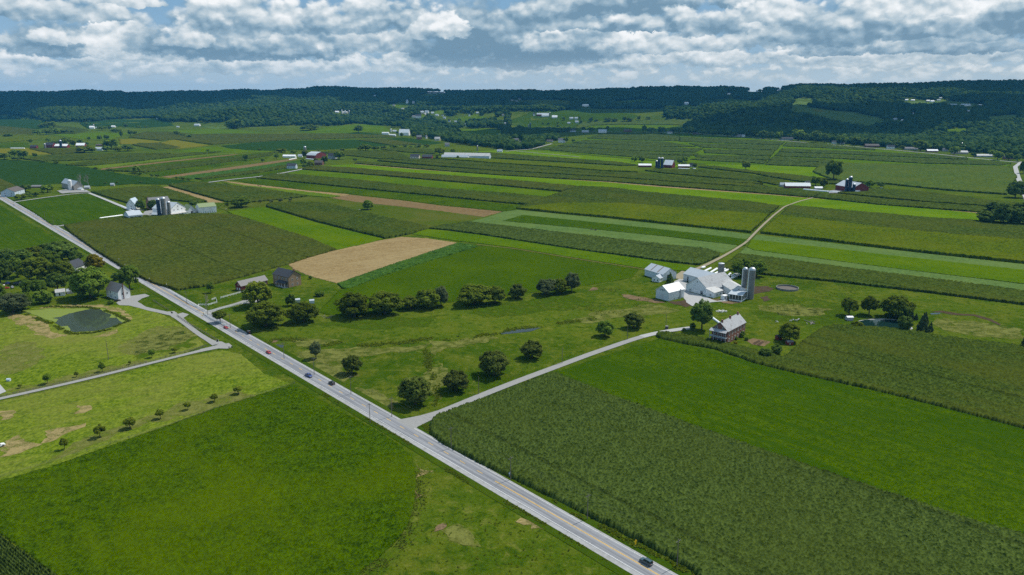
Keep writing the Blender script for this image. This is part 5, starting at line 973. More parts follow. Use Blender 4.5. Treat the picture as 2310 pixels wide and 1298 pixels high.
    for i in range(6):
        for z in (he*.27,he*.72): b['open']('S0',(i+.6)/6.2,z,1.0,1.7)
    for t in (.3,.7): b['open']('E0',t,he+1.2,.9,1.4)
    for t in (.2,.5,.8): b['open']('E0',t,he*.72,.9,1.6); b['open']('E0',t,he*.25,.9,1.9,'window')
    for s,hh in ((.06,1.4),(.5,1.3),(.93,1.4)): extra(b,'chimney',BRICK,L*s-.5,L*s+.5,W*.5-.9,W*.5+.1,hr-1.2,hr+hh)
    po=3.0; hm=he*.5
    extra(b,'porch_floor',concrete,-po,-.01,-.1,W+.1,-.1,.35); extra(b,'balcony',GREYS,-po,-.01,-.05,W+.05,hm-.15,hm+.15)
    Q=b['Q']; MB().prism([Q(-po-.4,-.3,he-.75),Q(-.51,-.3,he+.35),Q(-.51,W+.3,he+.35),Q(-po-.4,W+.3,he-.75)],[Q(-po-.4,-.3,he-.6),Q(-.51,-.3,he+.5),Q(-.51,W+.3,he+.5),Q(-po-.4,W+.3,he-.6)]).obj('porch_roof',RSLATE,b['root'])
    for i in range(5): extra(b,'column',GREYS,-po+.05,-po+.3,W*i/4-.12+(.1 if i==0 else 0),W*i/4+.12,.35,he-.62)
    rail=MB()
    for z in (hm+.95,hm+.25): rail.prism([Q(-po+.1,0,z),Q(-po+.2,0,z),Q(-po+.2,W,z),Q(-po+.1,W,z)],[Q(-po+.1,0,z+.1),Q(-po+.2,0,z+.1),Q(-po+.2,W,z+.1),Q(-po+.1,W,z+.1)])
    for i in range(40): t=W*i/39; rail.prism([Q(-po+.13,t,hm+.2),Q(-po+.17,t,hm+.2),Q(-po+.17,t+.08,hm+.2),Q(-po+.13,t+.08,hm+.2)],[Q(-po+.13,t,hm+1),Q(-po+.17,t,hm+1),Q(-po+.17,t+.08,hm+1),Q(-po+.13,t+.08,hm+1)])
    rail.obj('railing',pbr('pale_blue_rail',(.45,.52,.56),.6),b['root'])
    far('stone_shed','low brown outbuilding with a dark flat top behind the brick farmhouse','shed',1672,735,16,11,DARKW,RDARK,rot=41,ek=.9)
    b=far('garden_shed','little red shed under the round light green tree','shed',1759,768,12,11,REDW,RDARK,rot=15,dk=.9,ek=.7); b['open']('S0',.5,1.1,.9,1.8,'door')
    b=far('chicken_coop','small dark red coop with a grey lid roof','coop',1783,779,15,9,REDW,RGREY,rot=5,dk=.7,ek=.75); b['open']('S0',.4,.8,.7,.7)
    for i,pl in enumerate([[(1683,768),(1700,764),(1738,771),(1725,782),(1698,778)]]): patch('garden_soil',pl,soil,.10,rough_edge=.4)
    patch('garden_soil',[(1698,775),(1712,768),(1716,771),(1704,779)],mud,.12,rough_edge=.3); patch('garden_soil',[(1707,778),(1720,770),(1724,773),(1714,781)],mud,.12,rough_edge=.3)
    b=far('picnic_hut','small white roofed hut at the left end of the clear pond','hut',1918,724,15,9,GREYS,RWHITE,rot=3,dk=.8,ek=.8)
    p=PT(1504,743); root=empty('water_tank',p,'dark round tank with a pale lid beside the farm lane','tank'); MB().lathe([(1,0),(1,2.1)],16).obj('body',pbr('dark_steel',(.06,.06,.065),.5),root,smooth=True); MB().lathe([(1.06,2.1),(1.06,2.25)],16).obj('lid',STAVE,root)
main_farm()

def left_houses():
    b=bpx('farmhouse','tan brick farmhouse with a dark blue grey roof and porch','house',(617,641),(652,649.5),(668,640),626,611.5,'L',TANW,RDARK,ov=.5)
    L,W,he,hr=b['L'],b['W'],b['he'],b['hr']
    for i in range(4): b['open']('S0',(i+.6)/4.4,he*.75,1.1,1.6)
    for i in (0,3): b['open']('S0',(i+.6)/4.4,he*.25,1.1,1.7)
    for t in (.3,.7):
        for z in (.25,.72): b['open']('E0',t,he*z,1.0,1.6)
    extra(b,'chimney',BRICK,.0,1.0,W*.5-.5,W*.5+.5,hr-1.0,hr+1.6)
    Q=b['Q']; s0,s1=L*.05,L*.62
    MB().prism([Q(s0,-3.4,he*.42),Q(s1,-3.4,he*.42),Q(s1,-.07,he*.56),Q(s0,-.07,he*.56)],[Q(s0,-3.4,he*.42+.15),Q(s1,-3.4,he*.42+.15),Q(s1,-.07,he*.56+.15),Q(s0,-.07,he*.56+.15)]).obj('porch_roof',RDARK,b['root'])
    for i in range(4): extra(b,'column',TRIM,s0+.1+(s1-s0-.4)*i/3,s0+.3+(s1-s0-.4)*i/3,-3.2,-3.0,0,he*.43)
    extra(b,'porch_floor',concrete,s0,s1,-3.4,-.01,-.1,.3)
    b=bpx('small_barn','dark red barn with a pale grey roof behind the yellow green tree','barn',(533,653.5),(545,657),(604,643),645.5,635,'R',REDW,roofm('weathered_grey_roof',(.235,.225,.22),var=.1,spec=.05,rough=.9),ov=.6)
    b['open']('E0',.3,1.1,1.8,2.0,'door',WDOOR); b['open']('E0',.7,1.1,1.4,2.0,'door',WDOOR); b['open']('E0',.5,b['he']+.3,.9,1.1)
    for t in (.82,.92): b['open']('S0',t,b['he']*.55,1.0,1.1)
    for u,v,l in [(672,683,'small pale garden shed beside the dark bush'),(704,685,'small pale blue shed at the corner of the alfalfa field')]: far('garden_shed',l,'shed',u,v,11,8,BLUEW,RTIN,rot=20,dk=.8,ek=.75)
    b=bpx('house','white two storey house with a grey roof at the gravel drive','house',(241,670),(268,678),(284.5,669),660,642,'L',WHITE,RGREY,ov=.35)
    he,W=b['he'],b['W']
    for t in (.25,.62):
        for z in (.28,.75): b['open']('S0',t,he*z,.9,1.4)
    for t in (.35,.75): b['open']('E0',t,he*.7,.9,1.3)
    extra(b,'chimney',DARKW,-.45,-.07,W*.40,W*.46,0,b['hr']+.8)
    b=bpx('house','grey roofed white ranch house beside the yellow leaved tree','house',(157,606),(171.5,614),(197,605),604,592,'R',WHITE,RDARK,ov=.5)
    for t in (.2,.5,.8): b['open']('S0',t,1.6,1.4,1.2)
    b=far('garage','white garage with a pale mint roof left of the ranch house','garage',164,612,16,12,WHITE,roofm('mint_roof',(.60,.68,.62)),rot=35); b['open']('S0',.5,1.1,2.4,2.1,'door',WDOOR)
    b=far('garden_shed','little white shed with a mossy roof among the slim trees','shed',137,668,20,14,WHITE,RRUST,rot=30,dk=.7,ek=.6); b['open']('S0',.4,1.2,.8,1.8,'door')
    far('garden_shed','pale shed half hidden under the huge green tree','shed',158,663,14,10,GREYS,RTIN,rot=20); far('workshop','long pale roof among the trees by the scrap yard','shed',22,615,34,11,GREYS,RRUST,rot=12,dk=.5)
    # blue white house and stone barn farm
    b=bpx('house','pale blue white house with a brown grey roof at the left edge','house',(16,441),(34.5,444),(56.5,437.5),433,426,'R',BLUEW,RBROWN,ov=.4)
    for t in (.25,.7):
        for z in (.28,.72): b['open']('E0',t,b['he']*z,.9,1.4)
    for i in range(4):
        for z in (.28,.72): b['open']('S0',(i+.6)/4.3,b['he']*z,.9,1.4)
    b=bpx('stone_barn','stone barn with a grey tin roof behind the white silo','barn',(140,423.5),(168,430.5),(182,427.5),419,409,'L',STONE,RTIN)
    silo('white concrete silo in front of the stone barn',159.5,430,8.6,24.5,WSILO,WSILO)
    far('farm_outbuilding','low white shed right of the stone barn','shed',177,430,16,6,WHITE,RTIN,rot=-10); far('farm_outbuilding','small grey roofed shed by the bare poplars','shed',196,427,12,7,GREYS,RTIN,rot=10); far('farm_outbuilding','long low brown shed left of the stone barn','shed',82,424,26,5,DARKW,RGREY,rot=5); far('farm_wagon_shed','small dark shed with a pale roof in the lane meadow','shed',253,420,9,6,GREYS,RTIN,rot=0)
left_houses()
def white_farm():
    b=bpx('open_shed','open fronted white shed with a tin roof at the end of the white bag','shed',(278,491),(292,495.5),(322,492.5),487,477,'R',GREYW,RTIN,ov=.5)
    for t in (.2,.5,.8): b['open']('S0',t,1.6,4.0,2.8,'door')  # dark panels painted as the shade of the open bays
    b=bpx('house','white house with a dark blue roof behind the white farm lane','house',(298,470),(307,474),(318,470),462,449,'R',WHITE,RBLUE); b['open']('E0',.5,b['he']*.7,1,1.4); b['open']('E0',.5,b['he']*.25,1,1.4)
    b=bpx('farmhouse','brick farmhouse with grey roof between two dark round trees','house',(326,470),(341,474),(386,470),460,446.5,'R',BRICK,RGREY,ov=.4)
    for t in (.3,.7):
        for z in (.28,.72): b['open']('E0',t,b['he']*z,1,1.5)
    for i in range(4): b['open']('S0',(i+.5)/4.2,b['he']*.72,1,1.5)
    extra(b,'chimney',BRICK,0,1,b['W']*.5-.5,b['W']*.5+.5,b['hr']-1,b['hr']+1.5)
    b=bpx('main_barn','large white barn with a broad gable beside the concrete silos','barn',(345,484),(385,487),(412.5,480),473,457,'L',WHITE,RTIN,ov=.5)
    for t in (.25,.5,.75): b['open']('E0',t,b['he']*.8,1.2,1.5,'window',simple=True)
    b['open']('E0',.5,b['he']+2.5,1.2,1.4,'window',simple=True)
    b=bpx('barn_annex','low white annex with a rusty roof below the big white barn','annex',(383,484),(388,487.5),(424,482),484,477,'R',WHITE,RRUST,style='shed')
    for i in range(5): b['open']('S0',(i+.6)/5.4,1.3,1.3,1.2,simple=True)
    far('barn_annex','low tin roofed lean-to at the foot of the blue silo','annex',350,489,20,8,GREYW,RTIN,rot=-15)
    silo('dark blue silo leftmost of three at the white farm',360,489.5,8.2,42,BLUES,DOMEM); silo('tall concrete silo in the middle of three at the white farm',372,488.5,10,44); silo('shorter concrete silo rightmost of three at the white farm',383,487,7.6,33)
    b=bpx('small_barn','small green roofed barn right of the big white barn','barn',(412,479),(424,482),(434,478),475,463.5,'L',WHITE,RGREEN); b['open']('E0',.5,1.5,2,2.4,'door')
    b=bpx('small_barn','white barn with a pale green roof at the bare lot','barn',(442,479),(451,482.5),(489,479),468.5,460,'R',WHITE,RGREEN,ov=.4); b['open']('E0',.5,1.6,2.6,3,'door'); b['open']('E0',.5,b['he'],.8,1,simple=True)
    for i in range(7): b['open']('S0',(i+.6)/7.4,1.2,.5,2.2,'gap')  # dark strips painted as the shade in the wall gaps
    for u,l in ((318,'dark round tree left of the brick farmhouse at the white farm'),(346,'dark round tree right of the brick farmhouse at the white farm')): tree('farm_tree','round','dark',u,474,20,24,l)
    tree('farm_tree','bush','dark',436,462,18,9,'low dark bush behind the green roofed barn')
    bag('white silage bag reaching left from the open fronted shed',(225,493.5),(277,486.5),3.6); bag('white silage bag along the white farm lane',(272,465.5),(305,480),3.6); bag('shorter white silage bag at the end of the farm lane',(300,476),(316,483),3.6)
    bag('small white tarp heap in front of the green roofed barn',(433,483.5),(442,485),3,name='tarp_heap',cat='heap',group=None)
white_farm()
def far_buildings():
    f=far
    # far left red farm
    f('barn','dark roofed red barn at the far left farm','barn',110,334,22,11,REDW,RDARK,rot=-8); f('barn','long red barn with a white roof at the far left farm','barn',137,334,32,8,REDW,RWHITE,rot=-4,dk=.4,ek=.5); silo('dark blue silo at the far left farm',138,334,5.5,18,BLUES,DOMEM,hoops=False); silo('thin concrete silo at the far left farm',102,335,4,11,hoops=False)
    f('shed','small red shed left of the far left farm','shed',75,335,15,7,REDW,RDARK,rot=3); bag('long white cover on the field at the far left',(24,336),(56,336),3.5); f('barn','red barn with a white roof right of the blue silo farm trees','barn',181,333,20,9,REDW,RWHITE,rot=5,ek=.5); f('house','grey roofed house half hidden in the left tree clump','house',223,340,16,7,BLUEW,RTIN,rot=10); f('house','low brown house above the left tree clump','house',223,330,15,4,DARKW,RBROWN,rot=0)
    f('barn','white barn under the left wooded ridge','barn',207,291,11,6,WHITE,RWHITE,rot=10); f('barn','second white barn under the left wooded ridge','barn',255,288,9,4,WHITE,RWHITE,rot=0); silo('grey silo under the left wooded ridge',212,289,3,9,hoops=False); f('shed','grey shed between the white ridge foot barns','shed',220,290,9,3,GREYS,RTIN)
    for u,v,w,h,l in [(358,269,12,3,'uppermost white house at the wood corner on the left'),(373,267,10,4,'white house right of the uppermost one at the wood corner'),(384,273,6,4,'small white house at the wood corner on the left'),(401,288,6,3,'white shed at the end of the little gravel road'),(444,285,13,5,'white low house in the wood edge on the left')]: f('house',l,'house',u,v,w,h,WHITE,RTIN,rot=random.uniform(-12,12))
    # red gambrel farm
    b=bpx('barn','red gambrel barn with a pale roof','barn',(691,357.5),(712,358.5),(721,355),351,343,'L',REDW,RTIN,style='gambrel'); silo('concrete silo beside the red gambrel barn',689,352,6,22,hoops=False); f('shed','long white shed left of the red gambrel barn','shed',652,356,31,6,WHITE,RWHITE,rot=-3,dk=.3,wins=6); f('annex','low white annex left of the silo at the red barn','annex',677,355,10,6,WHITE,RTIN); f('shed','small white roofed sheds right of the red gambrel barn','shed',725,356,9,7,DARKW,RWHITE)
    f('house','grey house with a steep roof right of the red gambrel barn','house',748,359,19,12,GREYS,RDARK,rot=-12,wins=2); f('house','dark roofed house beside the pale lane','house',657,381,22,11,BLUEW,RDARK,rot=-5,wins=3); f('house','brown house under the trees above the pale lane','house',718,373,20,10,DARKW,RBROWN,rot=-8,wins=2)
    bag('white silage bag in front of the red gambrel barn',(690,359),(707,360.5),2.4); bag('white silage bag on the lot left of the red gambrel barn',(652,361),(669,358),2.4)
    # poultry house
    f('poultry_house','very long pale poultry house in the middle distance','barn',1052,357.5,116,11,BLUEW,RRUST,rot=-12,dk=.16,ek=.5); f('poultry_house','lower poultry house in front of the longest one','barn',1026,358.5,66,8,WHITE,RTIN,rot=-6,dk=.16,ek=.5)
    f('house','dark roofed house with two white gables','house',935,360,22,11,CREAM,RDARK,rot=-8,wins=3); f('house','red brick house right of the two white gables','house',963,360,24,10,REDW,RDARK,rot=-6,wins=3); silo('thin grey silo at the edge of the valley wood',1077,341,3,13,hoops=False)
    f('barn','broad white roofed barn in the valley','barn',911,306,25,13,WHITE,RWHITE,rot=-10,ek=.45,wins=3); f('greenhouse','long white greenhouse on the slope below the knoll','greenhouse',869,304,17,5,WHITE,RWHITE,rot=-10,dk=.4,style='round'); f('greenhouse','small white greenhouse below the longer one','greenhouse',885,307.5,15,4,WHITE,RWHITE,rot=-10,dk=.4,style='round'); silo('pale steel silo beside the valley barn',882,298,4,7,WSILO,DOMEM,hoops=False); f('shed','white sheds between steel silo and valley barn','shed',890,298,9,4,WHITE,RTIN)
    f('house','brick house in the valley','house',946,315,12,9,BRICK,RGREY,rot=15,wins=1); f('house','narrow white house in the valley','house',963,313,5,7,WHITE,RGREY,rot=60); f('house','cream house in the valley','house',986,318,13,8,CREAM,RRUST,rot=-10,wins=1); f('house','grey gabled house at the wood edge','house',1009,331,11,8,GREYS,RGREY,rot=10)
    f('barn','white barn in front of three far white silos','barn',777,257,14,5,CREAM,RRUST,rot=0); f('house','white house left of three far white silos','house',760,255,9,4,WHITE,RWHITE)
    for u,l in ((771.5,'leftmost of three far white silos'),(779,'middle one of three far white silos'),(788,'rightmost of three far white silos')): silo(l,u,257,2.6,9 if u<775 else 8,WSILO,WSILO,hoops=False)
    L=VILLAGE
    for u,v,w,h in L: f('village_house','small white house among the trees of the valley village','house',u,v,w,h,random.choice([WHITE,WHITE,BLUEW,CREAM]),random.choice([RGREY,RTIN,RTIN,RDARK]),rot=random.uniform(-25,25),group='houses of the valley village')
    for u,v,w,h in [(968,212,8,3),(980,212,10,4),(996,211,12,3),(1172,226,5,4),(1155,228,6,3),(1164,230,8,3)]: f('village_house','pale house on the central ridge','house',u,v,w,h,GREYS,RGREY,rot=random.uniform(-15,15),group='houses of the central ridge')
    f('shed','white shed in a gap of the far wood','shed',1321,241,15,5,WHITE,RWHITE,rot=0,dk=.4)
    f('barn','large white far barn with a broad roof','barn',1230,264,17,8,WHITE,RWHITE,rot=-5,ek=.35); f('barn','white far barn right of the large one','barn',1251,267,13,6,WHITE,RWHITE,rot=-5,ek=.4); f('barn','dark red far barn left of the large white one','barn',1217,262,13,6,REDW,RTIN); f('house','narrow white far house left of the dark red barn','house',1205,262,5,7,WHITE,RGREY); silo('far grey silo between two white barns',1240,264,2.2,10,hoops=False)
    for u,v,w,h in [(1289,270,9,5),(1300,270,8,5),(1283,280,7,4),(1301,278,8,5)]: f('village_house','small pale house on the far green slope','house',u,v,w,h,BLUEW,RTIN,rot=random.uniform(-10,10),group='houses of the far green slope')
    silo('dark blue silo rising from the valley wood',1196,290,3,13,BLUES,DOMEM,hoops=False); silo('shorter silo beside the dark blue one in the valley wood',1192,290,2.4,9,STAVE,DOMEM,hoops=False)
    for u,v,w,h,a,r,l in [(1260,298,15,6,GREYS,RGREY,'grey roofed house at the left end of the village road'),(1292,298,14,6,BLUEW,RDARK,'blue grey house near the left end of the village road'),(1320,300,16,5,GREYS,RTIN,'low grey house on the village road'),(1359,300,20,7,WHITE,RTIN,'white house with two gables on the village road'),(1416,298.5,20,6,DARKW,RBROWN,'reddish house on the village road'),(1511,302,12,5,WHITE,RGREY,'white house behind the village road trees'),(1570,304,16,4,DARKW,RBROWN,'low brown house under the village road trees'),(1662,309,20,5,GREYS,RGREY,'long grey house at the bend of the village road'),(1677,309.5,8,5,WHITE,RTIN,'white house beside the long grey one'),(1267,322,17,9,WHITE,RGREY,'white house at the wood end of the pale lane'),(1240,321,15,5,GREYS,RBROWN,'brown roofed house in the wood by the pale lane'),(1163,318,14,5,GREYS,RGREY,'grey roofed house in the valley wood'),(1175,324,9,5,WHITE,RGREY,'white house in the valley wood near the pale lane'),(1127,344,13,6,WHITE,RTIN,'white house at the end of the bright grass band'),
      (1775,316.5,30,6,GREYS,RDARK,'long dark roofed house on the right village road'),(1882,325,10,7,WHITE,RGREY,'white gabled house on the right village road'),(1901,326,9,5,WHITE,RGREY,'white house under a round tree on the right village road'),(1968,333,32,7,DARKW,RBROWN,'long brown red ranch house on the right village road'),(2010,336,17,8,WHITE,RDARK,'white house with a dark roof right of the brown ranch house'),(2056,339,30,6,GREYS,RGREY,'long grey ranch house on the right village road'),(2104,344,25,6,BRICK,RWHITE,'brick house with a white roof on the right village road'),(2133,342,13,7,GREYS,RGREY,'small grey house before the white roofed farm'),(2167,348,34,7,STONE,RRUST,'stone house below the white roofed farm'),(2223,355,38,6,GREYS,RRUST,'very long pale ranch house on the right village road'),(2280,360,28,7,DARKW,RDARK,'dark house at the end of the right village road')]:
        f('house',l,'house',u,v,w,h,a,r,rot=-8,dk=.45,wins=2 if w>12 else 0)
    f('barn','white roofed barn of the roadside farm on the right','barn',2168,340,22,11,WHITE,RWHITE,rot=-8); f('barn','white sheds right of the roadside barn','barn',2192,343,22,7,WHITE,RWHITE,rot=-8); silo('grey silo with a domed top at the roadside farm',2168,336,5,14,hoops=False); f('shed','pale blue shed behind the right village trees','shed',1980,322,14,4,BLUEW,RTIN)
    # blue silo farm
    silo('left blue silo with a white dome at the red barn',1486,380,6,25,BLUES,WSILO,hoops=False); silo('right blue silo with a white dome at the red barn',1493,380,6.6,25,BLUES,WSILO,hoops=False); silo('short dark silo beside the two white domed ones',1480.5,379,5,17,BLUES,DOMEM,hoops=False)
    f('barn','red barn with a big white roof by the blue silos','barn',1506,379,22,16,REDW,RWHITE,rot=-35,dk=.9,ek=.4); f('shed','long low red shed with a white roof left of the blue silos','shed',1455,377.5,31,7,REDW,RWHITE,rot=-3,dk=.35); f('shed','low red shed with a white roof right of the blue silos','shed',1543,379,27,7,REDW,RWHITE,rot=-3,dk=.35); bag('white silage bag in front of the low red shed',(1530,381),(1557,382.5),2.6); bag('short white cover beside the blue silo farm',(1563,381.5),(1569,381.8),3); f('house','grey house behind the low red shed','house',1560,378,9,9,GREYS,RDARK)
    # right farm
    f('barn','long barn with a white roof and red walls on the right','barn',1800,425,60,11,REDW,RWHITE,rot=-4,dk=.25,ek=.45); f('shed','grey shed at the left end of the long white roofed barn','shed',1766,422,13,9,GREYS,RTIN,rot=-4); f('shed','small white roofed shed right of the long barn','shed',1847,428,18,6,GREYS,RWHITE,rot=-4,dk=.5); f('house','grey house behind the long white roofed barn','house',1823,416,12,7,WHITE,RDARK,rot=20)
    b=bpx('barn','red barn with a grey roof behind the three blue silos','barn',(1884,429),(1924,436),(1938,431),424,413,'L',REDW,RTIN,ov=.5); f('annex','white roofed lean-to right of the three blue silos','annex',1936,436,16,6,WHITE,RWHITE,rot=25)
    silo('left one of three dark blue silos at the red barn',1908,435,7,32,BLUES,DOMEM,hoops=False,group='three dark blue silos'); silo('tallest, middle one of three dark blue silos at the red barn',1916,435.5,7.6,38,BLUES,DOMEM,hoops=False,group='three dark blue silos'); silo('short right one of three dark blue silos at the red barn',1925,436,7,22,BLUES,DOMEM,hoops=False,group='three dark blue silos')
    bag('long white silage bag in front of the small shed on the right',(1812,428.5),(1868,433.5),4); bag('second white silage bag beside the yard of the blue silos',(1864,433),(1900,436),4); bag('small white tank heap beside the dirt corner on the right',(1985,424),(1990,424.5),2.5,name='white_heap',cat='heap',group=None)
    for u,v,w,h in VILLAGE3: f('village_house','small pale house on the right hand wooded slope','house',u,v,w,h,random.choice([WHITE,GREYS,BLUEW]),random.choice([RTIN,RWHITE]),rot=random.uniform(-15,15),group='houses of the right hand slope')
    f('shed','white shed of the clump at the right edge','shed',2262,505,12,4,WHITE,RWHITE); 
far_buildings()
# ================================================================ vehicles
TYRE=pbr('tyre',(.02,.02,.02),.9); RIM=pbr('wheel_rim',(.35,.36,.38),.35,metal=.7); LAMPW=pbr('headlamp',(.75,.75,.72),.2,spec=.6); LAMPR=pbr('tail_lamp',(.45,.02,.02),.25,spec=.6); CARG=pbr('car_glass',(.015,.02,.025),.06,var=.02,spec=.8); CHROME=pbr('bumper',(.10,.10,.11),.5); PLATE=pbr('number_plate',(.65,.65,.6),.5)
def paint(n,c): return pbr('car_paint_'+n,c,.28,var=.03,scale=.5,spec=.6)
def car(kind,label,u,v,heading,mat,cat='car',group=None,off=None):
    p=PT(u,v) if off is None else np.array(off); root=empty(kind,(p[0],p[1],.19 if off is None else p[2]),label,cat,group); root.rotation_euler=(0,0,heading)
    spec={'sedan':(4.6,1.78,.62,.92,1.42,[(-.30,0),(-.16,1),(.10,1),(.27,0)],2.7,.33),'suv':(4.6,1.86,.78,1.10,1.78,[(-.49,0),(-.44,1),(.06,1),(.20,0)],2.65,.37),'pickup':(5.7,1.95,.80,1.10,1.85,[(-.14,0),(-.10,1),(.10,1),(.22,0)],3.5,.40)}[kind]
    L,Wd,zb,zh,zt,gh,wb,wr=spec
    hw=Wd/2; clear=.28
    def ring(x,zl,zh_,w,tap=.93): return [(x,-w,zl),(x,-w*1.0,(zl+zh_)/2),(x,-w*tap,zh_),(x,w*tap,zh_),(x,w,(zl+zh_)/2),(x,w,zl)]
    xs=[(-.5,.42,zh*.88,.86),(-.485,clear+.05,zh*.97,.95),(-.40,clear,zh,1),(-.05,clear,zh,1),(.20,clear,zh,1),(.36,clear,zh*.95,.99),(.47,clear+.05,zh*.84,.93),(.5,.40,zh*.70,.84)]
    MB().loft([ring(L*x,zl,z,hw*w) for x,zl,z,w in xs]).obj('body',mat,root,smooth=True)
    # greenhouse: glass band with roof above
    g=[(L*x,zh-.02 if t==0 else zt-.06,hw*(.93 if t==0 else .74)) for x,t in gh]
    gl=MB(); bot=[(g[0][0],-g[0][2],zh-.02),(g[3][0],-g[3][2],zh-.02),(g[3][0],g[3][2],zh-.02),(g[0][0],g[0][2],zh-.02)]; top=[(g[1][0],-g[1][2],zt-.05),(g[2][0],-g[2][2],zt-.05),(g[2][0],g[2][2],zt-.05),(g[1][0],g[1][2],zt-.05)]
    gl.prism(bot,top).obj('window',CARG,root)
    rf=MB(); x0,x1,w=g[1][0]-.06,g[2][0]+.06,g[1][2]+.02; rf.prism([(x0,-w,zt-.05),(x1,-w,zt-.05),(x1,w,zt-.05),(x0,w,zt-.05)],[(x0+.08,-w*.92,zt+.02),(x1-.08,-w*.92,zt+.02),(x1-.08,w*.92,zt+.02),(x0+.08,w*.92,zt+.02)])
    for sgn in (-1,1):
        for a,b in ((0,1),(3,2)): rf.tube((g[a][0],sgn*g[a][2],zh),(g[b][0],sgn*g[b][2],zt-.03),.055,n=5)
        xm=(g[1][0]+g[2][0])/2; rf.tube((xm,sgn*(g[0][2]+.01),zh),(xm,sgn*(g[1][2]+.01),zt-.03),.05,n=5)
    rf.obj('roof',mat,root)
    if kind=='suv':
        rr=MB(); [rr.tube((x0+.3,s*w*.8,zt+.07),(x1-.2,s*w*.8,zt+.07),.03,n=5) for s in (-1,1)]; rr.obj('roof_rack',CHROME,root)
    if kind=='pickup': MB().box(-L*.49,-L*.155,-hw*.82,hw*.82,zh+.005,zh+.02).obj('bed',CHROME,root)
    for s in (-1,1):
        for x in (-wb/2+.02,wb/2+.02):
            wh=MB().tube((x,s*(hw-.20),wr),(x,s*(hw+.015),wr),wr,n=16).obj('wheel',TYRE,root); MB().tube((x,s*(hw+.016),wr),(x,s*(hw+.03),wr),wr*.62,n=12).obj('rim',RIM,wh)
        MB().obox((L*.487,s*hw*.62,zh*.70),(.06,0,0),(0,.20,0),(0,0,.08)).obj('headlight',LAMPW,root); MB().obox((-L*.492,s*hw*.74,zh*.80),(.05,0,0),(0,.13,0),(0,0,.14)).obj('tail_light',LAMPR,root)
        MB().obox((g[3][0]-.25,s*(hw+.10),zh+.06),(.08,0,0),(0,.10,0),(0,0,.07)).obj('mirror',mat,root)
    MB().box(L*.485,L*.515,-hw*.8,hw*.8,.36,.52).obj('bumper',CHROME,root); MB().box(-L*.515,-L*.485,-hw*.85,hw*.85,.40,.56).obj('bumper',CHROME,root)
    MB().box(-L*.505,-L*.494,-.26,.26,.66,.78).obj('number_plate',PLATE,root)
    return root
HD=math.atan2(dvec[1],dvec[0]); HB=HD+math.pi     # along the road, away from and towards the camera
def onroad(u,v,lane): s=s_of(u,v); return rp(s,lane,.19)
red=paint('red',(.42,.015,.022)); blue=paint('blue',(.02,.045,.20)); blk=paint('black',(.016,.016,.02)); teal=paint('teal',(.045,.085,.105)); silv=paint('silver',(.45,.46,.48)); wht=paint('white',(.72,.72,.72))
car('sedan','red sedan beside the yellow diamond sign, coming down the main road',483,747,HB,red,off=onroad(483,747,-1.9)); car('sedan','red sedan nearer the lane mouth, second red car on the road',583,803,HB,red,off=onroad(583,803,-1.9))
car('pickup','blue pickup truck on the main road',674,856,HB,blue,'truck',off=onroad(674,856,-1.9)); car('suv','black sport utility car on the main road',732,872,HD,blk,off=onroad(732,872,2.0)); car('suv','dark teal sport utility car at the bottom of the main road',1458,1272,HD,teal,off=onroad(1459,1271,1.9)); car('sedan','silver car far up the main road',20,465,HB,silv,off=onroad(20,465,-1.9))
car('sedan','dark parked car beside the white house',265,680,.4,blk)
for i,(u,v,m,l) in enumerate([(4,646,wht,'white car in the scrap yard'),(14,652,red,'red car in the scrap yard'),(18,641,blue,'blue car in the scrap yard'),(28,650,silv,'silver car in the scrap yard'),(36,642,blk,'black car in the scrap yard'),(45,641,wht,'pale car in the scrap yard'),(57,640,silv,'grey car at the right end of the scrap yard'),(6,658,silv,'grey car at the lower end of the scrap yard')]): car('sedan' if i%2 else 'suv',l,u,v,i*.8,m,group='cars of the scrap yard')
car('pickup','white truck at the left edge by the dry patch',-5,1010,.9,wht,'truck'); car('sedan','white car beside the bare poplars',192,431,.2,wht); car('sedan','dark car on the right village road',2198,356,-.6,blk); car('sedan','white car in front of the long house on the right village road',1868,325,-.3,wht)
# ================================================================ animals and people (one skinned body each)
def skin(name,verts,edges,radii,mat,levels=1):
    me=bpy.data.meshes.new(name); me.from_pydata(verts,edges,[]); me.materials.append(mat); o=bpy.data.objects.new(name,me); COL.objects.link(o)
    md=o.modifiers.new('Skin','SKIN'); md.use_smooth_shade=True
    sv=me.skin_vertices[0].data if me.skin_vertices else None
    if sv is None:
        bm=bmesh.new(); bm.from_mesh(me); bm.verts.layers.skin.verify(); bm.to_mesh(me); bm.free(); sv=me.skin_vertices[0].data
    for i,r in enumerate(radii): sv[i].radius=(r,r)
    sv[0].use_root=True
    sd=o.modifiers.new('Subdivision','SUBSURF'); sd.levels=levels; sd.render_levels=levels; return o
def cowmat(n,b,w,th):
    m=bpy.data.materials.new(n); m.use_nodes=True; g=NG(m.node_tree); q=g.n['Principled BSDF']; v=g.new('ShaderNodeTexCoord').outputs['Object']; oi=g.new('ShaderNodeObjectInfo')
    ad=g.new('ShaderNodeVectorMath',operation='ADD'); g.l.new(v,ad.inputs[0]); g.l.new(g.vec(g.mul(oi.outputs['Random'],40),0,0),ad.inputs[1])
    g.l.new(g.mix(g.sm(g.noise(ad.outputs[0],1.5,1,.4),th-.01,th+.01),b,w),q.inputs['Base Color']); q.inputs['Roughness'].default_value=.8; return m
COW=cowmat('cow_hide',(.02,.018,.016),(.68,.66,.62),.48); HORSE=pbr('bay_horse_hide',(.07,.032,.016),.6,var=.1)
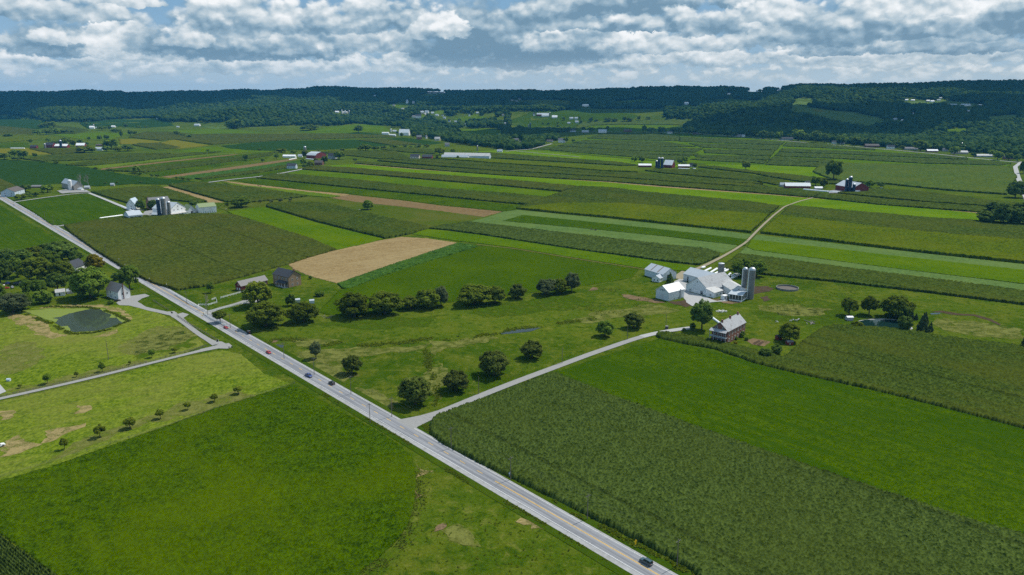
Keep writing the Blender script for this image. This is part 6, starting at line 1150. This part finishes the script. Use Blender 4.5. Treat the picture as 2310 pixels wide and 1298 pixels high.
def quad(name,mat,k=1.0,graze=True,leg=.75,neck=.6):
    v=[(-.75,0,1.15),(-.2,0,1.12),(.35,0,1.12),(.75,0,1.2)]; r=[.30,.36,.36,.30]; e=[(0,1),(1,2),(2,3)]
    hd=[(1.05,0,1.05),(1.3,0,.62),(1.42,0,.30)] if graze else [(1.05,0,1.35+neck*.5),(1.2,0,1.5+neck*.7),(1.55,0,1.32+neck*.6)]
    b=len(v); v+=hd; r+=[.20,.14,.09] if graze else [.17,.13,.09]; e+=[(3,b),(b,b+1),(b+1,b+2)]
    for s in (-1,1):
        b=len(v); v+=[(-.72,s*.2,.85),(-.85,s*.2,.48),(-.78,s*.2,.04)]; r+=[.17,.09,.07]; e+=[(0,b),(b,b+1),(b+1,b+2)]
        b=len(v); v+=[(.62,s*.2,.80),(.66,s*.2,.42),(.64,s*.2,.04)]; r+=[.13,.08,.07]; e+=[(3,b),(b,b+1),(b+1,b+2)]
    b=len(v); v+=[(-1.02,0,1.15),(-1.1,0,.65)]; r+=[.05,.04]; e+=[(0,b),(b,b+1)]
    return skin(name,v,e,r,mat)
CG='black and white cows'; cow=None
for u,v,a,l in [(1752,729,2.6,'lone black and white cow near the round light green tree'),(1783,727,.3,'left cow of the group at the muddy stream'),(1789,725,3.0,'second cow of the group at the muddy stream'),(1796,726,.1,'third cow of the group at the muddy stream'),(1801,724,.6,'right cow of the group at the muddy stream'),(811,475,.3,'upper cow beside the lone round tree'),(815,479,2.9,'lower cow beside the lone round tree'),(832,474,.8,'cow under the lone round tree'),(510,474,.4,'pale cow in the bare lot'),(1652,372,0,'cow on the far pasture right of the blue silos'),(1640,373,1,'second cow on the far pasture right of the blue silos'),(1746,385,.4,'left cow on the far pasture before the tall olive tree'),(1756,382,2,'right cow on the far pasture before the tall olive tree'),(572,363,.3,'cow on the lot left of the red gambrel barn'),(583,362,2,'second cow on the lot left of the red gambrel barn')]:
    if cow is None: cow=quad('cow',COW); o=cow
    else: o=cow.copy(); COL.objects.link(o)
    p=PT(u,v); o.location=p+np.array([0,0,.1]); o.rotation_euler=(0,0,a); tag(o,l,'cow',CG)
# buggy and horse on the road
def buggy():
    q=onroad(530,761,4.6); root=empty('horse_buggy',q,'black horse drawn buggy on the road shoulder','buggy'); root.rotation_euler=(0,0,HD); bl=pbr('buggy_black',(.02,.02,.022),.4)
    MB().prism([(-1.1,-.65,.75),(.7,-.65,.75),(.7,.65,.75),(-1.1,.65,.75)],[(-1.1,-.72,1.35),(.75,-.72,1.35),(.75,.72,1.35),(-1.1,.72,1.35)]).box(-1.1,.5,-.72,.72,1.35,2.15).obj('body',bl,root)
    MB().box(-1.2,.75,-.78,.78,2.15,2.23).obj('roof',pbr('buggy_grey',(.10,.10,.105),.6),root); MB().box(-1.13,-1.102,-.4,.4,1.6,1.95).obj('window',CARG,root)
    MB().prism([(-1.16,-.22,.95),(-1.13,-.22,.95),(-1.13,.22,.95),(-1.16,.22,.95)],[(-1.16,-.03,1.3),(-1.13,-.03,1.3),(-1.13,.03,1.3),(-1.16,.03,1.3)]).obj('triangle_sign',pbr('orange_reflector',(.85,.18,.02),.5),root)
    for x,r in ((-.75,.62),(.65,.52)):
        for s in (-1,1):
            w=MB(); n=20; w.lathe([(r,-.03),(r,.03),(r-.07,.03),(r-.07,-.03)],n); [w.tube((0,0,0),(math.cos(a)*(r-.04),math.sin(a)*(r-.04),0),.02,n=4) for a in np.linspace(0,2*math.pi,11)[:-1]]
            w.tube((0,0,-.08),(0,0,.08),.07); o=w.obj('wheel',bl,root); o.location=(x,s*.82,r); o.rotation_euler=(math.pi/2,0,0)
    sh=MB(); [sh.tube((.7,s*.35,.85),(2.9,s*.38,1.1),.03,n=5) for s in (-1,1)]; sh.obj('shaft',bl,root)
    h=quad('horse',HORSE,graze=False); f=Vector((math.cos(HD),math.sin(HD),0))*2.5; h.location=Vector(q)+f; h.rotation_euler=(0,0,HD); h.scale=(1.05,1,1.12); tag(h,'brown horse pulling the black buggy','horse')
buggy()
def team(u,v,a,label,n,nm='field_machine',cat='machine'):
    p=PT(u,v); root=empty(nm,p,label,cat); root.rotation_euler=(0,0,a); dk=pbr('machine_frame',(.07,.05,.045),.7)
    MB().box(-1.4,.8,-.9,.9,.6,.8).box(-1.2,-.3,-.5,.5,.8,1.5).tube((.8,0,.6),(3.2,0,.9),.06).obj('frame',dk,root)
    for x in (-.9,.4):
        for s in (-1,1): MB().tube((x,s*.95,.5),(x,s*1.1,.5),.5,n=14).obj('wheel',dk,root)
    for k in range(n):
        h=quad('horse',HORSE,graze=False); d=Vector((math.cos(a)*4.3-math.sin(a)*(k-.5)*1.4,math.sin(a)*4.3+math.cos(a)*(k-.5)*1.4,0)); h.location=Vector(p)+d+Vector((0,0,.15)); h.rotation_euler=(0,0,a); tag(h,f'brown horse hitched to the {label}','horse','horses of the '+label)
team(1343,520,R(160),'small mowing rig on the pale hay field',2); team(588,421,R(160),'small wagon on the bare tan strip',2)
def person(u,v,a,label,shirt):
    p=PT(u,v); V=[(0,0,.95),(0,0,1.2),(0,0,1.42),(.03,0,1.56),(.05,0,1.70)]; rr=[.15,.16,.15,.06,.10]; E=[(0,1),(1,2),(2,3),(3,4)]
    for s in (-1,1):
        b=len(V); V+=[(0,s*.1,.85),(.05,s*.11,.48),(0,s*.11,.05),(.14,s*.12,.03)]; rr+=[.10,.075,.05,.045]; E+=[(0,b),(b,b+1),(b+1,b+2),(b+2,b+3)]
        b=len(V); V+=[(0,s*.22,1.38),(.08,s*.27,1.1),(.28,s*.22,.95)]; rr+=[.065,.05,.045]; E+=[(2,b),(b,b+1),(b+1,b+2)]
    o=skin('person',V,E,rr,shirt); o.location=p+np.array([0,0,.1]); o.rotation_euler=(0,0,a); tag(o,label,'person','workers on the tan strip')
    h=MB().lathe([(.20,1.76),(.20,1.78),(.11,1.79),(.10,1.88),(.02,1.89)],12).obj('hat',pbr('straw_hat',(.55,.45,.22),.9),o)
dkc=pbr('dark_clothes',(.03,.035,.05),.9)
for u,v,a,l in [(668,430,0,'person in dark clothes bending over the crop, leftmost of three'),(675,431,1,'person in dark clothes in the middle of three workers'),(685,433,2,'person in dark clothes, rightmost of three workers')]: person(u,v,a,l,dkc)
# ================================================================ poles, signs, fences
WOODP=pbr('pole_wood',(.16,.135,.115),.9,var=.15,scale=4,aniso=(1,1,.1)); INS=pbr('insulator',(.35,.36,.38),.3)
pm=MB().tube((0,0,-.5),(0,0,10.2),.17,.11,8).mesh('pole',WOODP); cm=MB().box(-1.2,1.2,-.06,.06,9.35,9.5).mesh('crossarm',WOODP); im=MB()
for x in (-1.05,-.4,.4,1.05): im.tube((x,0,9.5),(x,0,9.72),.05,n=6)
im=im.mesh('insulator',INS)
def pole(u,v,label,h=None,arm=True,group='utility poles'):
    p=PT(u,v); o=empty('utility_pole',p,label,'pole',group); o.rotation_euler=(0,0,HD-math.pi/2); link('pole',pm,o); o.scale=(1,1,(h or 10)/10)
    if arm: link('crossarm',cm,o); link('insulator',im,o)
for u,v,l in [(1527,1279,'nearest the bottom edge, beside the big corn field'),(1325,1172,'second from the bottom edge, beside the big corn field'),(1152,1083,'third from the bottom edge, beside the big corn field'),(1018,1012,'at the lane corner of the big corn field'),(884,941,'at the meadow corner beside the lane mouth'),(792,890,'in the meadow below the lopsided tree'),(709,846,'in the meadow opposite the black car'),(641,810,'beside the small pool in the meadow'),(520,741,'at the right end of the white fence'),(469,712,'beside the bare tree at the drive mouth'),(422,687,'on the lawn behind the white fence'),(240,574,'beside the tasselled corn near the yellow leaved tree'),(188,543,'halfway along the tasselled corn'),(143,520,'at the top corner of the tasselled corn'),(121,506,'at the small lane stub beside the green field'),(102,496,'in the green field beside the road')]: pole(u,v,'wooden utility pole '+l)
pole(835,955,'wooden utility pole standing alone on the alfalfa side of the road'); pole(245,812,'tall wooden pole in the left pasture',12,False)
for u,v,l in [(1080,890,'nearest the main road along the farm lane'),(1268,820,'second along the farm lane'),(1415,767,'third along the farm lane'),(1502,741,'beside the dark tank on the farm lane')]: pole(u,v,'wooden pole '+l,9.5,False,'farm lane poles')
for u,v,l in [(377,652,'nearest the red barn lawn'),(338,639,'second from the red barn lawn'),(283,606,'opposite the tall roadside tree'),(269,594,'opposite the yellow leaved tree')]:
    p=PT(u,v); o=empty('lamp_post',p,'thin post with a pale top beside the tasselled corn, '+l,'post','thin roadside posts'); MB().tube((0,0,-.2),(0,0,3.6),.05).obj('post',WOODP,o); MB().lathe([(.05,3.55),(.22,3.7),(.22,3.95),(.05,4.1)],10).obj('head',TRIM,o)
YS=pbr('yellow_sign',(.80,.50,.02),.5,var=.04); BLKM=pbr('sign_black',(.02,.02,.02),.6)
def sign(u,v,label,zs=(2.0,),mat=YS,kind='diamond',size=.75,off=None):
    p=PT(u,v); o=empty('road_sign',p,label,'sign'); o.rotation_euler=(0,0,HB+math.pi/2 if False else math.pi*1.0+HD-math.pi/2); MB().tube((0,0,-.2),(0,0,zs[0]+size*.6),.04,n=6).obj('post',INS,o)
    for i,z in enumerate(zs):
        s=size*(1 if i==0 else .62); a=math.pi/4 if (kind=='diamond' and i==0) else 0; d=s*(.5 if a==0 else .5)
        pts=[(math.cos(a+k*math.pi/2+ (math.pi/4))*s*.707,0,z+math.sin(a+k*math.pi/2+math.pi/4)*s*.707) for k in range(4)]
        MB().prism([(x,.05,zz) for x,_,zz in pts],[(x,.08,zz) for x,_,zz in pts]).obj('sign_board',mat,o)
sign(1433,1236,'yellow diamond warning sign with a smaller plate beside the big corn field',(2.6,1.6),size=1.1); sign(466,752,'orange yellow diamond sign above the red sedan',(2.6,),size=1.0); sign(456,716,'small yellow sign at the drive mouth',(1.2,),size=.7); sign(100,521,'small orange sign on the verge far up the road',(1.0,),size=.7)
BLUESG=pbr('pale_blue_sign',(.45,.6,.7),.5); sign(1149,1078,'pale blue sign plate beside the big corn field',(2.0,1.3),BLUESG,'square',.7)
p=PT(491,777); o=empty('notice_board',p,'dark notice board on two white posts at the lane mouth','sign'); o.rotation_euler=(0,0,HD+math.pi/2+.3); MB().box(-.75,.75,-.05,.05,1.6,3.0).obj('sign_board',BLKM,o); [MB().box(x-.07,x+.07,-.07,.07,0,2.9).obj('post',TRIM,o) for x in (-.85,.85)]
for u,v,l in [(517,788,'left black mailbox at the lane mouth'),(524,788,'right black mailbox at the lane mouth')]:
    p=PT(u,v); o=empty('mailbox',p,l,'mailbox'); MB().box(-.06,.06,-.06,.06,0,1.1).obj('post',WOODP,o); MB().box(-.35,.35,-.2,.2,1.1,1.55).obj('box',BLKM,o)
def fence(label,pts,mat,h=1.2,rails=(.4,.75,1.1),sp=3.0,pw=.09,name='fence',board=.11,pick=False):
    W=[np.array(PT(*p)[:2]) for p in pts]; c=W[0]; o=empty(name,(c[0],c[1],0),label,'fence'); post=MB().box(-pw,pw,-pw,pw,-.2,h+.1).mesh('post',mat); tot=sum(np.hypot(*(W[i+1]-W[i])) for i in range(len(W)-1)); sp=max(sp,tot/92)
    for z in rails:
        mb=MB()
        for i in range(len(W)-1):
            a,b=W[i]-c,W[i+1]-c; d=(b-a)/np.hypot(*(b-a)); m=(a+b)/2; mb.obox((m[0],m[1],z+.1),(*(d*np.hypot(*(b-a))/2),0),(-d[1]*.025,d[0]*.025,0),(0,0,board/2))
        mb.obj('rail',mat,o)
    for i in range(len(W)-1):
        a,b=W[i]-c,W[i+1]-c; n=max(1,int(round(np.hypot(*(b-a))/sp)))
        for k in range(n+(i==len(W)-2)): q=a+(b-a)*k/n; link('post',post,o,(q[0],q[1],.05))
    return o
WF=pbr('white_fence_paint',(.74,.75,.74),.6); GF=pbr('grey_fence_wood',(.15,.13,.11),.9,var=.2); 
fence('white board fence around the lawn left of the drive',[(395,666),(412,677),(430,689),(446,694),(449,690),(470,690),(490,684),(487,675),(478,678)],WF,1.3,(.45,.85,1.25),2.6,.1,board=.2); fence('short white board fence beside the red barn',[(498,674),(520,668),(552,659)],WF,1.3,(.45,.85,1.25),2.6,.1,board=.2)
fence('long white board fence right of the drive and along the road',[(565,683),(530,691),(490,701),(460,707),(462,711),(480,723),(500,732),(515,739)],WF,1.3,(.45,.85,1.25),2.6,.1,board=.2)
fence('dark post and rail fence along the left lane',[(465,782),(440,790),(395,802),(330,820),(250,840),(150,864),(60,884),(0,897),(-60,912)],GF); fence('dark fence between the gravel loop and the main road',[(400,714),(420,728),(445,743),(470,757),(492,771)],GF); fence('dark fence around the little grass island by the main road',[(345,679),(362,690),(380,700)],GF)
fence('thin wire fence along the top of the near alfalfa field',[(0,1078),(70,1058),(140,1036),(250,1003),(370,965),(460,933),(530,907),(600,887),(665,866)],GF,1.1,(.5,1.0),9,.05,board=.05)
fence('wire fence along the far side of the left lane',[(540,800),(470,806),(400,812),(300,838),(200,862),(100,886),(30,902)],GF,1.1,(1.0,),9,.06,board=.03)
# fallen wood
def logs(label,u,v,n,ln,r,mat,spread):
    p=PT(u,v); mb=MB()
    for i in range(n):
        a=rng.random()*3.14; q=rng.normal(size=2)*spread; d=Vector((math.cos(a),math.sin(a),.15*rng.random()))*ln*(.4+.6*rng.random()); c=Vector((p[0]+q[0],p[1]+q[1],r*1.2)); mb.tube(c-d/2,c+d/2,r*(.5+.5*rng.random()),r*.3,6)
    tag(mb.obj('fallen_branches',mat),label,'branches')
logs('fallen pale branches at the foot of the olive hedgerow',735,716,14,4,.14,palebark,2.2); logs('fallen tree trunk lying near the cows',1832,730,9,6,.35,palebark,2.0); logs('bleached driftwood by the stream bend',1330,722,8,3,.10,palebark,1.2)
o=MB().box(-.9,.9,-.6,.6,0,1.1).prism([(-1,-.7,1.1),(1,-.7,1.1),(1,.7,1.1),(-1,.7,1.1)],[(-1,-.1,1.6),(1,-.1,1.6),(1,.1,1.6),(-1,.1,1.6)]).obj('well_cover',BLUEW,None,(*PT(20,860)[:2],0)); tag(o,'small pale blue hutch in the pasture at the left edge','hutch')
patch('concrete_pad',[(-40,860),(0,868),(15,884),(0,890),(-40,900)],concrete,.2,rough_edge=.3)
# ================================================================ unseen clouds overhead, added to shade the hills
def clouds():
    m=bpy.data.materials.new('cloud_white'); m.use_nodes=True; g=NG(m.node_tree); g.n.clear(); d=g.new('ShaderNodeBsdfDiffuse'); d.inputs[0].default_value=(.85,.86,.88,1); o=g.new('ShaderNodeOutputMaterial'); g.l.new(d.outputs[0],o.inputs[0])
    zc=1750.; sh=SUN_H*(zc/math.tan(SUN_EL)); P=[];S_=[]
    r2=np.random.default_rng(5)
    for gx,gy,rx,ry,n in SHADE:
        for i in range(n):
            a=r2.random()*6.28; q=r2.random()**.5; P.append((gx+math.cos(a)*q*rx+sh.x,gy+math.sin(a)*q*ry+sh.y,zc+r2.random()*120)); S_.append((160+200*r2.random())*min(1,(rx+ry)/1600+.35))
    P=np.array(P);S_=np.array(S_); bm=bmesh.new(); bmesh.ops.create_icosphere(bm,subdivisions=3,radius=1); bm.verts.ensure_lookup_table(); bv=np.array([v.co[:] for v in bm.verts]); bf=np.array([[v.index for v in f.verts] for f in bm.faces]); bm.free()
    bv=bv*(1+.12*np.sin(bv*5+1).sum(1)[:,None]*.5); V=(bv[None]*np.stack([S_,S_,S_*.55],1)[:,None]+P[:,None]).reshape(-1,3); F=(bf[None]+(np.arange(len(P))*len(bv))[:,None,None]).reshape(-1,3)
    tag(link('clouds',mesh_np('clouds',V,F,m,smooth=True)),'broken white clouds, unseen overhead, added to shade the hills',None,None,'stuff')
SHADE=[(-3800,6000,2000,1300,170),(-1200,6600,1700,800,110),(600,5600,1700,1000,130),(3200,4700,1200,900,120),(3900,3500,900,600,55),(2300,3250,600,260,22),(200,3100,280,260,14),(1300,3150,600,300,30)]
clouds()

def wires():
    L=[(1527,1279),(1325,1172),(1152,1083),(1018,1012),(884,941),(792,890),(709,846),(641,810),(520,741)]
    W=[PT(*p) for p in L]; k=0; c=W[0]; V=[];F=[]; mb=MB(); nx=np.array([ROADN[0],ROADN[1],0])
    for i in range(len(W)-1):
        for off in (-1.05,1.05):
            a=W[i]+nx*off+np.array([0,0,9.7]); b=W[i+1]+nx*off+np.array([0,0,9.7]); pr=None
            for t in np.linspace(0,1,9):
                q=a+(b-a)*t-np.array([0,0,3.2*t*(1-t)])
                if pr is not None: mb.tube(pr-c,q-c,.022,n=4,cap=False)
                pr=q
    o=mb.obj('power_line',pbr('wire',(.05,.05,.05),.6),None,tuple(c)); tag(o,'thin power line wires strung pole to pole along the main road','wires')
wires()
# ================================================================ haze and cloud shade
def haze():
    mb=MB().box(-24000,24000,-400,14800,-1.2,330); m=bpy.data.materials.new('haze_air'); m.use_nodes=True; g=NG(m.node_tree); g.n.clear()
    pv=g.new('ShaderNodeVolumePrincipled'); pv.inputs['Color'].default_value=(.10,.52,1,1); pv.inputs['Density'].default_value=HAZE_D; pv.inputs['Anisotropy'].default_value=.0
    o=g.new('ShaderNodeOutputMaterial'); g.l.new(pv.outputs[0],o.inputs['Volume'])
    tag(mb.obj('haze',m),None,None,None,'stuff')
HAZE_D=3.1e-5
haze()
